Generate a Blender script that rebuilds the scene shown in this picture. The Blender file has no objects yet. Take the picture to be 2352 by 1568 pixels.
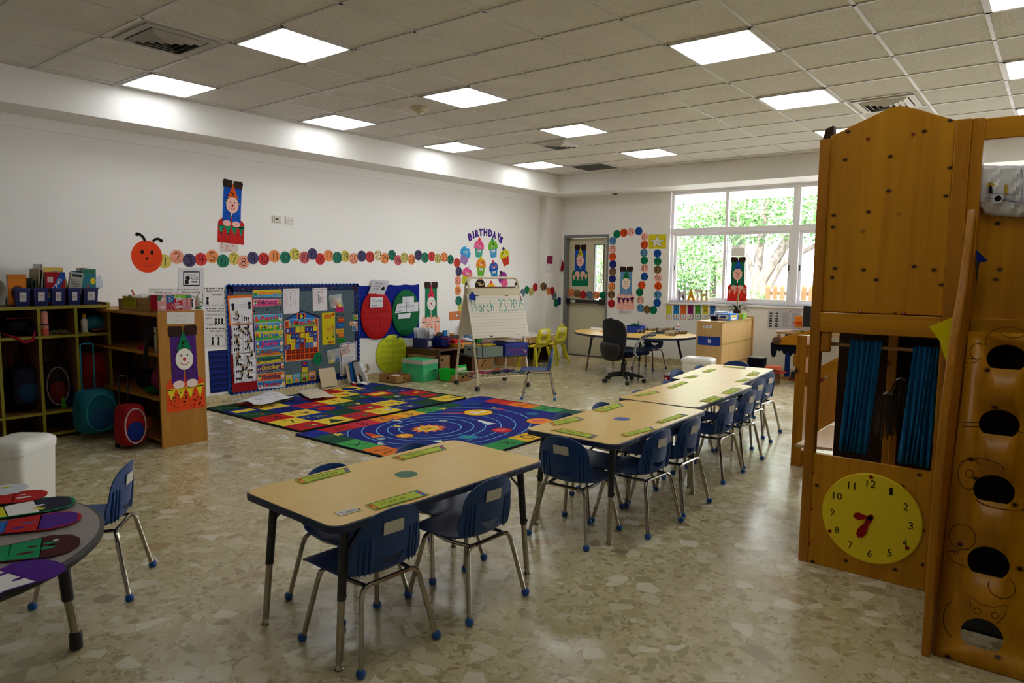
import bpy, bmesh, math, random
from mathutils import Vector, Matrix
PI = math.pi
scene = bpy.context.scene
COL = scene.collection
random.seed(4)

# ---------------------------------------------------------------- camera
YAW, PIT, ROL, FPX, HC = -.663626547, -.0991149013, .0104559269, 1603.03493, 1.45
_f = Vector((math.sin(YAW)*math.cos(PIT), math.cos(YAW)*math.cos(PIT), math.sin(PIT)))
_r = _f.cross(Vector((0, 0, 1))).normalized(); _u = _r.cross(_f)
RT = _r*math.cos(ROL) + _u*math.sin(ROL); UP = -_r*math.sin(ROL) + _u*math.cos(ROL)
CAM = Vector((0, 0, HC))
cd = bpy.data.cameras.new('camera'); cam = bpy.data.objects.new('camera', cd); COL.objects.link(cam)
cd.sensor_width = 36; cd.lens = FPX/2352*36; cd.clip_start = .05; cd.clip_end = 200
cam.matrix_world = Matrix(((RT.x, UP.x, -_f.x, 0), (RT.y, UP.y, -_f.y, 0), (RT.z, UP.z, -_f.z, HC), (0, 0, 0, 1)))
cd.dof.use_dof = True; cd.dof.focus_distance = 7.5; cd.dof.aperture_fstop = 7
scene.camera = cam

# ---------------------------------------------------------------- light and exposure
vs = scene.view_settings
vs.view_transform = 'Standard'; vs.look = 'None'; vs.gamma = 1; vs.use_curve_mapping = False
vs.exposure = 1.08
PANEL_STRENGTH = 3.0
world = bpy.data.worlds.new('sky'); scene.world = world; world.use_nodes = True
bg = world.node_tree.nodes['Background']
bg.inputs[0].default_value = (.93, .965, 1, 1); bg.inputs[1].default_value = 6.0
sl = bpy.data.lights.new('sun', 'SUN'); sl.energy = 8.0; sl.angle = .02; sl.color = (1, .95, .86)
so = bpy.data.objects.new('sun', sl); COL.objects.link(so)
so.rotation_euler = (math.radians(38), math.radians(14), 0)      # shines away from the building onto the garden
scene.cycles.use_denoising = True
scene.cycles.max_bounces = 8; scene.cycles.diffuse_bounces = 5; scene.cycles.glossy_bounces = 4
scene.cycles.transparent_max_bounces = 12; scene.cycles.sample_clamp_indirect = 6
scene.cycles.caustics_reflective = False; scene.cycles.caustics_refractive = False

# ---------------------------------------------------------------- points of the photograph on real planes
def ray(x, y): return RT*((x-1176)/FPX) + UP*(-(y-784)/FPX) + _f
def atz(x, y, z): d = ray(x, y); return CAM + d*((z-HC)/d.z)
def atx(x, y, X): d = ray(x, y); return CAM + d*(X/d.x)
def aty(x, y, Y): d = ray(x, y); return CAM + d*(Y/d.y)
XL, YB, ZC, ZS = -7.13, 10.34, 3.044, 2.746
XS, YS = -6.66, 9.74            # soffit faces
XR, YF = 2.95, -3.2

# ---------------------------------------------------------------- materials
def lin(c):
    def f(v):
        v = v/255 if v > 1 else v
        return v/12.92 if v <= .04045 else ((v+.055)/1.055)**2.4
    return (f(c[0]), f(c[1]), f(c[2]), 1)
MATS = {}
def mat(name, col=(200, 200, 200), rough=.6, metal=0., spec=.5, emit=None, estr=1.):
    if name in MATS: return MATS[name]
    m = bpy.data.materials.new(name); m.use_nodes = True
    b = m.node_tree.nodes['Principled BSDF']
    b.inputs['Base Color'].default_value = lin(col); b.inputs['Roughness'].default_value = rough
    b.inputs['Metallic'].default_value = metal; b.inputs['Specular IOR Level'].default_value = spec
    if emit: b.inputs['Emission Color'].default_value = lin(emit); b.inputs['Emission Strength'].default_value = estr
    MATS[name] = m
    return m
def C(col, rough=.65):
    """plain coloured paper, paint or plastic"""
    if isinstance(col, bpy.types.Material): return col
    if isinstance(col, str): return MATS[col]
    n = 'colour_%02x%02x%02x_%d' % (*[int(v) for v in col], int(rough*100))
    return mat(n, [max(v, 1.01) for v in col], rough, 0., .5 if rough < .6 else .12)
class N:
    def __init__(s, m): s.t = m.node_tree; s.b = s.t.nodes['Principled BSDF']
    def n(s, typ, **k):
        q = s.t.nodes.new(typ)
        for a, v in k.items():
            if a.startswith('i_'): q.inputs[a[2:].replace('_', ' ')].default_value = v
            else: setattr(q, a, v)
        return q
    def l(s, a, b): s.t.links.new(a, b)
    def co(s, scale=(1, 1, 1), rot=(0, 0, 0), kind='Object'):
        c = s.n('ShaderNodeTexCoord'); m = s.n('ShaderNodeMapping'); m.inputs['Scale'].default_value = scale
        m.inputs['Rotation'].default_value = rot; s.l(c.outputs[kind], m.inputs[0]); return m.outputs[0]
    def ramp(s, fac, stops, interp='LINEAR'):
        r = s.n('ShaderNodeValToRGB'); r.color_ramp.interpolation = interp; e = r.color_ramp.elements
        while len(e) < len(stops): e.new(.5)
        for k, (p, c) in enumerate(stops): e[k].position = p; e[k].color = lin(c)
        s.l(fac, r.inputs[0]); return r.outputs[0]
    def mix(s, fac, a, b, typ='MIX'):
        x = s.n('ShaderNodeMix', data_type='RGBA', blend_type=typ)
        for sock, v in ((x.inputs[0], fac), (x.inputs[6], a), (x.inputs[7], b)):
            if isinstance(v, (int, float)): sock.default_value = v
            elif isinstance(v, tuple): sock.default_value = lin(v)
            else: s.l(v, sock)
        return x.outputs[2]
    def bump(s, h, strength=.3, dist=.01):
        q = s.n('ShaderNodeBump'); q.inputs['Strength'].default_value = strength; q.inputs['Distance'].default_value = dist
        s.l(h, q.inputs['Height']); s.l(q.outputs[0], s.b.inputs['Normal'])
def wood_mat(name, base, dark, axis=2, rough=.45, knots=0., fine=1., kcol=(50, 22, 6)):
    m = mat(name, base, rough, 0., .35); q = N(m)
    sc = [9., 9., 9.]; sc[axis] = .55
    v = q.co([a*fine for a in sc])
    no = q.n('ShaderNodeTexNoise', i_Scale=1.6, i_Detail=6., i_Roughness=.6, i_Distortion=.6); q.l(v, no.inputs['Vector'])
    c = q.ramp(no.outputs[0], [(.35, dark), (.62, base)])
    sc2 = [60., 60., 60.]; sc2[axis] = 1.5
    n2 = q.n('ShaderNodeTexNoise', i_Scale=1.5, i_Detail=3.); q.l(q.co(sc2), n2.inputs['Vector'])
    c = q.mix(.25, c, q.ramp(n2.outputs[0], [(.3, dark), (.7, base)]))
    if knots:
        k = [knots*1.2, 0, knots*1.2]; k[axis] = knots*1.75
        sx_ = q.n('ShaderNodeSeparateXYZ'); q.l(q.co((knots*1.3, knots*1.3, knots*1.7)), sx_.inputs[0]); cx_ = q.n('ShaderNodeCombineXYZ'); q.l(sx_.outputs[0], cx_.inputs[0]); q.l(sx_.outputs[2], cx_.inputs[1])
        vo = q.n('ShaderNodeTexVoronoi', voronoi_dimensions='2D', i_Scale=1., i_Randomness=1.); q.l(cx_.outputs[0], vo.inputs['Vector'])
        f = q.ramp(vo.outputs['Distance'], [(.045, (255, 255, 255)), (.075, (170, 170, 170)), (.12, (0, 0, 0))])
        vs_ = q.n('ShaderNodeSeparateColor'); q.l(vo.outputs['Color'], vs_.inputs[0])
        g = q.ramp(vs_.outputs[0], [(.30, (0, 0, 0)), (.34, (255, 255, 255))])
        c = q.mix(q.mix(1., f, g, 'MULTIPLY'), c, kcol)
    q.l(c, q.b.inputs['Base Color'])
    return m
# terrazzo of large broken marble pieces, polished
def terrazzo(name, tiles=True, rough=.2):
    m = mat(name, (180, 168, 140), rough, spec=.55); q = N(m)
    base = q.co((1, 1, 1))
    wn = q.n('ShaderNodeTexNoise', i_Scale=7., i_Detail=4.); q.l(base, wn.inputs['Vector'])
    w = q.n('ShaderNodeMixRGB', blend_type='ADD'); w.inputs[0].default_value = .055; q.l(base, w.inputs[1]); q.l(wn.outputs['Color'], w.inputs[2])
    warp = w.outputs[0]
    def vor(scale, feat='F1'):
        v = q.n('ShaderNodeTexVoronoi', i_Scale=scale, i_Randomness=1.); v.feature = feat; q.l(warp, v.inputs['Vector']); return v
    big, mid, sm = vor(12.5), vor(24.), vor(58.)
    def pick(v, k):
        s = q.n('ShaderNodeSeparateColor'); q.l(v.outputs['Color'], s.inputs[0]); return s.outputs[k]
    tone = [(0, (158, 143, 106)), (.15, (188, 173, 130)), (.4, (201, 187, 145)), (.7, (211, 198, 160)), (.9, (222, 213, 184)), (.97, (150, 120, 80))]
    cs = q.ramp(pick(sm, 0), tone, 'CONSTANT'); cm = q.ramp(pick(mid, 0), tone, 'CONSTANT')
    cb = q.ramp(pick(big, 0), [(0, (162, 146, 106)), (.12, (206, 193, 158)), (.4, (226, 216, 188)), (.75, (240, 232, 212)), (.94, (176, 146, 100)), (.98, (120, 92, 58))], 'CONSTANT')
    isb = q.ramp(pick(big, 1), [(.76, (0, 0, 0)), (.77, (255, 255, 255))]); ism = q.ramp(pick(mid, 1), [(.58, (0, 0, 0)), (.59, (255, 255, 255))])
    e1 = vor(12.5, 'DISTANCE_TO_EDGE'); e2 = vor(24., 'DISTANCE_TO_EDGE')
    k1 = q.ramp(e1.outputs['Distance'], [(.02, (0, 0, 0)), (.035, (255, 255, 255))]); k2 = q.ramp(e2.outputs['Distance'], [(.015, (0, 0, 0)), (.03, (255, 255, 255))])
    c = q.mix(q.mix(1., ism, k2, 'MULTIPLY'), cs, cm); c = q.mix(q.mix(1., isb, k1, 'MULTIPLY'), c, cb)
    st = q.n('ShaderNodeTexNoise', i_Scale=1.1, i_Detail=3.); q.l(base, st.inputs['Vector'])
    c = q.mix(.35, c, q.ramp(st.outputs[0], [(.35, (182, 168, 128)), (.65, (204, 192, 156))]))
    if tiles:
        br = q.n('ShaderNodeTexBrick', i_Scale=1., offset=0.)
        br.inputs['Mortar Size'].default_value = .0016; br.inputs['Mortar Smooth'].default_value = .1
        br.inputs['Brick Width'].default_value = .4; br.inputs['Row Height'].default_value = .4
        q.l(base, br.inputs['Vector']); f = q.ramp(br.outputs['Fac'], [(.4, (0, 0, 0)), (.6, (150, 150, 150))])
        c = q.mix(f, c, (150, 136, 104))
    q.l(c, q.b.inputs['Base Color'])
    rn = q.n('ShaderNodeTexNoise', i_Scale=2.5, i_Detail=4.); q.l(base, rn.inputs['Vector'])
    mr = q.n('ShaderNodeMapRange'); mr.inputs[1].default_value = .3; mr.inputs[2].default_value = .7; mr.inputs[3].default_value = rough*.75; mr.inputs[4].default_value = rough*1.5
    q.l(rn.outputs[0], mr.inputs[0]); q.l(mr.outputs[0], q.b.inputs['Roughness'])
    return m
terrazzo('terrazzo'); terrazzo('terrazzo_base', False, .3)
m = mat('wall_paint', (238, 236, 233), .55); q = N(m)
n_ = q.n('ShaderNodeTexNoise', i_Scale=90., i_Detail=3.); q.l(q.co(), n_.inputs['Vector']); q.bump(n_.outputs[0], .12, .004)
m = mat('ceiling_tile', (190, 180, 168), .9); q = N(m)
v_ = q.n('ShaderNodeTexVoronoi', i_Scale=95., i_Randomness=1.); q.l(q.co(), v_.inputs['Vector'])
n_ = q.n('ShaderNodeTexNoise', i_Scale=3., i_Detail=5.); q.l(q.co(), n_.inputs['Vector'])
c_ = q.ramp(v_.outputs['Distance'], [(.12, (146, 143, 136)), (.3, (224, 222, 215))])
q.l(q.mix(.3, c_, q.ramp(n_.outputs[0], [(.35, (206, 203, 194)), (.65, (228, 226, 220))])), q.b.inputs['Base Color']); q.bump(v_.outputs['Distance'], .4, .004)
mat('grid_metal', (205, 203, 200), .4); mat('white_plastic', (228, 226, 220), .4); mat('cream_metal', (214, 203, 172), .35)
mat('window_frame', (244, 243, 248), .3); mat('chrome', (168, 160, 146), .18, 1.); mat('black_metal', (28, 28, 32), .45); mat('black_plastic', (16, 16, 18), .5)
mat('door_paint', (205, 196, 168), .5); mat('grey_frame', (120, 122, 122), .45); mat('dark_fabric', (22, 23, 28), .9)
mat('chair_blue', (4, 58, 120), .42); mat('cap_blue', (20, 80, 160), .45); mat('edge_blue', (22, 38, 74), .45)
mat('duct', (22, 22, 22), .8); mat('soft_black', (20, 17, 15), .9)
mat('leaf_dark', (30, 62, 26), .5)
m = mat('light_panel', (255, 255, 255), .5, emit=(246, 250, 250), estr=PANEL_STRENGTH)
wood_mat('laminate', (230, 192, 100), (222, 180, 86), 1, .3)
wood_mat('maple', (206, 170, 112), (188, 148, 92), 2, .45)
wood_mat('shelf_wood', (182, 126, 40), (158, 106, 32), 2, .5)
wood_mat('shelf_wood_dark', (120, 84, 46), (100, 68, 36), 2, .55)
wood_mat('pine', (204, 142, 8), (178, 116, 5), 2, .42, knots=5.2)
wood_mat('pine_post', (184, 120, 10), (154, 94, 6), 2, .38, knots=2.)
wood_mat('pine_rail', (206, 144, 12), (176, 112, 8), 0, .42, knots=2.2)
wood_mat('pine_y', (172, 112, 28), (140, 86, 18), 1, .42, knots=2.2)
wood_mat('cabinet_brown', (92, 58, 34), (70, 42, 24), 2, .45)
wood_mat('crate_wood', (170, 128, 76), (146, 106, 60), 0, .55)
wood_mat('bark', (128, 120, 112), (92, 84, 78), 2, .9)
wood_mat('fence_wood', (156, 124, 86), (136, 104, 68), 2, .7)
m = bpy.data.materials.new('window_glass'); m.use_nodes = True; MATS['window_glass'] = m
t_ = m.node_tree; t_.nodes.clear(); o_ = t_.nodes.new('ShaderNodeOutputMaterial'); a_ = t_.nodes.new('ShaderNodeBsdfTransparent'); g_ = t_.nodes.new('ShaderNodeBsdfGlossy')
g_.inputs['Roughness'].default_value = .02; x_ = t_.nodes.new('ShaderNodeMixShader'); x_.inputs[0].default_value = .05
t_.links.new(a_.outputs[0], x_.inputs[1]); t_.links.new(g_.outputs[0], x_.inputs[2]); t_.links.new(x_.outputs[0], o_.inputs[0])
m = bpy.data.materials.new('clear_bag'); m.use_nodes = True; MATS['clear_bag'] = m
t_ = m.node_tree; t_.nodes.clear(); o_ = t_.nodes.new('ShaderNodeOutputMaterial'); a_ = t_.nodes.new('ShaderNodeBsdfTransparent'); g_ = t_.nodes.new('ShaderNodeBsdfPrincipled')
g_.inputs['Base Color'].default_value = (.75, .78, .8, 1); g_.inputs['Roughness'].default_value = .15; x_ = t_.nodes.new('ShaderNodeMixShader'); x_.inputs[0].default_value = .4
t_.links.new(a_.outputs[0], x_.inputs[1]); t_.links.new(g_.outputs[0], x_.inputs[2]); t_.links.new(x_.outputs[0], o_.inputs[0])

# ---------------------------------------------------------------- mesh building
class MB:
    def __init__(s, m='white_plastic'): s.v = []; s.f = []; s.mi = []; s.mats = []; s.m(m)
    def m(s, m):
        m = C(m)
        if m not in s.mats: s.mats.append(m)
        s.cur = s.mats.index(m); return s
    def add(s, vs, fs):
        o = len(s.v); s.v += [Vector(p) for p in vs]
        for f in fs: s.f.append([i+o for i in f]); s.mi.append(s.cur)
        return s
    def box(s, a, b):
        x0, y0, z0 = [min(p, q) for p, q in zip(a, b)]; x1, y1, z1 = [max(p, q) for p, q in zip(a, b)]
        return s.add([(x0, y0, z0), (x1, y0, z0), (x1, y1, z0), (x0, y1, z0), (x0, y0, z1), (x1, y0, z1), (x1, y1, z1), (x0, y1, z1)],
                     [(0, 3, 2, 1), (4, 5, 6, 7), (0, 1, 5, 4), (1, 2, 6, 5), (2, 3, 7, 6), (3, 0, 4, 7)])
    def hexa(s, p):      # eight points: bottom ring, top ring
        return s.add(p, [(0, 3, 2, 1), (4, 5, 6, 7), (0, 1, 5, 4), (1, 2, 6, 5), (2, 3, 7, 6), (3, 0, 4, 7)])
    def prism(s, pts, d):
        pts = [Vector(p) for p in pts]; d = Vector(d); n = len(pts)
        return s.add(pts + [p+d for p in pts], [tuple(range(n))[::-1], tuple(range(n, 2*n))] + [(i, (i+1) % n, (i+1) % n+n, i+n) for i in range(n)])
    def poly(s, pts): return s.add(pts, [tuple(range(len(pts)))])
    def tube(s, path, r, n=10, cap=True):
        path = [Vector(p) for p in path]; rs = r if isinstance(r, (list, tuple)) else [r]*len(path)
        base = len(s.v); up = None; vs = []; fs = []
        for i, p in enumerate(path):
            d = (path[min(i+1, len(path)-1)] - path[max(i-1, 0)]).normalized()
            if up is None:
                up = Vector((0, 0, 1)) if abs(d.z) < .9 else Vector((1, 0, 0))
            a = (up - d*up.dot(d)).normalized(); up = a; b = d.cross(a)
            for k in range(n): t = 2*PI*k/n; vs.append(p + (a*math.cos(t)+b*math.sin(t))*rs[i])
        for i in range(len(path)-1):
            for k in range(n): fs.append((i*n+k, i*n+(k+1) % n, (i+1)*n+(k+1) % n, (i+1)*n+k))
        if cap: fs += [tuple(range(n))[::-1], tuple(range((len(path)-1)*n, len(path)*n))]
        return s.add(vs, fs)
    def lathe(s, prof, c=(0, 0, 0), n=20, sx=1, sy=1, axis=2):
        vs = []; fs = []; c = Vector(c)
        for r, z in prof:
            for k in range(n):
                t = 2*PI*k/n; p = (r*math.cos(t)*sx, r*math.sin(t)*sy, z)
                if axis == 0: p = (p[2], p[0], p[1])
                if axis == 1: p = (p[0], p[2], p[1])
                vs.append(c+Vector(p))
        for i in range(len(prof)-1):
            for k in range(n): fs.append((i*n+k, i*n+(k+1) % n, (i+1)*n+(k+1) % n, (i+1)*n+k))
        fs += [tuple(range(n))[::-1], tuple(range((len(prof)-1)*n, len(prof)*n))]
        return s.add(vs, fs)
    def ball(s, c, r, n=12):
        r = Vector(r) if hasattr(r, '__len__') else Vector((r, r, r)); c = Vector(c); vs = []; fs = []; h = n//2
        for i in range(1, h):
            a = PI*i/h
            for k in range(n): t = 2*PI*k/n; vs.append(c+Vector((r.x*math.sin(a)*math.cos(t), r.y*math.sin(a)*math.sin(t), r.z*math.cos(a))))
        vs += [c+Vector((0, 0, r.z)), c-Vector((0, 0, r.z))]; T = len(vs)-2; B = T+1
        for i in range(h-2):
            for k in range(n): fs.append((i*n+k, (i+1)*n+k, (i+1)*n+(k+1) % n, i*n+(k+1) % n))
        for k in range(n): fs.append((T, k, (k+1) % n)); fs.append((B, (h-2)*n+(k+1) % n, (h-2)*n+k))
        return s.add(vs, fs)
    def grid(s, rows, closed=False):
        n = len(rows[0]); vs = [p for r in rows for p in r]; fs = []
        for i in range(len(rows)-1):
            for k in range(n if closed else n-1): fs.append((i*n+k, i*n+(k+1) % n, (i+1)*n+(k+1) % n, (i+1)*n+k))
        return s.add(vs, fs)
    def rot(s, M, start=0):
        for i in range(start, len(s.v)): s.v[i] = M @ s.v[i]
        return s
def wpos(o):
    p = Vector((0, 0, 0))
    while o: p += o.location; o = o.parent
    return p
def obj(name, mb, parent=None, loc=None, bevel=0, smooth=True, label=None, bake=None, origin=True):
    """one mesh object; mb is in world space; the origin goes to the base of the shape"""
    me = bpy.data.meshes.new(name)
    off = Vector(loc) if loc is not None else (wpos(parent) if parent else None)
    if off is None:
        xs = [v.x for v in mb.v]; ys = [v.y for v in mb.v]; zs = [v.z for v in mb.v]
        off = Vector(((min(xs)+max(xs))/2, (min(ys)+max(ys))/2, min(zs)))
    me.from_pydata([v-off for v in mb.v], [], mb.f)
    for m_ in mb.mats: me.materials.append(m_)
    me.polygons.foreach_set('material_index', mb.mi)
    if smooth:
        me.polygons.foreach_set('use_smooth', [True]*len(me.polygons)); me.update()
        try: me.set_sharp_from_angle(angle=math.radians(35))
        except Exception: pass
    o = bpy.data.objects.new(name, me); COL.objects.link(o)
    if parent: o.parent = parent; o.location = off - wpos(parent)
    else: o.location = off
    if label: o['label'] = label
    if bevel:
        b = o.modifiers.new('bevel', 'BEVEL'); b.width = bevel; b.segments = 2; b.limit_method = 'ANGLE'; b.angle_limit = math.radians(40)
    return o
def bake(o):
    dg = bpy.context.evaluated_depsgraph_get(); me = bpy.data.meshes.new_from_object(o.evaluated_get(dg)); o.modifiers.clear(); o.data = me
def tag(o, label, cat, group=None, kind=None):
    if kind: o['kind'] = kind
    o['label'] = label; o['category'] = cat
    if group: o['group'] = group
    return o
def thing(name, label, cat, loc, rz=0, group=None):
    o = bpy.data.objects.new(name, None); COL.objects.link(o); o.location = loc; o.rotation_euler = (0, 0, rz); o.empty_display_size = .1
    return tag(o, label, cat, group)
def struct(name, mb, parent=None, bevel=0, smooth=True):
    o = obj(name, mb, parent, loc=(0, 0, 0) if not parent else None, bevel=bevel, smooth=smooth)
    if not parent: o['kind'] = 'structure'
    return o
CH = {}
def dup(o, loc=None, rz=None, label=None, parent=None, skip=()):
    c = o.copy(); COL.objects.link(c)
    if parent: c.parent = parent
    if loc is not None: c.location = loc
    if rz is not None: c.rotation_euler = (0, 0, rz)
    if label: c['label'] = label
    for ch in list(o.children):
        if ch.name.split('.')[0] not in skip: dup(ch, parent=c)
    return c

# ---------------------------------------------------------------- drawing on surfaces
class PL:      # a plane: origin, u, v, normal
    def __init__(s, o, u, v): s.o, s.u, s.v = Vector(o), Vector(u).normalized(), Vector(v).normalized(); s.n = s.u.cross(s.v)
    def px(s, x, y):
        d = ray(x, y); t = (s.o-CAM).dot(s.n)/d.dot(s.n); return CAM+d*t
LEFT = PL((XL, 0, 0), (0, 1, 0), (0, 0, 1)); BACK = PL((0, YB, 0), (1, 0, 0), (0, 0, 1)); FLOOR = PL((0, 0, 0), (0, 1, 0), (-1, 0, 0))
def fplane(pl, c, rot=0, s=1.):
    """local 2D (x right, y up), metres times s, centred at world point c"""
    c = Vector(c); ca, sa = math.cos(rot), math.sin(rot)
    def f(x, y, off): return c + pl.u*((x*ca-y*sa)*s) + pl.v*((x*sa+y*ca)*s) + pl.n*off
    return f
def fquad(P, n=None):
    """unit square mapped on the quad TL, TR, BR, BL of world points"""
    a, b, c, d = [Vector(p) for p in P]; n = n or (b-a).cross(a-d).normalized()
    def f(x, y, off): return (d*(1-x)+c*x)*(1-y) + (a*(1-x)+b*x)*y + n*off
    f.asp = ((b-a).length+(c-d).length)/((a-d).length+(b-c).length)
    return f
def qpx(pl, x0, y0, x1, y1): return fquad([pl.px(x0, y0), pl.px(x1, y0), pl.px(x1, y1), pl.px(x0, y1)], pl.n)
def qpx4(pl, *p): return fquad([pl.px(*q) for q in p], pl.n)
TXT = {}
def text_geo(s, bold):
    if (s, bold) not in TXT:
        cu = bpy.data.curves.new('t', 'FONT'); cu.body = s; cu.resolution_u = 2; cu.offset = bold
        o = bpy.data.objects.new('t', cu); COL.objects.link(o); bpy.context.view_layer.update()
        me = bpy.data.meshes.new_from_object(o.evaluated_get(bpy.context.evaluated_depsgraph_get()))
        vs = [(v.co.x, v.co.y) for v in me.vertices]; fs = [tuple(p.vertices) for p in me.polygons]
        bpy.data.objects.remove(o); bpy.data.meshes.remove(me)
        xs = [p[0] for p in vs] or [0]; ys = [p[1] for p in vs] or [0]
        TXT[(s, bold)] = (vs, fs, min(xs), max(xs), min(ys), max(ys))
    return TXT[(s, bold)]
def arc(cx, cy, rx, ry, a0, a1, n=7): return [(cx+rx*math.cos(math.radians(a0+(a1-a0)*i/n)), cy+ry*math.sin(math.radians(a0+(a1-a0)*i/n))) for i in range(n+1)]
SF = {
 '0': [arc(.3, .5, .26, .5, 90, 450, 12)], '1': [[(.3, 1), (.3, 0)]], '2': [arc(.3, .72, .25, .28, 160, -20, 7)+[(.05, 0), (.6, .02)]],
 '3': [arc(.27, .76, .25, .24, 150, -80, 7), arc(.27, .26, .3, .28, 85, -150, 8)], '4': [[(.1, 1), (.02, .45), (.58, .45)], [(.45, .95), (.45, 0)]],
 '5': [[(.12, 1), (.08, .58)]+arc(.26, .3, .3, .3, 110, -150, 8), [(.12, 1), (.55, 1)]], '6': [[(.4, 1), (.12, .6)]+arc(.3, .27, .25, .27, 165, 525, 10)],
 '7': [[(.02, 1), (.58, 1), (.22, 0)]], '8': [arc(.3, .76, .2, .24, -90, 270, 10), arc(.3, .26, .25, .26, 90, 450, 10)],
 '9': [arc(.28, .72, .22, .26, 0, 360, 10)+[(.48, .7), (.44, 0)]],
 'C': [arc(.35, .5, .32, .5, 60, 300, 9)], 'M': [[(.0, 0), (.08, 1), (.36, .3), (.64, 1), (.75, 0)]], 'S': [arc(.3, .75, .24, .25, 50, 270, 7)+arc(.3, .25, .26, .25, 90, -140, 7)],
 'T': [[(0, 1), (.6, 1)], [(.3, 1), (.3, 0)]], 'O': [arc(.35, .5, .33, .5, 90, 450, 12)], 'J': [[(.4, 1), (.4, .15)]+arc(.22, .16, .18, .16, 0, -160, 5)],
 'L': [[(.05, 1), (.05, 0), (.5, 0)]], 'W': [[(0, 1), (.18, 0), (.38, .8), (.58, 0), (.76, 1)]], 'P': [[(.05, 0), (.05, 1)], arc(.1, .74, .36, .26, 90, -90, 7)],
 'a': [arc(.25, .25, .22, .25, 40, 400, 10), [(.47, .5), (.48, 0)]], 'b': [[(.05, 1), (.05, 0)], arc(.25, .25, .22, .25, 0, 360, 9)], 'c': [arc(.25, .25, .22, .25, 50, 310, 7)],
 'd': [arc(.22, .25, .2, .25, 0, 360, 9), [(.44, 1), (.44, 0)]], 'e': [[(.05, .27), (.45, .3)]+arc(.25, .25, .22, .25, 20, 310, 8)], 'f': [arc(.32, .82, .14, .18, 60, 180, 5)+[(.18, 0)], [(.03, .5), (.38, .5)]],
 'g': [arc(.22, .25, .2, .25, 0, 360, 9), [(.42, .5), (.42, -.2)]+arc(.25, -.2, .17, .16, 0, -160, 5)], 'h': [[(.05, 1), (.05, 0)], [(.05, .25)]+arc(.24, .3, .17, .2, 160, 0, 5)+[(.42, 0)]],
 'i': [[(.08, .5), (.08, 0)], [(.08, .68), (.09, .72)]], 'l': [[(.08, 1), (.08, 0)]], 'n': [[(.05, .5), (.05, 0)], [(.05, .25)]+arc(.24, .3, .17, .2, 160, 0, 5)+[(.42, 0)]],
 'o': [arc(.25, .25, .22, .25, 0, 360, 9)], 'p': [[(.05, .5), (.05, -.35)], arc(.25, .25, .22, .25, 0, 360, 9)], 'r': [[(.05, .5), (.05, 0)], [(.05, .2)]+arc(.22, .32, .16, .18, 160, 40, 4)],
 's': [arc(.2, .37, .13, .13, 50, 270, 5)+arc(.2, .12, .14, .12, 90, -140, 5)], 't': [[(.15, .85), (.15, 0)], [(0, .52), (.35, .52)]], 'u': [[(.05, .5)]+arc(.22, .2, .17, .2, 180, 360, 5)+[(.42, .5), (.43, 0)]],
 'w': [[(0, .5), (.12, 0), (.26, .42), (.4, 0), (.52, .5)]], 'v': [[(0, .5), (.18, 0), (.38, .5)]], 'y': [[(0, .5), (.2, .1)], [(.4, .5), (.1, -.35)]], 'm': [[(0, .5), (0, 0)], arc(.14, .3, .13, .2, 180, 0, 4)+[(.27, 0)], arc(.4, .3, .13, .2, 180, 0, 4)+[(.53, 0)]],
 'k': [[(.05, 1), (.05, 0)], [(.4, .5), (.06, .24), (.42, 0)]], 'x': [[(0, .5), (.4, 0)], [(.4, .5), (0, 0)]], ',': [[(.12, .05), (.04, -.15)]], '.': [[(.05, 0), (.07, .05)]], ' ': [],
 'A': [[(0, 0), (.3, 1), (.6, 0)], [(.1, .38), (.5, .38)]], 'B': [[(.05, 0), (.05, 1)], arc(.08, .76, .34, .24, 90, -90, 6), arc(.08, .27, .42, .27, 90, -90, 6)], 'D': [[(.05, 0), (.05, 1)], arc(.05, .5, .5, .5, 90, -90, 9)],
 'E': [[(.5, 1), (.05, 1), (.05, 0), (.5, 0)], [(.05, .52), (.42, .52)]], 'F': [[(.5, 1), (.05, 1), (.05, 0)], [(.05, .52), (.42, .52)]], 'G': [arc(.35, .5, .32, .5, 55, 350, 10)+[(.4, .45)]], 'H': [[(.03, 0), (.03, 1)], [(.57, 0), (.57, 1)], [(.03, .5), (.57, .5)]],
 'I': [[(.1, 1), (.5, 1)], [(.3, 1), (.3, 0)], [(.1, 0), (.5, 0)]], 'K': [[(.05, 0), (.05, 1)], [(.55, 1), (.06, .45), (.58, 0)]], 'Q': [arc(.35, .5, .33, .5, 90, 450, 12), [(.4, .25), (.72, -.05)]],
 'R': [[(.05, 0), (.05, 1)], arc(.08, .75, .4, .25, 90, -90, 6), [(.2, .5), (.55, 0)]], 'U': [[(.03, 1)]+arc(.3, .28, .27, .28, 180, 360, 7)+[(.57, 1)]], 'V': [[(0, 1), (.3, 0), (.6, 1)]], 'X': [[(0, 0), (.6, 1)], [(0, 1), (.6, 0)]],
 'Y': [[(0, 1), (.3, .5), (.6, 1)], [(.3, .5), (.3, 0)]], 'Z': [[(0, 1), (.6, 1), (0, 0), (.6, 0)]], 'N': [[(.03, 0), (.03, 1), (.57, 0), (.57, 1)]],
 'j': [[(.2, .5), (.2, -.2), (.02, -.3)]], 'z': [[(0, .5), (.36, .5), (0, 0), (.38, 0)]],
}
SW = {'M': .95, 'W': .95, 'C': .75, 'O': .85, 'i': .28, 'l': .28, 'r': .45, 't': .48, ' ': .4, ',': .25, '.': .22, 'w': .68, 'm': .7, 'f': .45, 's': .46, '1': .42}
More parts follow.
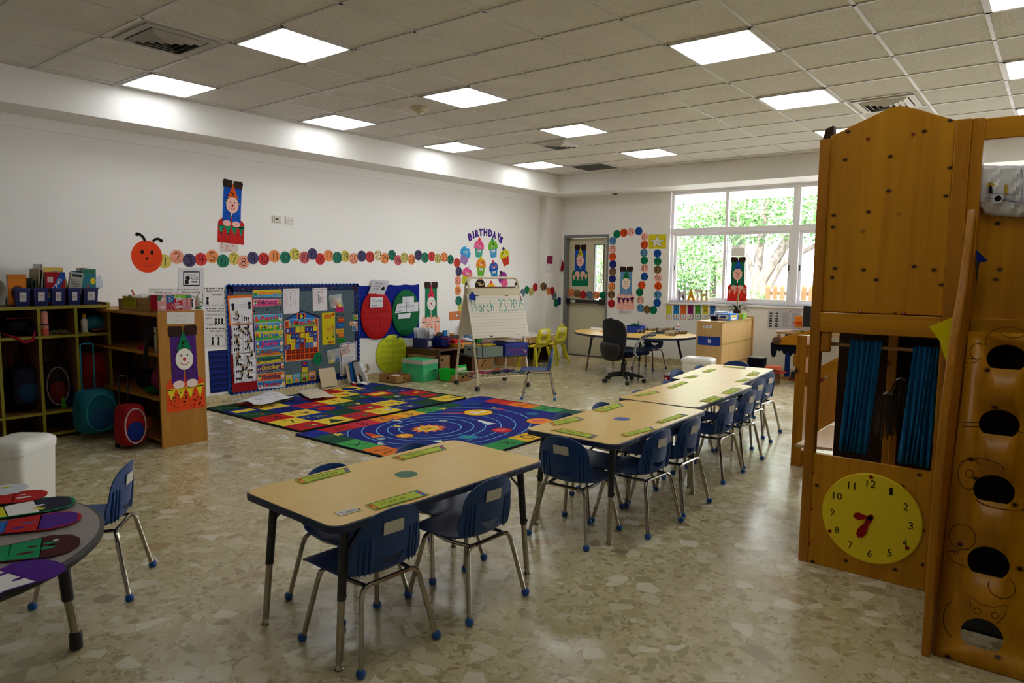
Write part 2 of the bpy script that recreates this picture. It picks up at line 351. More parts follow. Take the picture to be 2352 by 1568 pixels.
class D:
    """drawing on a surface through map f(x, y, offset); every layer lies a little higher"""
    def __init__(s, mb, f, th=.0012, k=.0008): s.mb, s.f, s.th, s.k = mb, f, th, k
    def _l(s, L): return s.th + L*s.k
    def base(s, pts, col, th=None):
        if th: s.th = th
        s.mb.m(col); a = [s.f(x, y, 0.0002) for x, y in pts]; b = [s.f(x, y, s.th) for x, y in pts]; n = len(a)
        s.mb.add(a+b, [tuple(range(n))[::-1], tuple(range(n, 2*n))]+[(i, (i+1) % n, (i+1) % n+n, i+n) for i in range(n)]); return s
    def poly(s, pts, col, L=1): s.mb.m(col); s.mb.poly([s.f(x, y, s._l(L)) for x, y in pts]); return s
    def rect(s, x0, y0, x1, y1, col, L=1): return s.poly([(x0, y0), (x1, y0), (x1, y1), (x0, y1)], col, L)
    def disc(s, x, y, rx, ry, col, L=1, n=16, a0=0, a1=360):
        p = arc(x, y, rx, ry, a0, a1, n); p = p[:-1] if a1-a0 >= 360 else p; return s.poly(p, col, L)
    def ring(s, x, y, rx, ry, w, col, L=1, n=40): return s.stroke(arc(x, y, rx, ry, 0, 360, n), w, col, L)
    def stroke(s, pts, w, col, L=1, wy=None):
        wy = wy or w; s.mb.m(col); n = len(pts); vs = []
        for i, (x, y) in enumerate(pts):
            x0, y0 = pts[max(i-1, 0)]; x1, y1 = pts[min(i+1, n-1)]
            if pts[0] == pts[-1] and i in (0, n-1): x0, y0 = pts[-2]; x1, y1 = pts[1]
            dx, dy = (x1-x0)/w, (y1-y0)/wy; q = math.hypot(dx, dy) or 1; nx, ny = -dy/q*w/2, dx/q*wy/2
            vs += [s.f(x+nx, y+ny, s._l(L)), s.f(x-nx, y-ny, s._l(L))]
        s.mb.add(vs, [(2*i, 2*i+1, 2*i+3, 2*i+2) for i in range(n-1)]); return s
    def hand(s, t, x, y, h, w, col, L=2, sx=1., asp=1., center=False):
        """handwriting: height h in y units, sx widens, asp = x unit / y unit"""
        tot = sum(SW.get(c, .62)+.12 for c in t)*h*sx/asp
        if center: x -= tot/2
        for c in t:
            for st in SF.get(c, []): s.stroke([(x+px_*h*sx/asp, y+py_*h) for px_, py_ in st], w/asp, col, L, wy=w)
            x += (SW.get(c, .62)+.12)*h*sx/asp
        return s
    def text(s, t, x0, y0, x1, y1, col, L=2, bold=.0):
        """printed text fitted in the box"""
        vs, fs, a, b, c, d = text_geo(t, bold); s.mb.m(col)
        s.mb.add([s.f(x0+(x-a)/max(b-a, 1e-6)*(x1-x0), y0+(y-c)/max(d-c, 1e-6)*(y1-y0), s._l(L)) for x, y in vs], fs); return s
    def dots(s, n, x0, y0, x1, y1, r, cols, L=2, seed=1, asp=1.):
        R_ = random.Random(seed)
        for _ in range(n): s.disc(R_.uniform(x0+r, x1-r), R_.uniform(y0+r, y1-r), r/asp, r, R_.choice(cols), L, 7)
        return s
    def lines(s, x0, y0, x1, y1, n, col, L=2, t=.4, seed=1):
        R_ = random.Random(seed); h = (y1-y0)/n
        for i in range(n): s.rect(x0, y0+i*h, x0+(x1-x0)*R_.uniform(.6, 1), y0+i*h+h*t, col, L)
        return s
SQ = [(0, 0), (1, 0), (1, 1), (0, 1)]
def rrect(x0, y0, x1, y1, r, n=4):
    p = []
    for cx, cy, a in ((x1-r, y0+r, -90), (x1-r, y1-r, 0), (x0+r, y1-r, 90), (x0+r, y0+r, 180)): p += arc(cx, cy, r, r, a, a+90, n)
    return p
INK = (24, 22, 26); WHITE = (226, 224, 222); PAPER = (224, 221, 220)

# ================================================================ the room
T_ = .61; GX, GY = -6.565, 2.184           # ceiling grid
def cell(i, j): return GX+i*T_, GY+j*T_
fl = MB('terrazzo').box((XL-.3, YF-.3, -.12), (XR+.3, YB+.3, 0)); struct('floor', fl)
struct('wall_left', MB('wall_paint').box((XL-.2, YF, 0), (XL, YB, ZC+.1)))
struct('wall_right', MB('wall_paint').box((XR, YF, 0), (XR+.2, YB, ZC+.1)))
struct('wall_front', MB('wall_paint').box((XL-.2, YF-.2, 0), (XR+.2, YF, ZC+.1)))
# back wall with the door opening and one long window opening
DX0, DX1, DZ = -6.93, -6.04, 2.10
WX0, WX1, WZ0, WZ1 = -4.94, 2.74, 1.0, 2.735
w = MB('wall_paint'); TH = .24
w.box((XL-.2, YB, 0), (DX0, YB+TH, ZC+.1)).box((DX0, YB, DZ), (DX1, YB+TH, ZC+.1)).box((DX1, YB, 0), (WX0, YB+TH, ZC+.1))
w.box((WX0, YB, 0), (WX1, YB+TH, WZ0)).box((WX0, YB, WZ1), (WX1, YB+TH, ZC+.1)).box((WX1, YB, 0), (XR+.2, YB+TH, ZC+.1))
struct('wall_back', w)
# ceiling slab, tiles and grid
struct('ceiling', MB('ceiling_tile').box((XL-.3, YF-.3, ZC), (XR+.3, YB+.3, ZC+.25)))
g = MB('grid_metal'); gw = .012
i = -8
for i in range(0, 16):
    x = GX+i*T_
    if XS < x < XR: g.box((x-gw, YF, ZC-.006), (x+gw, YS, ZC+.001))
for j in range(-9, 13):
    y = GY+j*T_
    if YF < y < YS: g.box((XS, y-gw, ZC-.006), (XR, y+gw, ZC+.001))
g.box((XS, YF, ZC-.006), (XS+.022, YS, ZC+.001)).box((XS, YS-.022, ZC-.006), (XR, YS, ZC+.001))
struct('trim_1', g, smooth=False)
s = MB('wall_paint').box((XL, YF, ZS), (XS, YB, ZC)); struct('trim_2', s)
s = MB('wall_paint').box((XS, YS, ZS), (XR, YB, ZC)); struct('trim_3', s)
s = MB('wall_paint').box((XL, 9.87, 0), (-6.99, YB, ZS)); struct('trim_4', s)       # pilaster in the corner
struct('trim_5', MB('white_plastic').box((XL, YF, 2.64), (XL+.006, 9.87, 2.648)))    # thin conduit line high on the wall
struct('baseboard_left', MB('terrazzo_base').box((XL, YF, 0), (XL+.012, 9.87, .09)))
struct('baseboard_back', MB('terrazzo_base').box((DX1+.02, YB-.012, 0), (XR, YB, .1)))
struct('baseboard_right', MB('terrazzo_base').box((XR-.012, YF, 0), (XR, YB, .1)))

# door
d = MB('grey_frame')
fw = .05
for x0, x1, z0, z1 in ((DX0, DX0+fw, 0, DZ), (DX1-.03, DX1, 0, DZ), (DX0+fw, DX1-.03, DZ-.045, DZ)): d.box((x0, YB-.015, z0), (x1, YB+.2, z1))
root = struct('door_1', d)
gx0, gx1, gz0, gz1 = aty(1368, 600, YB+.1).x, aty(1388, 600, YB+.1).x, .98, 1.93
d = MB('door_paint'); ya, yb = YB+.08, YB+.125; x0, x1 = DX0+fw+.005, DX1-.035
d.box((x0, ya, .015), (gx0, yb, DZ-.05)).box((gx1, ya, .015), (x1, yb, DZ-.05)).box((gx0, ya, .015), (gx1, yb, gz0)).box((gx0, ya, gz1), (gx1, yb, DZ-.05))
leaf = obj('door_panel', d, root)
d = MB('grey_frame')
for a in ((gx0-.012, gz0-.012, gx0+.006, gz1+.012), (gx1-.006, gz0-.012, gx1+.012, gz1+.012), (gx0+.006, gz0-.012, gx1-.006, gz0+.006), (gx0+.006, gz1-.006, gx1-.006, gz1+.012)):
    d.box((a[0], ya-.012, a[1]), (a[2], yb, a[3]))
obj('glass_frame', d, leaf); obj('glass_pane', MB('window_glass').box((gx0, yb-.01, gz0), (gx1, yb-.006, gz1)), leaf)
d = MB('black_plastic'); z = aty(1340, 692, YB+.05).z
d.box((x0+.01, YB+.0, z-.03), (x1-.12, YB+.055, z+.03)).box((x0, YB-.01, z-.045), (x0+.05, ya, z+.045)).box((x1-.13, YB-.01, z-.05), (x1-.01, ya, z+.05)).m('grid_metal').box((x0+.09, YB-.001, z-.022), (x0+.19, YB+.001, z+.02))
obj('panic_bar', d, leaf, bevel=.004)
struct('trim_6', MB('black_metal').box((DX0, YB, 0), (DX1, YB+.2, .012)))

# windows: four wide modules side by side in one opening
mods = [(-4.94, -3.02), (-3.02, -1.10), (-1.10, .82), (.82, 2.74)]
ZM = 2.13                                    # transom height
for k, (a, b) in enumerate(mods):
    y0, y1 = YB+.05, YB+.13
    f = MB('window_frame')
    f.box((a, y0, WZ0), (a+.05, y1, WZ1)).box((b-.05, y0, WZ0), (b, y1, WZ1)).box((a+.05, y0, WZ1-.05), (b-.05, y1, WZ1)).box((a+.05, y0, WZ0), (b-.05, y1, WZ0+.045)).box((a+.05, y0-.02, ZM-.045), (b-.05, y1, ZM+.03))
    mx = a+(b-a)*.47
    f.box((mx-.022, y0+.001, ZM+.03), (mx+.022, y1, WZ1-.05))
    if k == 0: f.box((a-.002, y0-.05, WZ0), (a+.012, y0, WZ1))
    root = struct('window_%d' % (k+1), f, bevel=.004)
    for (p, q, yy, nm) in ((a+.05, mx+.02, y0+.045, 'sash'), (mx-.035, b-.05, y0+.012, 'sash')):
        z0, z1 = WZ0+.045, ZM-.045; s_ = MB('window_frame'); wf = .042
        s_.box((p, yy, z0), (p+wf, yy+.03, z1)).box((q-wf, yy, z0), (q, yy+.03, z1)).box((p+wf, yy, z0), (q-wf, yy+.03, z0+wf)).box((p+wf, yy, z1-wf), (q-wf, yy+.03, z1))
        so_ = obj('sash', s_, root, bevel=.003)
        obj('glass_pane', MB('window_glass').box((p+wf, yy+.012, z0+wf), (q-wf, yy+.016, z1-wf)), so_)
        hx = p+wf*.5 if nm == 'sash' and p < mx-.1 else q-wf*.5
        h = MB('window_frame').box((hx-.012, yy-.008, 1.46), (hx+.012, yy, 1.64)).m('black_plastic').box((hx-.007, yy-.011, 1.51), (hx+.007, yy-.007, 1.59)); obj('latch', h, so_)
    for p, q in ((a+.05, mx-.022), (mx+.022, b-.05)): obj('glass_pane', MB('window_glass').box((p, y0+.03, ZM+.03), (q, y0+.034, WZ1-.05)), root)
struct('window_sill', MB('window_frame').box((WX0-.03, YB-.035, WZ0-.03), (WX1+.03, YB+.06, WZ0)), bevel=.004)
bpy.data.objects['window_sill'].name = 'trim_7'

# ---------------------------------------------------------------- ceiling fittings
lights = [(0, 1), (0, 4), (0, 7), (0, 10), (3, 1), (3, 4), (3, 7), (3, 10), (7, 4), (7, 7), (7, 10), (10, 4), (10, 7), (10, 10), (7, 1), (10, 1), (7, -2)]  # last panel is out of view, added to brighten playhouse and tables
place = {(0, 1): 'at the left beside the soffit, nearest of its row', (0, 4): 'beside the left soffit, second of its row', (0, 7): 'beside the left soffit, third of its row', (0, 10): 'beside the left soffit, farthest in the corner',
 (3, 1): 'nearest the viewer, beside the dirty air vent', (3, 4): 'just right of the smoke detector', (3, 7): 'beside the square air vent at mid ceiling', (3, 10): 'near the window wall, left of the playhouse',
 (7, 4): 'large in view above the door corner, right half of ceiling', (7, 7): 'left of the louvred vent above the playhouse', (7, 10): 'small and half hidden behind the playhouse roof',
 (10, 4): 'at the top right corner of the view', (10, 7): 'at the right edge below the corner light', (10, 10): 'at the right edge just above the wooden beam', (7, 1): 'overhead above the near table', (10, 1): 'overhead just before the playhouse', (7, -2): 'added out of view overhead at the viewer for more light'}
for (i, j) in lights:
    x, y = cell(i, j)
    r_ = thing('ceiling_light', 'square lit ceiling panel '+place[(i, j)], 'ceiling light', (x+T_/2, y+T_/2, ZC-.03), 0, 'square ceiling light panels')
    f = MB('grid_metal')
    for a in ((.012, .012, .03, T_-.012), (T_-.03, .012, T_-.012, T_-.012), (.012, .012, T_-.012, .03), (.012, T_-.03, T_-.012, T_-.012)): f.box((x+a[0], y+a[1], ZC-.012), (x+a[2], y+a[3], ZC-.001))
    obj('frame', f, r_)
    obj('diffuser', MB('light_panel').box((x+.03, y+.03, ZC-.008), (x+T_-.03, y+T_-.03, ZC-.002)), r_)
mat('vent_grey', (176, 172, 164), .5); mat('vent_light', (214, 212, 208), .5)
for (i, j, lab, mt) in ((2, 0, 'grey louvred air vent with dirty tile around it, nearest the viewer', 'vent_grey'), (2, 8, 'small square louvred air vent far along the ceiling', 'vent_light'), (8, 8, 'white louvred air vent just above the wooden playhouse roof', 'vent_light')):
    x, y = cell(i, j); c = Vector((x+T_/2, y+T_/2, ZC))
    r_ = thing('ceiling_vent', lab, 'air vent', c, 0, 'louvred ceiling vents')
    obj('duct', MB('duct').box((c.x-.2, c.y-.2, ZC-.004), (c.x+.2, c.y+.2, ZC-.001)), r_)
    f = MB(mt); h = .255
    for k, (a, b) in enumerate(((h, h-.05),)):
        for q in ((-a, -a, -b, a), (b, -a, a, a), (-b, -a, b, -b), (-b, b, b, a)): f.box((c.x+q[0], c.y+q[1], ZC-.014), (c.x+q[2], c.y+q[3], ZC-.002))
    obj('frame', f, r_)
    for k in range(4):
        a = .19-.045*k; b = a-.03; f = MB(mt)
        o_ = [(-a, -a), (a, -a), (a, a), (-a, a)]; n_ = [(-b, -b), (b, -b), (b, b), (-b, b)]
        for t in range(4):
            u = (t+1) % 4; f.hexa([(c.x+o_[t][0], c.y+o_[t][1], ZC-.012), (c.x+o_[u][0], c.y+o_[u][1], ZC-.012), (c.x+n_[u][0], c.y+n_[u][1], ZC-.036), (c.x+n_[t][0], c.y+n_[t][1], ZC-.036),
                                   (c.x+o_[t][0], c.y+o_[t][1], ZC-.010), (c.x+o_[u][0], c.y+o_[u][1], ZC-.010), (c.x+n_[u][0], c.y+n_[u][1], ZC-.034), (c.x+n_[t][0], c.y+n_[t][1], ZC-.034)])
        obj('slat', f, r_)
x, y = cell(1, 11)
r_ = thing('return_grille', 'grey egg crate air grille in the far corner of the ceiling', 'air vent', (x+T_/2, y+T_/2, ZC-.02))
f = MB('grid_metal')
for q in ((.012, .012, .04, T_-.012), (T_-.04, .012, T_-.012, T_-.012), (.04, .012, T_-.04, .04), (.04, T_-.04, T_-.04, T_-.012)): f.box((x+q[0], y+q[1], ZC-.012), (x+q[2], y+q[3], ZC-.001))
obj('frame', f, r_)
f = MB(C((120, 118, 112)))
for k in range(16): t = .04+k*.033; f.box((x+t, y+.04, ZC-.016), (x+t+.004, y+T_-.04, ZC-.002)).box((x+.04, y+t, ZC-.016), (x+T_-.04, y+t+.004, ZC-.002))
obj('slat', f, r_)
c = atz(964, 247, ZC); r_ = thing('smoke_detector', 'round cream smoke detector on a ceiling tile', 'smoke detector', (c.x, c.y, ZC-.07))
obj('base', MB(C((206, 194, 160), .4)).lathe([(.095, 0), (.095, -.012), (.085, -.02), (.06, -.025)], (c.x, c.y, ZC)), r_)
obj('sensor_head', MB(C((206, 194, 160), .4)).lathe([(.07, -.02), (.066, -.035), (.045, -.045), (.02, -.055), (.018, -.068)], (c.x, c.y, ZC)), r_)
for k, (px, py) in enumerate(((1065, 315), (1260, 340))):
    pass
c = atz(1412, 444, ZS); tag(obj('motion_sensor', MB(C((150, 146, 138))).lathe([(.05, 0), (.05, -.01), (.03, -.018)], c).m('black_plastic').ball((c.x+.03, c.y-.02, c.z-.02), .018)), 'small round sensor under the back soffit above the door', 'sensor')
# plates on the left wall
for nm, px, py, w_, lab in (('wall_control', 635, 503, .115, 'white thermostat plate on the left wall beside the hanging clown'), ('socket_plate', 664, 506, .11, 'white double socket plate high on the left wall')):
    c = LEFT.px(px, py); r_ = thing(nm, lab, 'wall plate', c); f = MB(C((214, 210, 196), .4)).box((XL, c.y-w_/2, c.z-.04), (XL+.012, c.y+w_/2, c.z+.04)); obj('plate', f, r_, bevel=.003)
    if nm == 'wall_control':
        obj('dial', MB(C((60, 56, 50))).lathe([(.012, 0), (.012, .012)], (XL+.011, c.y, c.z), axis=0), r_)
        obj('slot', MB(C((120, 114, 100))).box((XL+.012, c.y-.035, c.z-.028), (XL+.0135, c.y-.031, c.z+.028)).box((XL+.012, c.y+.031, c.z-.028), (XL+.0135, c.y+.035, c.z+.028)), r_)
    else:
        f = MB(C((90, 86, 80)))
        for dy in (-.025, .025):
            for a_, b_ in ((-.008, 0), (.008, 0), (0, -.012)): f.box((XL+.012, c.y+dy+a_-.002, c.z+b_-.004), (XL+.0135, c.y+dy+a_+.002, c.z+b_+.004))
        obj('outlet', f, r_)

# ================================================================ outside the windows
struct('ground', MB(C((150, 148, 146), .9)).box((-30, YB+.3, -.35), (14, 40, -.1)))
bpy.data.objects['ground'].name = 'outdoor_ground'
e = MB(C((232, 232, 228), .8)).box((-14, YB+.24, 2.78), (8, YB+1.15, 2.9)).box((-14, YB+1.12, 2.68), (8, YB+1.2, 2.92)); struct('outdoor_eave', e)
def foliage(mb, c, r, n, size, cols, seed, flat=1.):
    R_ = random.Random(seed); c = Vector(c)
    for _ in range(n):
        while True:
            p = Vector((R_.uniform(-1, 1), R_.uniform(-1, 1), R_.uniform(-1, 1)))
            if .35 < p.length < 1: break
        p = c+Vector((p.x*r[0], p.y*r[1], p.z*r[2])); a = Vector((R_.gauss(0, 1), R_.gauss(0, 1), R_.gauss(0, .6))).normalized(); b = a.orthogonal().normalized(); b = b*math.cos(R_.random()*6)+a.cross(b)*math.sin(1.3)
        L_ = size*R_.uniform(.6, 1.3); mb.m(R_.choice(cols)); mb.poly([p-a*L_, p+b*L_*.35, p+a*L_, p-b*L_*.35])
GREENS = [(90, 132, 74), (112, 152, 92), (74, 112, 64), (136, 168, 112)]
def limb(mb, pts, r0, r1):
    n = len(pts); mb.tube(pts, [r0+(r1-r0)*i/(n-1) for i in range(n)], 9)
def tree(lab, base, trunks, crowns, leaf, seed, name='garden_tree'):
    r_ = thing(name, lab, 'tree', base)
    t_ = MB('bark')
    for pts, a, b in trunks: limb(t_, pts, a, b)
    obj('trunk', t_, r_); f = MB(GREENS[0])
    for k, (c, r, n) in enumerate(crowns): foliage(f, c, r, n, leaf, GREENS, seed+k)
    obj('foliage', f, r_, smooth=False)['kind'] = 'stuff'
def P_(x, y, Y): return aty(x, y, Y)
Y1 = 16.
tree('pale branching tree with forked trunk outside the middle pane', P_(1745, 745, Y1),
 [([P_(1742, 760, Y1), P_(1740, 700, Y1), P_(1752, 640, Y1), P_(1785, 590, Y1), P_(1810, 550, Y1), P_(1835, 500, Y1)], .17, .09),
  ([P_(1738, 740, Y1), P_(1735, 680, Y1), P_(1742, 600, Y1+.1), P_(1748, 550, Y1), P_(1760, 480, Y1), P_(1768, 430, Y1)], .14, .06),
  ([P_(1740, 690, Y1), P_(1768, 655, Y1), P_(1792, 610, Y1), P_(1830, 585, Y1), P_(1880, 560, Y1)], .1, .05),
  ([P_(1738, 650, Y1), P_(1720, 600, Y1), P_(1700, 560, Y1), P_(1695, 480, Y1)], .07, .03)],
 [(P_(1760, 490, Y1), (2.2, 1., .75), 2600), (P_(1880, 470, Y1), (1.8, 1., .8), 1500), (P_(2000, 440, Y1), (3, 1., 1.), 1500)], .06, 11)
Y2 = 17.
tree('old tree with grey trunk outside the left upper panes', P_(1690, 745, Y2),
 [([P_(1692, 745, Y2), P_(1697, 620, Y2), P_(1696, 540, Y2), P_(1700, 480, Y2), P_(1722, 440, Y2)], .2, .12),
  ([P_(1697, 560, Y2), P_(1680, 500, Y2), P_(1655, 470, Y2)], .09, .04)],
 [(P_(1610, 500, Y2), (1.7, 1., .7), 2400), (P_(1690, 520, Y2), (1.3, .8, .5), 1200), (P_(1560, 560, Y2), (.9, .8, .6), 900)], .06, 23)
Y3 = 13.2
tree('bright green leafy shrub outside the lower left pane', P_(1590, 730, Y3), [([P_(1592, 740, Y3)*1+Vector((0, 0, -.6)), P_(1588, 660, Y3), P_(1580, 600, Y3)], .02, .01), ([P_(1575, 740, Y3)+Vector((0, 0, -.6)), P_(1572, 640, Y3), P_(1560, 590, Y3)], .02, .01)],
 [(P_(1585, 615, Y3), (.75, .5, .6), 3000), (P_(1570, 660, Y3), (.5, .4, .5), 1100)], .04, 31, 'garden_shrub')
tree('small green tree seen through the narrow door glass', P_(1378, 740, 14.), [([P_(1372, 760, 14.)+Vector((0, 0, -.4)), P_(1376, 680, 14.), P_(1384, 600, 14.), P_(1380, 540, 14.)], .05, .03)],
 [(P_(1378, 600, 14.), (.6, .5, .7), 1500)], .05, 41)
# palm
Yp = 14.6; r_ = thing('garden_palm', 'spiky palm with grey green fronds outside the left window', 'palm', P_(1655, 740, Yp)); tm = MB('bark'); limb(tm, [P_(1652, 745, Yp), P_(1655, 620, Yp), P_(1660, 575, Yp)], .09, .07); obj('trunk', tm, r_)
f = MB(C((96, 122, 92))); R_ = random.Random(5); cpt = P_(1660, 572, Yp)
for k in range(26):
    a = R_.uniform(0, 2*PI); el = R_.uniform(-.5, 1.1); d0 = Vector((math.cos(a)*math.cos(el), math.sin(a)*math.cos(el), math.sin(el)))
    for b in range(9):
        d1 = (d0 + Vector((R_.gauss(0, .28), R_.gauss(0, .28), R_.gauss(0, .28)))).normalized(); s0 = cpt+d0*.35; s1 = s0+d1*R_.uniform(.3, .5); nn = d1.cross(Vector((0, 0, 1))).normalized()*.012
        f.poly([cpt+d0*.05, s0+nn, s1, s0-nn])
obj('frond', f, r_, smooth=False)['kind'] = 'stuff'
tag(obj('trunk_post', MB(C((60, 50, 50))).tube([P_(1636, 735, 15.5), P_(1640, 650, 15.5), P_(1645, 600, 15.5)], .1, 8)), 'dark slim tree stump beside the palm outside', 'tree trunk')
# hedge, white railing, picket fence
h = MB(GREENS[1]); 
for k in range(14): foliage(h, (-9.0+k*.62, 15.2, .55), (.5, .35, .62), 420, .045, [(84, 122, 66), (104, 138, 84), (66, 104, 54)], 60+k)
tag(obj('hedge', h, smooth=False), 'clipped green hedge along the garden behind the windows', 'hedge', kind='stuff')
r_ = thing('white_railing', 'white metal bar railing beyond the hedge', 'railing', (-4.5, 17.6, -.1))
f = MB(C((235, 236, 238), .5)).box((-10, 17.58, 1.75), (4, 17.62, 1.8)).box((-10, 17.58, .2), (4, 17.62, .25)); obj('rail', f, r_)
f = MB(C((235, 236, 238), .5))
for k in range(118): f.box((-10+k*.12, 17.585, -.1), (-10+k*.12+.035, 17.615, 1.9))
ob_ = obj('bar', f, r_); ob_['kind'] = 'stuff'
Yf = 12.9; xa, xb = P_(1757, 700, Yf).x, P_(1757, 700, Yf).x+5.2
r_ = thing('picket_fence', 'low wooden picket fence just outside the right window', 'fence', (xa, Yf, -.1))
obj('rail', MB('fence_wood').box((xa, Yf+.02, P_(1757, 672, Yf).z-.04), (xb, Yf+.05, P_(1757, 672, Yf).z+.03)).box((xa, Yf+.02, .3), (xb, Yf+.05, .38)), r_)
k = 0; zt = P_(1760, 655, Yf).z
while xa+k*.125 < xb:
    x = xa+k*.125; pts = [(x, Yf, -.1), (x+.085, Yf, -.1), (x+.085, Yf, zt-.03), (x+.065, Yf, zt), (x+.02, Yf, zt), (x, Yf, zt-.03)]
    obj('picket', MB('fence_wood').prism(pts, (0, .018, 0)), r_); k += 1

# ================================================================ small chairs
def make_chair():
    root = thing('school_chair', '', 'chair', (0, 0, 0))
    # outline of the shell: (y, z, half width, side lift)
    seat = [(.195, .318, .15, .0), (.185, .332, .163, .0), (.15, .338, .17, .004), (.08, .334, .172, .01), (0, .328, .17, .014), (-.08, .326, .166, .018), (-.13, .33, .158, .022)]
    zs = [.362, .393, .413, .446, .458, .47, .50, .53, .56, .58, .592, .598]; hw = [.160, .168, .170, .163, .155, .153, .152, .145, .124, .098, .066, .02]
    nx = 21; sh = MB('chair_blue'); rows = []
    for y, z, w_, l in seat: rows.append([Vector((w_*t, y+.028, z+l*t*t)) for t in [-1+2*k/(nx-1) for k in range(nx)]])
    rows.append([Vector((.152*t, -.124+.02*t*t, .346+.02*t*t)) for t in [-1+2*k/(nx-1) for k in range(nx)]])
    sx = .068                            # half width of the smile slot
    def slot(x): u = x/sx; return .384+.026*u*u, 0, .036*(1-u*u)
    for r_i, (z, w_) in enumerate(zip(zs, hw)):
        row = []
        for k in range(nx):
            t = -1+2*k/(nx-1); x = w_*t; y = -.137-(z-.36)*.10+.035*(x/.16)**2; zz = z
            if r_i in (1, 2):
                x = .16*t
                if abs(x) <= sx+.003: c_, _, h_ = slot(max(-sx, min(sx, x))); zz = c_-h_*.5 if r_i == 1 else c_+h_*.5+.0005
                else: zz = .408+(0 if r_i == 1 else .004)
                if abs(t) > .75: zz = z
            row.append(Vector((x if r_i in (1, 2) and abs(t) < .9 else w_*t, y, zz)))
        rows.append(row)
    n0 = len(seat)+1
    sh.grid(rows)
    keep = []
    for f in sh.f:
        c_ = sum((sh.v[i] for i in f), Vector())/len(f); ks = {i//nx for i in f}
        if ks == {n0+1, n0+2} and abs(c_.x) < sx: continue
        keep.append(f)
    sh.f = keep; sh.mi = [0]*len(keep)
    so_ = obj('seat_shell', sh, root); so_.data.update()
    q_ = so_.modifiers.new('s', 'SUBSURF'); q_.levels = 1; q_.render_levels = 1
    q_ = so_.modifiers.new('t', 'SOLIDIFY'); q_.thickness = .006; q_.offset = 0; bake(so_)
    for p_ in so_.data.polygons: p_.use_smooth = True
    so_.data.set_sharp_from_angle(angle=math.radians(50))
    for s in (-1, 1):
        for dx in (.092, .112, .132): obj('rib', MB('chair_blue').tube([(s*dx, -.145+.035*(dx/.16)**2-(z-.36)*.10+.0045, z) for z in (.345, .36, .40, .44, .49, .50)], [.001, .006, .0075, .0075, .006, .001], 8), root)
    for s in (-1, 1): obj('seat_rail', MB('chrome').tube([(s*.105, .13, .312), (s*.12, 0, .306), (s*.105, -.12, .306)], .009, 8), root)
    for sy in (1, -1):
        b = MB('chrome').tube([(-.09, .125*sy, .308), (.09, .125*sy, .308)], .0095, 8); obj('cross_tube', b, root)
        for s in (-1, 1):
            p = [(s*.09, .125*sy, .308), (s*.115, .127*sy, .305), (s*.131, .132*sy, .292), (s*.14, .138*sy, .262), (s*.18, .185*sy, .02)]
            lg = obj('leg', MB('chrome').tube(p, .0105, 10), root)
            obj('foot_cap', MB('cap_blue').lathe([(.006, 0), (.014, .003), (.0185, .012), (.0175, .024), (.0125, .032)], (s*.183, .188*sy, 0), 12), lg)
    lb = MB(C(PAPER)); yb_ = lambda z: -.1412-(z-.36)*.10
    z0, z1, x0, x1 = .495, .545, -.05, .045
    f_ = fquad([(x1, yb_(z1)-.001, z1), (x0, yb_(z1)-.001, z1+.002), (x0, yb_(z0)-.001, z0+.002), (x1, yb_(z0)-.001, z0)])
    # seen from behind, u runs towards -x
    d_ = D(lb, f_, .001, .0006); d_.base(SQ, (206, 202, 190)); d_.hand('Chair', .12, .28, .55, .05, INK, 1, 1.15, f_.asp)
    obj('name_label', lb, root, label='white paper label reading Chair')
    return root
chair0 = make_chair(); chair0.scale = (1, 1, .965); chair_used = [False]
def place_chair(x, y, face, lab, group, label_on=True):
    """face = compass direction of the seat front, degrees from +X"""
    rz = math.radians(face)-PI/2
    if not chair_used[0] and label_on:
        chair_used[0] = True; o = chair0; o.location = (x, y, 0); o.rotation_euler.z = rz; o['label'] = lab
    else: o = dup(chair0, (x, y, 0), rz, lab, skip=() if label_on else ('name_label',))
    o['group'] = group; return o
GA, GB = 'blue chairs at the near table', 'blue chairs along the long row of tables'
place_chair(-2.05, 1.73, 177, 'blue school chair nearest the viewer, its back labelled Chair', GA)
place_chair(-2.00, 2.25, 178, 'blue school chair on near table\'s right side, farther from the viewer', GA)
place_chair(-2.40, 1.91, -1, 'blue school chair on near table\'s left side, closer to the viewer', GA, False)
place_chair(-2.39, 2.42, 0, 'blue school chair on near table\'s left side, farther end near the rug', GA, False)
place_chair(-2.05, 3.21, 92, 'blue school chair at the near end of the long row, back towards viewer', GB)
place_chair(-1.86, 3.58, 176, 'blue school chair on the row\'s right side, nearest the viewer', GB)
place_chair(-1.86, 4.01, 178, 'blue school chair, second on the row\'s right side', GB)
place_chair(-1.93, 4.81, 179, 'blue school chair, third on the row\'s right side at middle table', GB)
place_chair(-1.95, 5.28, 177, 'blue school chair, fourth on the row\'s right side at middle table', GB)
place_chair(-2.09, 5.90, 174, 'blue school chair, fifth on the row\'s right side at far table', GB)
place_chair(-2.15, 6.36, 174, 'blue school chair, farthest on the row\'s right side', GB)
place_chair(-2.24, 3.56, -2, 'blue school chair on the row\'s left side, nearest the rug corner', GB, False)
place_chair(-2.25, 4.04, -2, 'blue school chair, second on the row\'s left side', GB, False)
place_chair(-2.30, 4.66, -2, 'blue school chair, third on the row\'s left side at middle table', GB, False)
place_chair(-2.34, 5.26, -2, 'blue school chair, fourth on the row\'s left side at middle table', GB, False)
place_chair(-2.58, 5.93, -4, 'blue school chair turned out at the far table, left side', GB, False)
place_chair(-2.54, 6.36, -2, 'blue school chair at the far table\'s left side by the white bin', GB, False)
place_chair(-2.53, 6.80, -90, 'blue school chair at the far end of the long row', GB, False)
place_chair(-3.37, 1.25, 231, 'blue school chair tucked at the round grey table', 'single blue chairs')
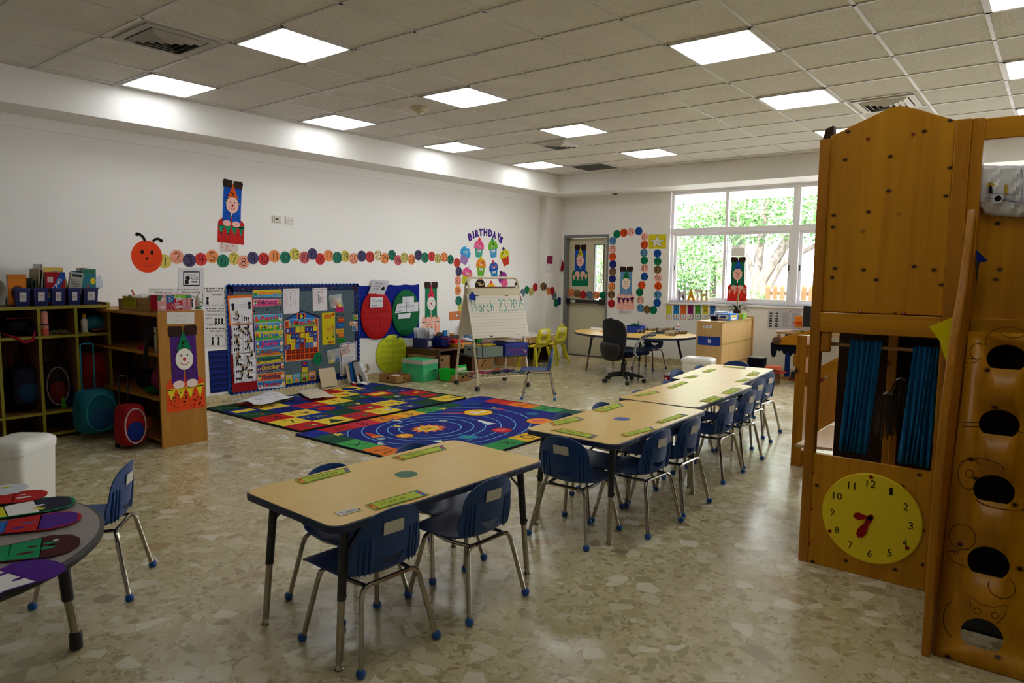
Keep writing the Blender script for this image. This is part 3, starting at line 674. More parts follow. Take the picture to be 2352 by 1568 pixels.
place_chair(-4.70, 6.53, 214, 'blue school chair standing alone between rug and easel', 'single blue chairs', False)
place_chair(-4.86, 9.62, -95, 'blue chair with smile slot behind the half round table', 'single blue chairs', False)

# ================================================================ tables
def table(lab, x, y, rz, L, W, h, dot=None, group='wood topped tables with blue edges'):
    c, s = math.cos(rz), math.sin(rz); root = thing('activity_table', lab, 'table', (x, y, 0), rz, group)
    def loc(mb, n, par=root, **k):
        me_o = obj(n, mb, None, loc=(0, 0, 0), **k); me_o.parent = par; return me_o
    pts = rrect(-W/2, -L/2, W/2, L/2, .055, 5)
    t = MB('edge_blue').prism([(a, b, h-.028) for a, b in pts], (0, 0, .028)); loc(t, 'edge_band', bevel=.004)
    pts2 = rrect(-W/2+.006, -L/2+.006, W/2-.006, L/2-.006, .05, 5)
    loc(MB('laminate').prism([(a, b, h-.02) for a, b in pts2], (0, 0, .0215)), 'tabletop')
    for sx in (-1, 1):
        for sy in (-1, 1):
            a, b = sx*(W/2-.075), sy*(L/2-.1); a2, b2 = sx*(W/2-.06), sy*(L/2-.055)
            P0, P1 = Vector((a, b, h-.03)), Vector((a2, b2, 0)); q = lambda t: P0+(P1-P0)*t
            lg = loc(MB('black_metal').tube([q(0), q(.52)], .0165, 12), 'leg')
            br = MB('black_metal').tube([(a, b-sy*.09, h-.035), q(.2)], .006, 8); loc(br, 'brace')
            ex = MB('chrome').tube([q(.5), q(.95)], .0135, 12); e_ = loc(ex, 'leg_extension', lg)
            loc(MB('chrome').lathe([(.016, 0), (.018, .006), (.012, .014), (.01, .03)], (a2, b2, 0), 12), 'glide', lg)
            loc(MB('black_metal').ball(tuple(q(.48)+Vector((sx*.018, 0, 0))), .008, 8), 'screw', lg)
    if dot:
        d_ = MB(C(dot, .5)).lathe([(.05, h+.0012), (.05, h+.0022)], (0, 0, 0), 28); loc(d_, 'round_sticker')
    return root
TA = table('near wood top table standing apart with a green dot', -2.205, 2.075, math.radians(-2.2), 1.2, .62, .56, (0, 96, 66))
TB1 = table('nearest table of the long row with a blue dot', -2.06, 3.735, math.radians(.6), 1.22, .60, .56, (24, 60, 160))
TB2 = table('middle table of the long row, shining from the window', -2.16, 4.95, math.radians(1.6), 1.2, .60, .563)
TB3 = table('farthest table of the long row beside the white bin', -2.33, 6.10, math.radians(5), 1.18, .60, .56)
# name strips on the tables: pixel corners TL TR BR BL as read from the photograph, on the table plane
def strip(p, lab, h, cols=((190, 206, 70), (40, 90, 50), (200, 60, 50)), word='Writing', nm='name_strip'):
    q = [atz(x, y, h) for x, y in p]; f = fquad(q, Vector((0, 0, 1))); mb = MB(C((200, 210, 80), .25)); d_ = D(mb, f, .0012, .0004); d_.base(SQ, cols[0])
    a = f.asp
    if nm == 'name_strip':
        d_.rect(.0, .0, 1, .08, cols[1]).rect(0, .92, 1, 1, cols[1]).rect(.02, .15, .1, .85, cols[2]).rect(.04, .3, .08, .6, (230, 200, 60), 2).rect(.9, .15, .98, .85, (60, 110, 190)).rect(.92, .35, .96, .7, cols[2], 2)
        d_.hand(word, .2, .42, .36, .05, (110, 90, 30), 2, 1.2, a).lines(.2, .12, .8, .32, 2, (150, 170, 60), 1)
    else: d_.hand(word, .1, .25, .5, .06, INK, 2, 1.3, a)
    tag(obj(nm, mb, loc=q[3], smooth=False), lab, 'name strip' if nm == 'name_strip' else 'label', 'paper strips taped on the tables')
SP = [([(676, 1101), (800, 1073), (806, 1083), (694, 1112)], 'yellow green name strip at the near table\'s left end, far side', .5625),
 ([(900, 1050), (1017, 1022), (1026, 1031), (924, 1057)], 'yellow green name strip at the near table\'s far left side', .5625),
 ([(838, 1160), (960, 1125), (986, 1136), (862, 1172)], 'curled yellow green name strip on the near table\'s front edge', .5625),
 ([(1262, 970), (1325, 957), (1342, 963), (1272, 978)], 'yellow green name strip on the row\'s near table, left side', .5625),
 ([(1290, 984), (1374, 1000), (1360, 1007), (1264, 988)], 'yellow green name strip along the near end of the row', .5625),
 ([(1424, 998), (1496, 980), (1506, 986), (1436, 1003)], 'yellow green name strip on near row table, front right', .5625),
 ([(1358, 942), (1424, 925), (1434, 931), (1384, 947)], 'yellow green name strip on near row table, far left', .5625),
 ([(1505, 969), (1562, 950), (1580, 953), (1520, 972)], 'shining name strip on near row table, far right', .5625),
 ([(1452, 908), (1506, 898), (1516, 901), (1466, 910)], 'yellow green name strip on middle table, near left', .5655),
 ([(1530, 890), (1570, 876), (1582, 878), (1544, 892)], 'glossy pale name strip on middle table, far left', .5655),
 ([(1606, 921), (1640, 909), (1662, 913), (1636, 925)], 'glossy white name strip on middle table, near right', .5655),
 ([(1656, 903), (1684, 890), (1706, 893), (1676, 905)], 'green name strip on middle table, far right', .5655),
 ([(1568, 867), (1592, 862), (1607, 863), (1586, 869)], 'name strip on the far table, near left', .5625),
 ([(1612, 854), (1632, 846), (1646, 848), (1628, 855)], 'white name strip on the far table, far left', .5625),
 ([(1688, 876), (1712, 869), (1727, 870), (1704, 878)], 'name strip on the far table, near right', .5625),
 ([(1712, 862), (1730, 853), (1747, 855), (1736, 864)], 'pale name strip on the far table, far right', .5625),
 ([(1662, 840), (1714, 844), (1712, 847), (1660, 842)], 'green name strip along the far end of the row', .5625)]
WD = ['Nicolas', 'Sofia', 'Maria', 'Lucas', 'Amanda', 'Carlos', 'Diego', 'Emma']
for k, (p, lab, h) in enumerate(SP): strip(p, lab, h, word=WD[k % 8])
strip([(768, 1177), (818, 1166), (831, 1171), (783, 1185)], 'white label reading Table at the near table\'s left corner', .5625, ((220, 218, 214),)*3, 'Table', 'table_label')

# round grey table at the left with painted paper shoes
rt = Vector((-2.96, .47, 0)); RR, RH = .62, .51
root = thing('round_table', 'grey topped round table with a black edge at the left', 'table', rt)
mat('grey_laminate', (132, 122, 120), .35)
obj('edge_band', MB('black_plastic').lathe([(RR-.006, RH-.032), (RR, RH-.026), (RR+.003, RH-.014), (RR, RH-.003), (RR-.008, RH-.001)], (rt.x, rt.y, 0), 72), root)
obj('tabletop', MB('grey_laminate').lathe([(RR-.012, RH-.02), (RR-.012, RH)], (rt.x, rt.y, 0), 72), root)
for a in (62, 152, 242, 332):
    a = math.radians(a+18); x, y = rt.x+math.cos(a)*(RR-.14), rt.y+math.sin(a)*(RR-.14); x2, y2 = rt.x+math.cos(a)*(RR-.1), rt.y+math.sin(a)*(RR-.1)
    lg = obj('leg', MB('black_metal').tube([(x, y, RH-.02), (x+(x2-x)*.55, y+(y2-y)*.55, .2)], .021, 14), root)
    obj('leg_extension', MB('chrome').tube([(x+(x2-x)*.5, y+(y2-y)*.5, .22), (x2, y2, .06)], .0165, 14), lg)
    obj('foot_cap', MB('black_plastic').lathe([(.02, 0), (.023, .004), (.023, .06), (.018, .068)], (x2, y2, 0), 14), lg)
def sole(lab, p0, p1, w, cols, seed, z):
    """painted paper sole from heel p0 to toe p1 (pixels on the table)"""
    a, b = atz(*p0, RH), atz(*p1, RH); ax = (b-a); L = ax.length; ax.normalize(); f = fplane(PL((0, 0, 0), ax, Vector((0, 0, 1)).cross(ax)), Vector((a.x, a.y, z)))
    out = [(L*t, w*h_) for t, h_ in ((0, 0), (.02, .3), (.1, .44), (.25, .42), (.42, .34), (.6, .42), (.78, .5), (.92, .4), (.99, .18), (1, 0))]
    pts = out+[(x, -y) for x, y in out[-2:0:-1]]
    mb = MB(C(cols[0])); d_ = D(mb, f, .0015, .0003); d_.base([(x, y) for x, y in pts][::-1] if False else pts, cols[0]); R_ = random.Random(seed)
    def band(t0, t1, c, L_=1, s=.9):
        up = []; n = 8
        for i in range(n+1):
            t = t0+(t1-t0)*i/n; hw = 0
            for (ta, ha), (tb, hb) in zip(((0, 0), (.02, .3), (.1, .44), (.25, .42), (.42, .34), (.6, .42), (.78, .5), (.92, .4), (.99, .18), (1, 0)), ((.02, .3), (.1, .44), (.25, .42), (.42, .34), (.6, .42), (.78, .5), (.92, .4), (.99, .18), (1, 0), (1, 0))):
                if ta <= t <= tb: hw = ha+(hb-ha)*((t-ta)/max(tb-ta, 1e-6)); break
            up.append((L*t, w*hw*s))
        d_.poly(up+[(x, -y) for x, y in up[::-1]], c, L_)
    t = .04
    for k, c_ in enumerate(cols[1:]):
        e = .97 if k == len(cols)-2 else t+(.93/(len(cols)-1)); band(t, e, c_, 1, .92); t = e-.01
    for _ in range(9): x, y = R_.uniform(.1, .85)*L, R_.uniform(-.25, .25)*w; d_.disc(x, y, R_.uniform(.008, .028), R_.uniform(.005, .014), R_.choice(cols), 2, 9)
    tag(obj('paper_shoe_sole', mb, loc=(a.x, a.y, z), smooth=False), lab, 'paper cutout', 'painted paper soles on the round table')
RED, YEL, GRN, BLU, PUR, MAR = (176, 16, 20), (206, 200, 30), (6, 136, 88), (20, 96, 176), (72, 20, 130), (64, 12, 18)
sole('painted paper sole, purple and white, nearest on the round table', (-150, 1395), (130, 1290), .22, [PUR, YEL, WHITE, PUR], 1, RH+.001)
sole('painted paper sole, green and maroon with white', (-150, 1300), (185, 1245), .22, [MAR, WHITE, GRN, GRN, MAR], 2, RH+.004)
sole('painted paper sole, blue and red with purple toe', (-170, 1240), (188, 1190), .20, [RED, BLU, BLU, RED, PUR], 3, RH+.007)
sole('painted paper sole, white yellow and black with green toe', (-160, 1212), (174, 1152), .20, [GRN, WHITE, YEL, WHITE, (20, 24, 50)], 4, RH+.010)
sole('painted paper sole, bright red, at the back of the table', (-120, 1170), (110, 1140), .17, [RED, WHITE, RED, RED], 5, RH+.013)
sole('painted paper sole, white with blue strokes, topmost at back', (-150, 1150), (66, 1128), .16, [WHITE, YEL, WHITE, (200, 206, 214)], 6, RH+.016)

# ================================================================ white bins
def bin_(lab, x, y, rz, w_, d_, h, name='waste_bin'):
    root = thing(name, lab, 'bin', (x, y, 0), rz, 'white plastic bins')
    def loc(mb, n, par=root, **k): q = obj(n, mb, None, loc=(0, 0, 0), **k); q.parent = par; return q
    b = MB('white_plastic'); rows = []
    for z, s in ((0, .86), (.01, .88), (h*.85, .97)): rows.append([Vector((px*s, py*s, z)) for px, py in rrect(-w_/2, -d_/2, w_/2, d_/2, .04, 5)])
    b.grid(rows, True); b.poly([p.copy() for p in rows[0]][::-1]); b.poly([p.copy() for p in rows[-1]]); loc(b, 'body')
    l = MB('white_plastic'); rows = []
    for z, s in ((h*.84, 1.02), (h*.93, 1.04), (h*.96, 1.0), (h, .82), (h*1.005, .4)): rows.append([Vector((px*s, py*s, z)) for px, py in rrect(-w_/2, -d_/2, w_/2, d_/2, .05, 5)])
    l.grid(rows, True); l.poly([p.copy() for p in rows[-1]]); loc(l, 'lid')
    return root
bin_('white lidded plastic bin in front of the low wood shelf unit', -3.52, 8.32, math.radians(8), .38, .27, .41)
bin_('white lidded plastic bin behind the round table at the left', -4.72, 1.37, math.radians(-52), .34, .26, .46)
bin_('white bin cut by the left edge of the picture', -4.58, .82, math.radians(-50), .34, .26, .36)

# ================================================================ wooden playhouse at the right
def wpl(Y): return PL((0, Y, 0), (1, 0, 0), (0, 0, 1))
PY = 3.63
root = thing('wooden_playhouse', 'tall knotty pine playhouse with a gabled top and curtained window', 'playhouse', (-.65, PY, 0), 0)
PX0, PX1 = -.955, -.375
def part(n, mb, par=None, **k): return obj(n, mb, par or root, **k)
part('post', MB('pine_post').box((PX0-.005, PY-.012, 0), (PX0+.042, PY+.05, 2.10)), bevel=.004)
part('post', MB('pine_post').box((PX1-.03, PY-.014, 0), (PX1+.03, PY+.07, 2.125)), bevel=.004)
part('post', MB('pine_post').box((PX1+.03, PY-.002, 0), (PX1+.075, PY+.09, 2.125)), bevel=.004)
z0 = 1.275
g = MB('pine').prism([(PX0+.04, PY, z0), (PX1-.03, PY, z0), (PX1-.03, PY, 2.125), (-.55, PY, 2.19), (-.62, PY, 2.215), (-.66, PY, 2.215), (-.80, PY, 2.16), (PX0+.04, PY, 2.112)], (0, .02, 0)); gp = part('gable_panel', g, bevel=.003)
part('cross_rail', MB('pine_rail').box((PX0+.04, PY-.016, 1.175), (PX1-.03, PY+.02, 1.27)), bevel=.003)
part('lower_panel', MB('pine').box((PX0+.01, PY-.004, .0), (PX1-.02, PY+.016, .565)), bevel=.003)
part('side_panel', MB(C((46, 28, 16))).box((PX1-.02, PY+.095, 0), (PX1+.0, PY+.9, 2.1)))  # dark brown carries the shade of the playhouse interior
part('back_panel', MB(C((46, 28, 16))).box((-1.03, PY+.9, 0), (PX1+.0, PY+.92, 1.9)))  # closes the view through the window, interior shade put into its colour
part('post', MB('pine_post').box((PX0+.2, PY+.85, 0), (PX0+.25, PY+.92, 1.5)), bevel=.003)
part('post', MB('pine_post').box((PX0+.30, PY+.45, 0), (PX0+.335, PY+.5, .9)), bevel=.003)
part('side_rail', MB('pine_y').box((PX0+.005, PY+.05, 1.19), (PX0+.03, PY+.9, 1.27)), bevel=.003)
part('added_shade_deck', MB(C((46, 28, 16))).box((PX0, PY+.02, 1.2), (PX1, PY+.92, 1.225)))  # deck added to keep light out, interior shade in its colour
# washers
ws = [(1994, 319), (2098, 308), (1894, 406), (1892, 495), (1888, 584), (1884, 671), (1976, 715), (2076, 719), (2204, 384), (2199, 483), (2193, 581), (2188, 678)]
for x, y in ws:
    c = aty(x, y, PY); s_ = part('washer', MB(C((176, 40, 22))).lathe([(.008, -.003), (.008, .0)], (c.x, PY, c.z), 14, axis=1).m('chrome').lathe([(.0042, -.0045), (.0042, -.002)], (c.x, PY, c.z), 10, axis=1), gp)
for x, y in ((1866, 1085), (1863, 1168), (1859, 1248)):
    c = aty(x, y, PY-.004); part('washer', MB(C((176, 40, 22))).lathe([(.008, -.003), (.008, .0)], (c.x, PY-.004, c.z), 14, axis=1))
# curtain rod, bracket, curtains
rz_ = 1.115; part('rod_bracket', MB('pine_post').box((PX0+.045, PY-.012, 1.075), (PX0+.095, PY+.012, 1.178)), bevel=.012)
part('curtain_rod', MB('crate_wood').tube([(PX0+.08, PY+.03, rz_), (PX1, PY+.03, rz_-.004)], .0085, 12))
def curtain(lab, xa, xb, xc, xd, zt, zb):
    rows = []; n = 60; mb = MB(C((18, 92, 140), .85))
    for k in range(9):
        t = k/8; z = zt+(zb-zt)*t; l = xa+(xc-xa)*t; r = xb+(xd-xb)*t; row = []
        for i in range(n+1):
            u = i/n; amp = .008+.006*t; row.append(Vector((l+(r-l)*u+.002*math.sin(u*40+t*3), PY+.03-.020+amp*math.sin(u*2*PI*6.5+math.sin(t*2.5+u*9)*1.3)-.006*t, z-.004*math.sin(u*9)*t)))
        rows.append(row)
    top = [Vector((p.x, p.y, p.z+.02+.004*math.sin(i*1.9))) for i, p in enumerate(rows[0])]
    mb.grid([top]+rows); o = obj('curtain', mb); q = o.modifiers.new('s', 'SOLIDIFY'); q.thickness = .0015
    tag(o, lab, 'curtain', 'blue curtains on the playhouse rod')
cx_ = lambda x: aty(x, 900, PY+.02).x
curtain('left blue gathered curtain in the playhouse window', cx_(1946), cx_(2019), cx_(1933), cx_(2002), 1.122, .60)
curtain('right blue gathered curtain in the playhouse window', cx_(2091), cx_(2158), cx_(2071), cx_(2152), 1.11, .585)
# yellow clock on the lower panel
cc = aty(2000, 1190, PY-.012); rx = .218
pc_ = wpl(PY-.005); ck = thing('toy_clock', 'round yellow toy clock with red hands on the pine panel', 'clock', cc)
mb = MB(C((240, 214, 14), .5)).lathe([(rx-.004, .0), (rx, .003), (rx, .012), (rx-.004, .015)], (cc.x, PY-.02, cc.z), 64, axis=1); obj('dial', mb, ck)
f = fplane(PL((0, 0, 0), (1, 0, 0), (0, 0, 1)), Vector((cc.x, PY-.0203, cc.z))); mb = MB(INK); d_ = D(mb, f, .0004, .0003)
for n_ in range(1, 13):
    a = math.radians(90-30*n_+2); x, y = math.cos(a)*.17, math.sin(a)*.17; hw = .0205 if n_ > 9 else .0095
    if n_ == 1 or n_ == 11: hw *= .8
    d_.text(str(n_), x-hw, y-.0175, x+hw, y+.0175, (36, 34, 26), 0)
obj('numerals', mb, ck)
f = fplane(PL((0, 0, 0), (1, 0, 0), (0, 0, 1)), Vector((cc.x, PY-.021, cc.z)))
for (tx, ty), L_, w_ in (((-.056, -.002), .056, .018), ((-.036, -.08), .088, .021)):
    q = math.hypot(tx, ty); ux, uy = tx/q, ty/q; pts = []
    for t, h_ in ((-.18, 0), (-.14, .45), (0, .6), (.35, .5), (.75, 1), (1, .75), (1.12, 0)): pts.append((t, h_))
    pp = [(ux*t*L_*1.2-uy*h_*w_, uy*t*L_*1.2+ux*h_*w_) for t, h_ in pts]+[(ux*t*L_*1.2+uy*h_*w_, uy*t*L_*1.2-ux*h_*w_) for t, h_ in pts[-2:0:-1]]
    mb = MB(C((150, 22, 26), .4)); D(mb, f, .004, 0).base([(x+.0, y+.004) for x, y in pp], (150, 22, 26)); obj('hand', mb, ck)
for x, y in ((2001, 1095), (1906, 1219), (2084, 1258)):
    c = aty(x, y, PY-.02); obj('screw', MB(C((150, 34, 22))).lathe([(.009, -.0035), (.009, 0)], (c.x, PY-.02, c.z), 12, axis=1), ck)
# mop-like wigs hanging inside
def wig(lab, px, py, Y, L_, w_, seed):
    c = aty(px, py, Y); mb = MB(C((96, 84, 70), .9)); R_ = random.Random(seed)
    for k in range(60):
        a = R_.uniform(0, 2*PI); r = R_.uniform(.2, 1)*w_; mb.tube([c, c+Vector((math.cos(a)*r*.6, math.sin(a)*r*.4, -.02)), c+Vector((math.cos(a)*r, math.sin(a)*r*.7, -.09)), c+Vector((math.cos(a)*r*R_.uniform(.7, 1.1), math.sin(a)*r*.7, -L_*R_.uniform(.7, 1)))], .0022, 4)
    mb.m(C((190, 186, 180))).tube([c+Vector((-.02, -.01, .0)), c+Vector((0, -.02, .012)), c+Vector((.02, -.01, .0))], .005, 6)
    tag(obj('string_mop', mb), lab, 'mop')
wig('grey string mop head hanging lower inside the playhouse', 2040, 905, PY+.35, .24, .06, 1)
wig('grey string mop head hanging higher inside the playhouse', 2070, 872, PY+.45, .2, .055, 2)
# yellow felt pennant
q = [aty(x, y, PY-.05) for x, y in ((2134, 750), (2192, 726), (2196, 742), (2186, 842), (2176, 842), (2158, 782))]
mb = MB(C((230, 218, 20), .8)).prism(q, (0, .003, 0)); tag(obj('felt_pennant', mb), 'yellow felt flap pinned at the playhouse post', 'cloth')
q = [aty(x, y, PY-.035) for x, y in ((2180, 830), (2188, 830), (2178, 1000), (2172, 1060), (2168, 1060), (2170, 980))]
tag(obj('felt_ribbon', MB(C((26, 70, 44), .8)).prism(q, (0, .003, 0))), 'dark green strip hanging below the yellow flap', 'cloth')
c = aty(1907, 295, PY+.12); mb = MB(C((60, 44, 34))).hexa([c+Vector(v) for v in ((-.035, 0, -.06), (.02, 0, -.05), (.02, .05, -.05), (-.035, .05, -.06), (-.02, 0, -.0), (.015, 0, .012), (.015, .05, .012), (-.02, .05, 0))]).m(C((190, 160, 110))).box(c+Vector((-.045, 0, -.07)), c+Vector((.04, .06, -.05)))
tag(obj('small_wooden_toy', mb), 'small dark toy on top of the playhouse left corner', 'toy')

# second bay: top beam, back boards, shelf rail and the climbing board
root = thing('climbing_frame', 'pine climbing frame bay with a holed ramp beside the playhouse', 'climbing frame', (.0, PY-.2, 0))
part('top_beam', MB('pine_rail').box((PX1+.03, PY+.03, 2.035), (.75, PY+.075, 2.125)), bevel=.004)
part('back_panel', MB('pine').box((PX1+.07, PY+.075, 1.265), (.75, PY+.09, 1.79)), bevel=.003)
part('cross_rail', MB('pine_rail').box((PX1+.07, PY+.05, 1.19), (.75, PY+.095, 1.27)), bevel=.003)
part('post', MB('pine_post').box((.69, PY, 0), (.75, PY+.09, 2.05)), bevel=.004)
part('added_dark_floor', MB('soft_black').box((PX1+.08, PY-.3, 0), (.75, PY+.4, .012))); part('added_dark_backing', MB('soft_black').box((PX1+.08, PY+.4, 0), (.75, PY+.42, 1.19))); part('added_shade_deck', MB('shelf_wood_dark').box((PX1+.08, PY+.1, 1.17), (.75, PY+.42, 1.19))); part('side_panel', MB('soft_black').box((.73, PY+.1, 0), (.75, PY+.4, 1.17)))  # dark panels added behind the ramp so its holes look shaded
# ramp: board with round-topped foot holes
B0, B1 = Vector((0, 3.03, 0)), Vector((0, 3.50, 1.22)); ax = (B1-B0); LB = ax.length; ax = ax.normalized(); xa, xb = -.29, .36
ramp_pl = PL((0, 3.03, 0), (1, 0, 0), ax)
def rp(x, t): return Vector((x, B0.y, 0))+ax*t
nrm = ramp_pl.n
holes = []
for x, y in ((2312, 820), (2295, 970), (2283, 1122), (2270, 1288), (2255, 1455)):
    p = ramp_pl.px(x, y); holes.append((p.x, (p-B0).dot(ax)))
bm = bmesh.new()
def hole_pts(cx, ct, s=1.): return [(cx+.068*s*math.cos(a), ct-.008+.062*s*max(math.sin(a), -.72)) for a in [2*PI*k/24 for k in range(24)]]
outer = [(xa, 0), (xb, 0), (xb, LB), (xa, LB)]
ov = [bm.verts.new(rp(*p)) for p in outer]; ed = [bm.edges.new((ov[i], ov[(i+1) % 4])) for i in range(4)]
for (cx, ct) in holes:
    hv = [bm.verts.new(rp(*p)) for p in hole_pts(cx, ct)]; ed += [bm.edges.new((hv[i], hv[(i+1) % 24])) for i in range(24)]
bmesh.ops.triangle_fill(bm, use_beauty=True, use_dissolve=False, edges=ed)
res = [f for f in bm.faces]
for f in res:
    c = f.calc_center_median()
    for (cx, ct) in holes:
        if ((c.x-cx)/.067)**2+(((c-B0).dot(ax)-ct+.008)/.058)**2 < .9 and all(abs(v.co.x-cx) < .07 for v in f.verts): bm.faces.remove(f); break
mb = MB('pine'); vi = {v: i for i, v in enumerate(bm.verts)}; mb.add([v.co.copy() for v in bm.verts], [[vi[v] for v in f.verts] for f in bm.faces]); bm.free()
o = part('climbing_board', mb); q = o.modifiers.new('s', 'SOLIDIFY'); q.thickness = .02; q.offset = 0
# engraved animal outlines round the holes
f = fplane(ramp_pl, B0+nrm*.0105)
for k, (cx, ct) in enumerate(holes):
    mb = MB(C((70, 40, 10))); d_ = D(mb, f, .0003, .0002)
    c0 = (cx, ct)
    def s(pts): d_.stroke([(cx+a*1.4, ct+b*1.4) for a, b in pts], .0026, (70, 42, 12), 0)
    if k == 0: s(arc(.0, .045, .055, .045, 200, -20, 14)); s(arc(.01, .075, .03, .018, 200, 340, 6)); s(arc(-.07, .01, .02, .025, 60, 300, 8)); s(arc(-.09, -.02, .02, .008, 0, 360, 8))
    if k == 1: s([(-.045, -.02), (-.085, -.025), (-.085, -.012), (-.045, -.008)]); s([(.045, -.02), (.07, -.025), (.07, .01)])
    if k == 2: s(arc(-.06, .03, .028, .045, 40, 320, 12)); s(arc(-.03, .05, .05, .028, 170, 10, 10)); s(arc(-.06, .03, .01, .012, 0, 360, 8)); s(arc(.02, -.035, .06, .018, 180, 360, 8)); s(arc(.065, .0, .012, .05, 80, -80, 8))
    if k == 3: s(arc(-.065, .05, .032, .035, 0, 360, 14)); s([(-.045, .02), (-.1, .0), (-.085, -.02), (-.045, -.03)]); s(arc(-.075, .005, .005, .005, 0, 360, 8)); s(arc(.035, -.06, .03, .03, 60, -200, 10))
    if k == 4: s([(-.03, .06), (-.035, .09), (-.01, .075), (.02, .075), (.05, .09), (.045, .06), (.03, .035)]); s(arc(-.015, .055, .008, .008, 0, 360, 8)); s(arc(.025, .055, .008, .008, 0, 360, 8)); s(arc(-.06, .02, .03, .05, 120, 260, 8))
    obj('engraving', mb, o, smooth=False)
mb = MB('pine_post'); prof = [(2.99, 0), (2.975, .4), (2.985, .72), (3.03, .94), (3.15, 1.2), (3.33, 1.42), (3.40, 1.55), (3.455, 1.70), (3.475, 1.73), (3.50, 1.72), (3.52, 1.60), (3.56, 1.42), (3.56, 1.2), (3.3, .6), (3.09, 0)]
mb.prism([(-.325, y, z) for y, z in prof], (.03, 0, 0)); part('side_board', mb, bevel=.006)
mb = MB('pine_post').prism([(xb, y, z) for y, z in prof], (.03, 0, 0)); part('side_board', mb, bevel=.006)
# bag over the beam of boards
pl = wpl(PY+.06); root2 = thing('cloth_bag', 'crinkled silver grey bag hung over the pine boards', 'bag', pl.px(2310, 490))
rows = []
for j in range(13):
    row = []; v = j/12
    for i in range(25):
        u = i/24; x = 2256+u*150-8*math.sin(v*3)*(1-u)+(6 if v > .85 else 0)*(1-u); y = 380+v*112+14*max(0, .12-u)*(-8 if v < .5 else 6)*0 + 6*math.sin(u*3)*v
        p = aty(x, y, PY+.055); p.y -= .012*math.sin(v*PI)+.006*math.sin(u*17+v*9)*math.sin(v*13+u*5)+.004*math.sin(u*41+v*23); row.append(p)
    rows.append(row)
mb = MB(C((222, 220, 216), .3)).grid(rows); o = obj('flap', mb, root2); q = o.modifiers.new('s', 'SOLIDIFY'); q.thickness = .01; q.offset = 1
def bagmap(a, b): p = aty(a, b, PY+.03); return p
mb = MB(C((40, 70, 150)))
for ln in (((2262, 444), (2330, 446)), ((2262, 455), (2330, 457)), ((2346, 384), (2350, 420), (2345, 470)), ((2304, 458), (2345, 462), (2352, 462))): mb.tube([bagmap(*p) for p in ln], .0009, 5)
mb.m(INK).tube([bagmap(2302, 460), bagmap(2352, 467)], .0016, 5).m(C((196, 160, 60))).prism([bagmap(*p) for p in ((2267, 420), (2267, 429), (2286, 426), (2283, 420))], (0, .002, 0)).m(INK).prism([bagmap(*p) for p in ((2272, 419), (2278, 419), (2280, 444), (2270, 444))], (0, .002, 0))
mb.m(C((196, 160, 60))).prism([bagmap(*p) for p in ((2307, 424), (2316, 424), (2314, 448), (2305, 448))], (0, .002, 0))
c = bagmap(2292, 456); mb.m(C((220, 220, 220))).lathe([(.02, 0), (.02, .003)], (c.x, c.y, c.z), 16, axis=1).m(INK).lathe([(.013, -.001), (.013, .003)], (c.x, c.y, c.z), 16, axis=1); obj('print', mb, root2)
q = [aty(x, y, PY+.05) for x, y in ((2246, 400), (2258, 390), (2262, 470), (2246, 462), (2240, 440))]
obj('strap', MB(C((150, 104, 24))).prism(q, (0, .01, 0)), root2, label='ochre strap'); 
q = [aty(x, y, PY+.045) for x, y in ((2240, 392), (2250, 390), (2246, 430), (2240, 440))]; obj('lining', MB(C((20, 130, 60))).prism(q, (0, .01, 0)), root2, label='green lining')
q = [aty(x, y, PY+.0) for x, y in ((2242, 574), (2266, 596), (2266, 600), (2243, 603))]; tag(obj('blue_toy_flag', MB(C((16, 30, 110))).prism(q, (0, .03, 0)).m(C((40, 40, 46))).prism([aty(x, y, PY) for x, y in ((2243, 602), (2249, 602), (2241, 655))], (0, .02, 0))), 'dark blue pointed plastic piece behind the ramp edge', 'toy')

# stair of the playhouse behind
root = thing('wooden_stair', 'dark pine stair with sloping handrails behind the playhouse', 'stair', (-1.5, 5.5, 0))
a = atz(1826, 1068, 0); part('post', MB('pine_post').box((a.x-.03, a.y-.02, 0), (a.x+.045, a.y+.06, 1.0)), bevel=.004)
zt = 1.0
def slope(n, p0, p1, hh, Y0, th=.03, m_='pine_rail'):
    p = [aty(*p0, Y0), aty(*p1, Y0)]; q = MB(m_).prism([(p[0].x, Y0, p[0].z), (p[1].x, Y0, p[1].z), (p[1].x, Y0, p[1].z-hh), (p[0].x, Y0, p[0].z-hh)], (0, th, 0)); part(n, q, bevel=.003)
slope('handrail', (1822, 815), (1905, 762), .09, a.y+.01)
slope('handrail', (1838, 865), (1935, 815), .10, a.y+.02)
part('side_board', MB('shelf_wood').prism([aty(x, y, a.y+.5) for x, y in ((1862, 900), (1930, 840), (1930, 960), (1862, 1000))], (0, .02, 0)))
part('base_rail', MB('pine_rail').box((a.x+.03, a.y-.0, .0), (a.x+.9, a.y+.03, .12)), bevel=.003)
s0 = aty(1826, 1028, 4.9); b_ = MB(C((206, 176, 140), .3)); q = [atz(x, y, .3) for x, y in ((1826, 1026), (1905, 982), (1945, 986), (1912, 1036))]
b_.prism(q, (0, 0, .02)); tr_ = part('step', b_, bevel=.004)
part('post', MB('shelf_wood_dark').box((a.x+.42, a.y+.5, 0), (a.x+.5, a.y+.55, .8)))

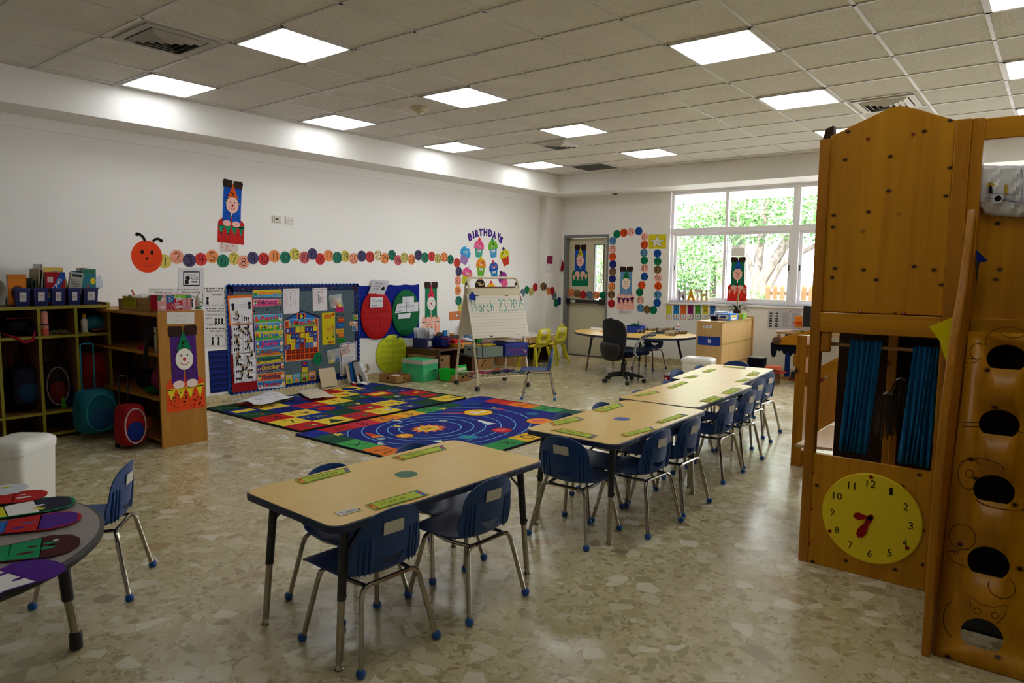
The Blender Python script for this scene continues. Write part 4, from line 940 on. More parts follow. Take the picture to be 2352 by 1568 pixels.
# ================================================================ paper circles numbered along the walls
PAL = dict(yellow=(206, 190, 92), pink=(236, 156, 130), navy=(76, 70, 106), red=(204, 60, 58), orange=(236, 146, 88), green=(44, 120, 98),
           cream=(222, 206, 162), rose=(206, 98, 104), olive=(198, 188, 112), blue=(22, 84, 172), sky=(92, 146, 190), brown=(130, 102, 68), scarlet=(226, 84, 28),
           teal=(14, 124, 84), slate=(112, 130, 146), crimson=(196, 36, 48), salmon=(244, 182, 166), indigo=(36, 44, 126))
NUM = [(1, 377.5, 600, 'yellow', 32), (2, 406.4, 589.6, 'pink', 32), (3, 434.7, 597.5, 'navy', 31), (4, 461.7, 595.2, 'red', 30), (5, 487.5, 589, 'orange', 30), (6, 512.2, 599.2, 'green', 30), (7, 537.5, 593.5, 'yellow', 29),
 (8, 559, 601, 'pink', 30), (9, 580.6, 592.3, 'navy', 29), (10, 605.8, 594.4, 'red', 29), (11, 629.9, 588.2, 'orange', 29), (12, 654.8, 591.2, 'green', 28), (13, 677, 583.9, 'yellow', 28), (14, 699, 591.2, 'rose', 28), (15, 717.4, 583.3, 'navy', 27),
 (16, 735.2, 594.5, 'red', 27), (17, 754.3, 586.9, 'orange', 27), (18, 774.5, 591.4, 'green', 27), (19, 792.9, 588.3, 'yellow', 27), (20, 811.9, 593.6, 'pink', 26), (21, 830.7, 588.1, 'navy', 26), (22, 849.8, 589.8, 'red', 26), (23, 868.1, 586.4, 'cream', 25),
 (24, 883.6, 592.9, 'orange', 25), (25, 900.2, 585.7, 'green', 25), (26, 914, 597.4, 'rose', 24), (27, 928.3, 591.7, 'olive', 24), (28, 945.2, 595.7, 'orange', 24), (29, 960.7, 586, 'navy', 24), (30, 976, 591.4, 'green', 24), (31, 991.4, 588.8, 'red', 23),
 (32, 1005.5, 593.1, 'olive', 23), (33, 1020, 590.5, 'orange', 23), (34, 1034.8, 595.7, 'green', 22), (35, 1049.3, 603.3, 'red', 22), (36, 1053.3, 623.3, 'navy', 22), (37, 1051.7, 644.5, 'pink', 22), (38, 1051.4, 666.9, 'orange', 22), (39, 1053.1, 690.2, 'green', 22),
 (40, 1058.5, 706.7, 'yellow', 22), (51, 1195, 682, 'rose', 19), (52, 1200.4, 672.2, 'slate', 19), (53, 1210.2, 665.9, 'teal', 19), (54, 1219.9, 670.2, 'olive', 19), (55, 1229, 659.3, 'crimson', 19)]
PIL = PL((-6.99, 0, 0), (0, 1, 0), (0, 0, 1)); PILF = PL((0, 9.87, 0), (1, 0, 0), (0, 0, 1)); DOORP = PL((0, YB+.08, 0), (1, 0, 0), (0, 0, 1))
def num_circle(n, x, y, col, hpx, pl, where, z=0.):
    c = pl.px(x, y); r = (pl.px(x, y-hpx/2)-pl.px(x, y+hpx/2)).length/2
    mb = MB(C(PAL[col])); d_ = D(mb, fplane(pl, c+pl.n*z, random.Random(n).uniform(-.12, .12)), .0012, .0007)
    R_ = random.Random(n); pts = [(r*(1+R_.uniform(-.02, .02))*math.cos(a), r*(1+R_.uniform(-.02, .02))*math.sin(a)) for a in [2*PI*k/28 for k in range(28)]]
    d_.base(pts, PAL[col]); t = str(n); d_.hand(t, .1*r, -.62*r, 1.2*r, r*.10, INK, 1, 1.0 if n > 9 else 1.3, 1., True)
    names = {'scarlet': 'orange red', 'rose': 'dusty pink', 'navy': 'dark blue violet', 'crimson': 'deep red', 'salmon': 'pale pink', 'olive': 'dull yellow', 'teal': 'green'}
    tag(obj('number_circle', mb, loc=c-pl.v*r, smooth=False), '%s paper circle handwritten %d on %s' % (names.get(col, col), n, where), 'paper circle', 'numbered paper circles along the walls')
for k, (n, x, y, col, h) in enumerate(NUM): num_circle(n, x, y, col, h, LEFT, 'the left wall', .0015*(k % 3))
num_circle(56, 1248.5, 658, 'brown', 19, PILF, 'the pilaster')
for k, (n, x, y, col) in enumerate([(57, 1260, 668.6, 'orange'), (58, 1268.4, 667.8, 'crimson'), (59, 1273.5, 680.5, 'slate'), (60, 1277, 695.5, 'teal'), (61, 1284.5, 691.4, 'indigo')]): num_circle(n, x, y, col, 19, PIL, 'the corner pilaster', .0015*(k % 2))
for k, (n, x, y, col) in enumerate([(62, 1312.7, 671.8, 'orange'), (63, 1326.7, 673.8, 'brown'), (64, 1339.7, 676.3, 'crimson'), (65, 1355, 677.1, 'slate'), (66, 1371, 677.1, 'orange'), (67, 1385.5, 677.6, 'teal')]): num_circle(n, x, y, col, 18.5, DOORP, 'the door', .013+.0015*(k % 2))
BN = [(68, 1404.4, 696.9, 'crimson'), (69, 1404.4, 676, 'brown'), (70, 1405.2, 657.6, 'orange'), (71, 1406.6, 640.2, 'indigo'), (72, 1407.4, 623.8, 'brown'), (73, 1408, 607, 'indigo'), (74, 1407, 589.7, 'scarlet'), (75, 1407.2, 571.8, 'salmon'),
 (76, 1407.6, 552.8, 'sky'), (77, 1416.9, 537.4, 'teal'), (78, 1432.9, 534.4, 'scarlet'), (79, 1449.3, 532.8, 'salmon'), (80, 1467.1, 530.8, 'blue'), (81, 1480.5, 543.9, 'salmon'), (82, 1480.3, 562.3, 'scarlet'), (83, 1479.1, 580.3, 'sky'), (84, 1479.9, 598, 'teal'),
 (85, 1480.5, 615.8, 'salmon'), (86, 1480.1, 635, 'blue'), (87, 1474.2, 654.8, 'scarlet'), (88, 1469.4, 671, 'teal'), (89, 1470.6, 689, 'salmon'), (90, 1471.2, 707.4, 'sky'), (91, 1485.8, 710.7, 'brown'), (92, 1500.5, 711.9, 'teal'), (93, 1509.4, 695.5, 'blue'),
 (94, 1510.8, 676.5, 'sky'), (95, 1511.6, 657, 'scarlet'), (96, 1511.4, 638, 'salmon'), (97, 1510.6, 619.2, 'brown'), (98, 1510.6, 600.4, 'teal'), (99, 1510.2, 581.8, 'blue')]
for k, (n, x, y, col) in enumerate(BN): num_circle(n, x, y, col, 19, BACK, 'the wall beside the window', .0015*(k % 3))
# caterpillar head of the number line
c = LEFT.px(337.5, 589); r = .155; hd = thing('caterpillar_head', 'big orange red paper face with black feelers starting the number line', 'paper cutout', c)
mb = MB(); d_ = D(mb, fplane(LEFT, c), .0015, .0008); d_.base([(r*math.cos(a)*.97, r*math.sin(a)*1.02) for a in [2*PI*k/36 for k in range(36)]], (226, 66, 22))
d_.disc(-.045, .045, .016, .022, INK).disc(.05, .04, .016, .022, INK).disc(0, -.02, .014, .014, INK).stroke(arc(.02, -.05, .06, .045, 215, 325, 8), .007, (190, 30, 70)); obj('face', mb, hd, smooth=False)
for sgn, pts in ((-1, [(-.01, .15), (-.03, .19), (-.06, .215), (-.085, .215)]), (1, [(.06, .15), (.09, .175), (.12, .18), (.145, .16)])):
    mb = MB(INK); d_ = D(mb, fplane(LEFT, c), .003, .0008); d_.stroke(pts, .025, (26, 18, 18), 0).disc(*pts[-1], .018, .018, (26, 18, 18), 0); obj('feeler', mb, hd, smooth=False)

# ================================================================ upside down paper clowns
def clown(lab, pl, cx, ytop, ybot, rot, legs, hat, face, drum, zig, hands=(238, 186, 172), hair=None, seed=1, z=0., dots=None, boots=(52, 32, 26), legdots=None, plx=None):
    b = pl.px(cx, ybot); t = pl.px(cx, ytop); H = (t-b).length; c = b+pl.n*z
    root = thing('paper_clown', lab, 'paper clown', c, 0, 'upside down paper clowns'); f = fplane(pl, c, rot, H); R_ = random.Random(seed)
    def P(n, fn, off): mb = MB(); d_ = D(mb, f, .0015+off*.0016, .0007); fn(d_); o_ = obj(n, mb, root, smooth=False); return o_
    def drumf(d_):
        d_.base([(-.225, 0), (.225, .0), (.225, .30)]+arc(0, .30, .225, .115, 0, 180, 10)[1:-1]+[(-.225, .30)], drum)
        for k in range(4):
            x = -.225+k*.1125; d_.poly([(x+.004, .275-.02*math.sin((k)*1.2)), (x+.1085, .275-.02*math.sin((k+1)*1.2)), (x+.056, .13)], zig, 1)
        d_.rect(-.224, .255, .224, .272, zig, 1)
        d_.dots(34, -.21, .01, .21, .24, .010, dots or [(26, 30, 50), (120, 20, 30), (60, 50, 30)], 2, seed); 
    P('drum', drumf, 0)
    def legf(d_):
        for s in (-1, 1): d_.base([(s*.012, .33), (s*.155, .33), (s*.15, .60), (s*.15, .88), (s*.008, .88)], legs)
        d_.dots(60, -.145, .35, .145, .86, .0085, legdots or [(24, 26, 60), (110, 30, 40), (20, 90, 70)], 1, seed+5)
    P('legs', legf, 1)
    for s in (-1, 1):
        P('boot', lambda d_: d_.base([(s*.005, .87), (s*.158, .87), (s*.17, .96), (s*.15, .995), (s*.012, .985)], boots), 2)
        P('hand', lambda d_: d_.base(arc(s*.078, .31, .068, .048, 0, 360, 16)[:-1], hands), 2)
    P('hat', lambda d_: (d_.base([(-.085, .705), (.09, .715), (-.0, .93)], hat), d_.dots(7, -.035, .72, .04, .82, .010, [(40, 26, 20)], 1, seed+9)), 3)
    def facef(d_):
        if hair: 
            for k in range(14): a = math.radians(R_.uniform(15, 165)); d_.stroke([(math.cos(a)*.09, .60+math.sin(a)*.1), (math.cos(a)*.12+R_.uniform(-.02, .02), .60+math.sin(a)*.13)], .012, hair, -1)
        d_.base(arc(0, .60, .104, .125, 0, 360, 24)[:-1], face)
        d_.disc(-.035, .645, .009, .013, (60, 30, 30)).disc(.035, .645, .009, .013, (60, 30, 30)).disc(0, .60, .020, .020, (190, 30, 30)).stroke(arc(0, .59, .055, .055, 205, 335, 8), .008, (190, 50, 40))
    P('face', facef, 4)
    return root
clown('blue legged paper clown with orange hat hanging high on the left wall', LEFT, 530, 412, 559, math.radians(-4), (14, 84, 190), (224, 90, 24), (244, 196, 184), (196, 36, 34), (14, 140, 98), hair=(214, 190, 50), seed=3)
clown('green spotted paper clown with long legs and pale face above the brown cabinet', LEFT, 990, 646, 772, 0, (14, 124, 82), (214, 40, 70), (232, 222, 220), (246, 176, 150), (240, 206, 190), seed=4, dots=[(206, 30, 40), (220, 180, 30), (30, 70, 160)])
clown('blue legged paper clown with yellow hat on the door', DOORP, 1332, 561, 657, 0, (16, 78, 174), (224, 196, 40), (248, 196, 184), (10, 118, 78), (246, 194, 180), hair=(232, 214, 140), seed=5, z=.002, dots=[(10, 118, 78)])
clown('light blue legged paper clown with green hat on the wall by the door', BACK, 1436.5, 611, 711, 0, (96, 150, 198), (16, 124, 78), (246, 226, 210), (250, 190, 176), (84, 30, 84), hair=(220, 206, 40), seed=6, legdots=[(160, 40, 150)], dots=[(236, 150, 60), (180, 30, 60)])
WINP = PL((0, YB+.055, 0), (1, 0, 0), (0, 0, 1))
clown('paper clown with blue hat and red drum stuck on the window glass', WINP, 1692, 589, 691, 0, (14, 116, 82), (22, 90, 190), (244, 196, 180), (214, 36, 36), (244, 160, 130), hair=(230, 190, 40), seed=7, dots=[(170, 20, 24), (230, 120, 30)])
def note(lab, pl, x0, y0, x1, y1, col=PAPER, draw=None, name='paper_sheet', cat='paper', quad=None, z=0., group=None, th=.0012):
    f0 = qpx(pl, x0, y0, x1, y1) if not quad else qpx4(pl, *quad); f = (lambda x, y, o: f0(x, y, o+z)); f.asp = f0.asp
    mb = MB(); d_ = D(mb, f, th, .0007); d_.base(SQ, col)
    if draw: draw(d_, f0.asp)
    return tag(obj(name, mb, loc=f(0.5, 0, 0), smooth=False), lab, cat, group)
note('small white label reading Clown Olga under the high clown', LEFT, 505, 556, 547, 579, (214, 206, 198), lambda d_, a: (d_.hand('Clown', .06, .5, .42, .045, (200, 70, 60), 1, 1., a), d_.hand('Olga', .3, .12, .26, .035, (210, 90, 80), 1, 1., a)), 'paper_label', 'label')
note('white label with child handwriting under the clown by the door', BACK, 1421, 710, 1451, 722, (224, 218, 220), lambda d_, a: d_.hand('Clown', .15, .3, .5, .06, (80, 60, 130), 1, 1., a), 'paper_label', 'label')
note('blank white sheet taped above the window clown', WINP, 1680, 570, 1711, 588, (240, 238, 238), None)
def star(d_, a):
    p = []; 
    for k in range(10): r = .44 if k % 2 == 0 else .17; t = math.radians(90+36*k); p.append((.5+r*math.cos(t), .47+r*math.sin(t)))
    d_.poly([(.5+(x-.5)*1.1, .47+(y-.47)*1.1) for x, y in p], (30, 28, 20), 1).poly(p, (228, 226, 226), 2).hand('100', .39, .38, .18, .02, (120, 118, 124), 3, .9, a)
note('yellow card with a white star ending the number line', BACK, 1490, 538, 1530, 571, (210, 198, 30), star, 'star_card', 'card')
# number pattern cards under the window
for k, (x, col, ed) in enumerate([(1536.5, (200, 206, 50), (226, 176, 40)), (1553.5, (36, 128, 200), (30, 80, 160)), (1569.5, (222, 110, 36), (210, 90, 40)), (1586, (140, 34, 100), (110, 30, 90)), (1603, (80, 160, 50), (40, 140, 70)), (1620, (214, 206, 40), (220, 190, 60)), (1637, (40, 120, 200), (30, 80, 160))]):
    def dr(d_, a, k=k, col=col, ed=ed):
        d_.rect(.1, .40, .9, .97, col, 1).rect(.1, .03, .9, .38, (232, 230, 228), 1); 
        sp = {0: [], 1: [(.5, .7)], 2: [(.35, .78), (.65, .62)], 3: [(.3, .8), (.5, .7), (.7, .6)], 4: [(.33, .8), (.67, .8), (.33, .6), (.67, .6)], 5: [(.3, .8), (.7, .8), (.5, .7), (.3, .6), (.7, .6)], 6: [(.25, .82), (.5, .82), (.75, .82), (.25, .62), (.5, .62), (.75, .62)]}[k]
        for x_, y_ in sp: d_.disc(x_, y_, .1, .1*a, (14, 16, 24), 2, 10)
        d_.text(str(k), .38 if k != 1 else .46, .09, .62 if k != 1 else .54, .33, INK, 2)
    note('narrow %s number card %d with dots under the window' % (['lime', 'blue', 'orange', 'purple', 'green', 'yellow', 'bright blue'][k], k), BACK, x-6.3, 701, x+6.3, 733, ed, dr, 'number_card', 'card', group='dot number cards under the window')
# MATH letters on the glass
for t, x0, x1, col, ca in (('M', 1556, 1577, (226, 214, 222), 'pale lilac'), ('A', 1579, 1597, (214, 160, 40), 'orange'), ('T', 1596, 1610, (230, 214, 216), 'pale pink'), ('H', 1610, 1626, (196, 190, 120), 'pale green')):
    f = qpx(WINP, x0, 664, x1, 690.5); mb = MB(); vs, fs, a, b, c_, d__ = text_geo(t, .045)
    mb.m(col); sc = [((x-a)/(b-a), (y-c_)/(d__-c_)) for x, y in vs]; n = len(sc); mb.add([f(x, y, .012) for x, y in sc]+[f(x, y, .018) for x, y in sc], [q[::-1] for q in fs]+[[i+n for i in q] for q in fs])
    bm = bmesh.new(); 
    dd = D(mb, f, .0185, .0004)
    if t == 'M': dd.dots(5, .08, .3, .35, .95, .06, [(20, 40, 140)], 0, 3)
    if t == 'A': dd.dots(5, .5, .2, .8, .7, .05, [(90, 90, 60), (230, 200, 60)], 0, 3)
    bm.free(); tag(obj('foam_letter', mb, loc=f(.5, 0, .01), smooth=False), '%s letter %s of the word MATH on the window glass' % (ca, t), 'letter', 'letters spelling MATH')
# BIRTHDAYS letters
for t, x, y, rot in zip('BIRTHDAYS', (1079.5, 1087, 1095.5, 1104, 1114.7, 1125.8, 1135, 1145, 1150.2), (544, 538.5, 536.2, 533.5, 533.2, 535.3, 539.5, 542.8, 550.5), (24, 14, 12, 4, -1, -7, -12, -22, -30)):
    c = LEFT.px(x, y); h = .115; w_ = .03 if t == 'I' else .088; mb = MB((74, 30, 140)); f = fplane(LEFT, c, math.radians(rot)*.8); vs, fs, a, b, c_, d__ = text_geo(t, .05)
    sc = [((x_-a)/(b-a)*w_-w_/2, (y_-c_)/(d__-c_)*h-h/2) for x_, y_ in vs]; n = len(sc); mb.add([f(p, q, .002) for p, q in sc]+[f(p, q, .006) for p, q in sc], [q[::-1] for q in fs]+[[i+n for i in q] for q in fs])
    tag(obj('paper_letter', mb, loc=c-LEFT.v*h/2, smooth=False), 'purple letter %s of the word BIRTHDAYS arched on the wall' % t, 'letter', 'letters spelling BIRTHDAYS')
# cupcakes
def cupcake(lab, x, y, rot, cup, ice, s, top, deco, seed=1):
    c = LEFT.px(x, y); root = thing('paper_cupcake', lab, 'paper cutout', c, 0, 'birthday paper cupcakes'); f = fplane(LEFT, c, math.radians(rot), s)
    mb = MB(); d_ = D(mb, f, .0015, .0006); d_.base([(-.36, .08), (-.26, -.5), (.26, -.5), (.36, .08)], cup)
    for k in range(5): x_ = -.22+.11*k; d_.stroke([(x_*1.25, .05), (x_, -.46)], .018, tuple(int(v*.82) for v in cup), 1)
    if seed % 2: d_.rect(-.16, -.2, .16, -.06, (228, 228, 232), 2).lines(-.14, -.19, .14, -.07, 2, (120, 120, 130), 3, .4, seed)
    obj('cup', mb, root, smooth=False)
    mb = MB(); d_ = D(mb, f, .003, .0006); p = arc(0, .12, .43, .38, 0, 180, 14)+[(-.43, .02), (-.36, -.04), (-.25, .03), (-.14, -.05), (0, .02), (.14, -.05), (.25, .03), (.36, -.04), (.43, .02)]
    d_.base(p, ice); d_.dots(12, -.36, .08, .36, .36, .035, deco, 1, seed).hand('June' if seed == 5 else 'May', -.15, .12, .13, .02, (230, 226, 226), 2, .9); obj('icing', mb, root, smooth=False)
    mb = MB(); d_ = D(mb, f, .0045, .0006); d_.base(arc(0, .52, .1, .11, 0, 360, 12)[:-1], top); obj('topping', mb, root, smooth=False)
cupcake('paper cupcake with blue icing and lilac cup', 1068, 586.5, -18, (158, 128, 186), (50, 158, 214), .27, (230, 230, 236), [(30, 110, 200), (210, 226, 240)], 2)
cupcake('paper cupcake with pink icing, red heart and teal cup', 1100.2, 571, -3, (72, 168, 148), (226, 96, 150), .27, (210, 30, 36), [(200, 40, 70)], 3)
cupcake('paper cupcake with green icing and light blue cup', 1132.4, 571.5, 8, (78, 158, 208), (110, 180, 50), .27, (20, 140, 70), [(30, 120, 50), (200, 200, 60)], 7)
cupcake('paper cupcake with yellow icing and red cup', 1159.8, 590.5, 18, (206, 60, 40), (212, 206, 30), .27, (40, 40, 130), [(90, 110, 40)], 4)
cupcake('paper cupcake with orange icing and green cup', 1104.5, 613.5, -2, (106, 178, 40), (230, 140, 30), .27, (226, 206, 30), [(180, 60, 90), (230, 190, 60)], 5)
cupcake('paper cupcake with dark blue icing and blue cup', 1134.3, 620.5, 10, (24, 130, 190), (18, 80, 170), .26, (206, 60, 60), [(230, 120, 50), (220, 90, 150)], 9)
cupcake('paper cupcake with pink icing and lime cup behind the easel rail', 1072, 634.5, -20, (188, 194, 40), (222, 80, 140), .27, (200, 200, 230), [(220, 206, 60), (230, 170, 200)], 6)
cupcake('paper cupcake with purple icing and pink cup at right of the easel rail', 1156, 642, 30, (232, 96, 144), (138, 54, 140), .26, (34, 24, 30), [(34, 24, 30), (200, 120, 60)], 8)
cupcake('black iced paper cupcake showing above the easel top', 1102.6, 660, -2, (220, 120, 40), (36, 26, 24), .27, (226, 130, 30), [(226, 140, 30), (214, 190, 40)], 10)
cupcake('yellow orange iced paper cupcake barely showing above the easel', 1128, 668, 2, (220, 60, 60), (234, 178, 30), .26, (220, 70, 60), [(220, 90, 40), (60, 140, 60)], 12)

# ================================================================ papers left of the board
def bw_border(d_, seed=2):
    R_ = random.Random(seed)
    for y in (.06, .9):
        x = .06
        while x < .92: w_ = R_.choice((.02, .09)); d_.rect(x, y, x+w_, y+.035, INK, 1); x += w_+.035
    for x in (.05, .92):
        y = .12
        while y < .85: w_ = R_.choice((.03, .14)); d_.rect(x, y, x+.02, y+w_, INK, 1); y += w_+.05
def rule_draw(l1, l2, l3=''):
    def f(d_, a):
        bw_border(d_); d_.text(l1, .12 if l3 else .22, .72, .86, .86, INK, 2)
        if l2: d_.text(l2, .1 if l3 else .45, .53, .88 if l3 else .84, .68, INK, 2)
        if l3: d_.text(l3, .08, .36, .3, .50, INK, 2)
        for cx in ((.25,) if not l3 and l2 == 'yourself.' else (.35, .62) if not l3 else (.5, .65, .8)): d_.disc(cx, .44 if not l3 else .36, .05, .06, INK, 2, 10).poly([(cx-.05, .12), (cx+.05, .12), (cx+.03, .38), (cx-.03, .38)], INK, 2)
    return f
note('white poster with black framed card OUR CLASSROOM RULES', LEFT, 410, 615, 468, 664, (214, 212, 216), lambda d_, a: (d_.rect(.17, .16, .82, .84, INK, 1), d_.rect(.21, .21, .78, .79, (222, 220, 222), 2), d_.text('OUR CLASSROOM', .28, .64, .70, .71, INK, 3), d_.text('RULES', .48, .44, .76, .58, INK, 3), d_.disc(.35, .52, .09, .09, INK, 3), d_.rect(.25, .24, .38, .44, INK, 3), d_.rect(.5, .31, .74, .38, (90, 90, 90), 3)), 'poster', 'poster', z=.003)
note('white rule sheet behind the tissue boxes, mostly hidden', LEFT, 341, 661, 404, 712, PAPER, rule_draw('Raise your', 'hand'), 'rule_poster', 'poster', group='classroom rule sheets')
note('white rule sheet about walking behind the hand sanitizer', LEFT, 404, 660, 462, 712, PAPER, rule_draw('Always walk', 'inside'), 'rule_poster', 'poster', group='classroom rule sheets')
note('white rule sheet reading Keep hands to yourself', LEFT, 462, 659, 519, 704, PAPER, rule_draw('Keep hands to', 'yourself.'), 'rule_poster', 'poster', group='classroom rule sheets')
note('white rule sheet about raising your hand to speak', LEFT, 470, 705, 520, 749, PAPER, rule_draw('Raise your hand and', 'wait for your turn to', 'speak'), 'rule_poster', 'poster', group='classroom rule sheets')
note('white rule sheet reading Speak English all the time', LEFT, 470, 750, 521, 798, PAPER, rule_draw('Speak English all', 'the time.'), 'rule_poster', 'poster', group='classroom rule sheets')
def pockets(n, col):
    def f(d_, a):
        for k in range(n): d_.rect(.03, .04+k*.95/n, .97, .04+k*.95/n+.012, tuple(int(v*.6) for v in col), 1); d_.rect(.03, .055+k*.95/n, .97, .055+k*.95/n+.35/n, tuple(min(255, int(v*1.25+6)) for v in col), 1)
    return f
note('dark blue fabric pocket chart between bookcase and board', LEFT, 478, 803, 530, 902, (14, 28, 92), pockets(7, (14, 28, 92)), 'pocket_chart', 'pocket chart', quad=[(478, 806), (532, 802), (532, 897), (484, 903)], th=.006)
note('small white label reading Carpet on the baseboard', PL((XL+.012, 0, 0), (0, 1, 0), (0, 0, 1)), 529, 914, 557, 924, PAPER, lambda d_, a: d_.hand('Carpet', .08, .3, .5, .07, INK, 1, 1.1, a), 'paper_label', 'label', quad=[(529, 916), (557, 913), (557, 921), (529, 925)])

# ================================================================ bulletin board
bp = PL((XL+.012, 0, 0), (0, 1, 0), (0, 0, 1)); m = mat('felt_grey', (78, 98, 108), .95); q = N(m)
n1 = q.n('ShaderNodeTexNoise', i_Scale=1., i_Detail=2.); q.l(q.co((300, 60, 60)), n1.inputs['Vector']); n2 = q.n('ShaderNodeTexNoise', i_Scale=1.); q.l(q.co((60, 60, 400)), n2.inputs['Vector'])
q.l(q.mix(.5, q.ramp(n1.outputs[0], [(.35, (60, 78, 88)), (.65, (94, 114, 122))]), q.ramp(n2.outputs[0], [(.35, (62, 80, 90)), (.65, (92, 112, 120))])), q.b.inputs['Base Color'])
BTL, BTR, BBR, BBL = LEFT.px(519, 655), LEFT.px(822, 651), LEFT.px(824, 868), LEFT.px(530, 905)
y0, y1, z0, z1 = BTL.y, BTR.y, .075, BTL.z
bd = thing('bulletin_board', 'grey felt calendar board with scalloped navy border', 'bulletin board', (XL, (y0+y1)/2, z0))
obj('felt_panel', MB('felt_grey').box((XL+.001, y0+.02, z0+.02), (XL+.012, y1-.02, z1-.02)), bd)
bm_, sc_, bw = MB(C((24, 34, 78))), MB(), .075
def border(pts_out, pts_in, nm):
    mb = MB((26, 36, 84)); mb.poly(pts_out+pts_in)
    return mb
def scallop(a, b, inward):
    a, b, inward = Vector(a), Vector(b), Vector(inward); L = (b-a).length; n = int(L/.052); u = (b-a)/n; out = []
    for k in range(n):
        for j in range(6): t = (j)/6; out.append(a+u*(k+t)-inward*(.014*math.sin(PI*t)))
    out.append(b); rim = MB((20, 84, 176)); inn = [b+inward*bw, a+inward*bw]; x = Vector((.0135, 0, 0))
    n_ = len(out); vs = [p+x for p in out]+[p+inward*.012+x+Vector((.0006, 0, 0)) for p in out]
    rim.add(vs, [(i, i+1, n_+i+1, n_+i) for i in range(n_-1)])
    rim.m((22, 32, 78)).poly([p+inward*.010+x for p in out]+[p+x for p in inn])
    R_ = random.Random(int(L*100)); nn = Vector((1, 0, 0))
    for _ in range(int(L*60)):
        t = R_.random(); s_ = R_.uniform(.02, .065); c_ = a+(b-a)*t+inward*s_; r_ = R_.uniform(.005, .012); rim.m(R_.choice([(70, 30, 90), (30, 90, 90), (96, 40, 60), (40, 70, 150), (110, 90, 90)])); f_ = fplane(PL((0, 0, 0), (0, 1, 0), (0, 0, 1)), c_)
        rim.poly([f_(r_*math.cos(q_), r_*math.sin(q_), .0145) for q_ in [2*PI*k/8 for k in range(8)]])
    return rim
X0 = XL
for a, b, i_ in (((X0, y0, z1), (X0, y1, z1), (0, 0, -1)), ((X0, y0, z0), (X0, y1, z0), (0, 0, 1)), ((X0, y0, z0), (X0, y0, z1), (0, 1, 0)), ((X0, y1, z0), (X0, y1, z1), (0, -1, 0))): obj('scalloped_border', scallop(a, b, i_), bd, smooth=False)
def pc(x, y): return (500+x/5.806, 640+y/5.806)
def onboard(lab, nm, cat, q, col, draw=None, z=.003, group=None): return note(lab, bp, 0, 0, 0, 0, col, draw, nm, cat, quad=[pc(*p) for p in q], z=z, group=group)
MONTHS = [('January', [(462, 150), (850, 142), (850, 236), (468, 242)], (232, 130, 30), (60, 160, 214), (212, 190, 40)), ('February', [(466, 276), (850, 266), (846, 352), (468, 374)], (100, 30, 90), (216, 60, 120), (232, 120, 160)),
 ('April', [(478, 486), (856, 464), (858, 572), (488, 594)], (206, 36, 40), (80, 170, 70), (80, 170, 214)), ('May', [(484, 598), (858, 574), (860, 682), (490, 710)], (214, 200, 40), (70, 160, 50), (60, 150, 206)),
 ('June', [(488, 714), (868, 684), (870, 794), (498, 826)], (30, 110, 190), (70, 160, 60), (214, 190, 30)), ('July', [(494, 832), (868, 798), (872, 902), (502, 938)], (220, 40, 110), (40, 120, 190), (40, 110, 190)),
 ('August', [(500, 942), (870, 912), (872, 1006), (506, 1040)], (170, 50, 30), (206, 120, 40), (50, 130, 180)), ('September', [(504, 1044), (874, 1008), (878, 1098), (514, 1144)], (20, 60, 120), (200, 180, 30), (60, 120, 40)),
 ('October', [(512, 1158), (876, 1106), (880, 1202), (524, 1252)], (220, 200, 60), (70, 40, 110), (84, 44, 100)), ('November', [(526, 1272), (888, 1232), (888, 1332), (526, 1372)], (50, 40, 110), (206, 90, 30), (210, 100, 30)),
 ('December', [(526, 1378), (896, 1338), (902, 1440), (540, 1472)], (190, 30, 40), (210, 226, 236), (30, 120, 190))]
def month_draw(nm, c, lo, hi, x0=.17, x1=.84):
    def f(d_, a):
        d_.rect(.01, .03, .99, .97, hi, 1); d_.poly([(.01, .03), (.99, .03), (.99, .34), (.75, .42), (.5, .30), (.25, .40), (.01, .3)], lo, 2)
        R_ = random.Random(nm); pal = [(230, 220, 210), (214, 60, 40), (230, 170, 40), (60, 130, 60), (40, 80, 170)]
        for cx in (.08, .93): d_.disc(cx, .42, .06, .28, R_.choice(pal), 3, 12).disc(cx, .66, .04, .17, R_.choice(pal), 4, 10).disc(cx, .3, .035, .14, R_.choice(pal), 4, 10)
        for k in range(10): d_.disc(R_.uniform(.15, .85), R_.uniform(.12, .9), .014, .05, R_.choice(pal), 3, 7)
        d_.text(nm, x0, .12 if 'y' in nm else .2, x1, .86, c, 5, .02)
    return f
for nm, q_, c, lo, hi in MONTHS: onboard('month strip reading %s on the calendar board' % nm, 'month_strip', 'strip', q_, (228, 226, 220), month_draw(nm, c, lo, hi), group='month strips on the calendar board')
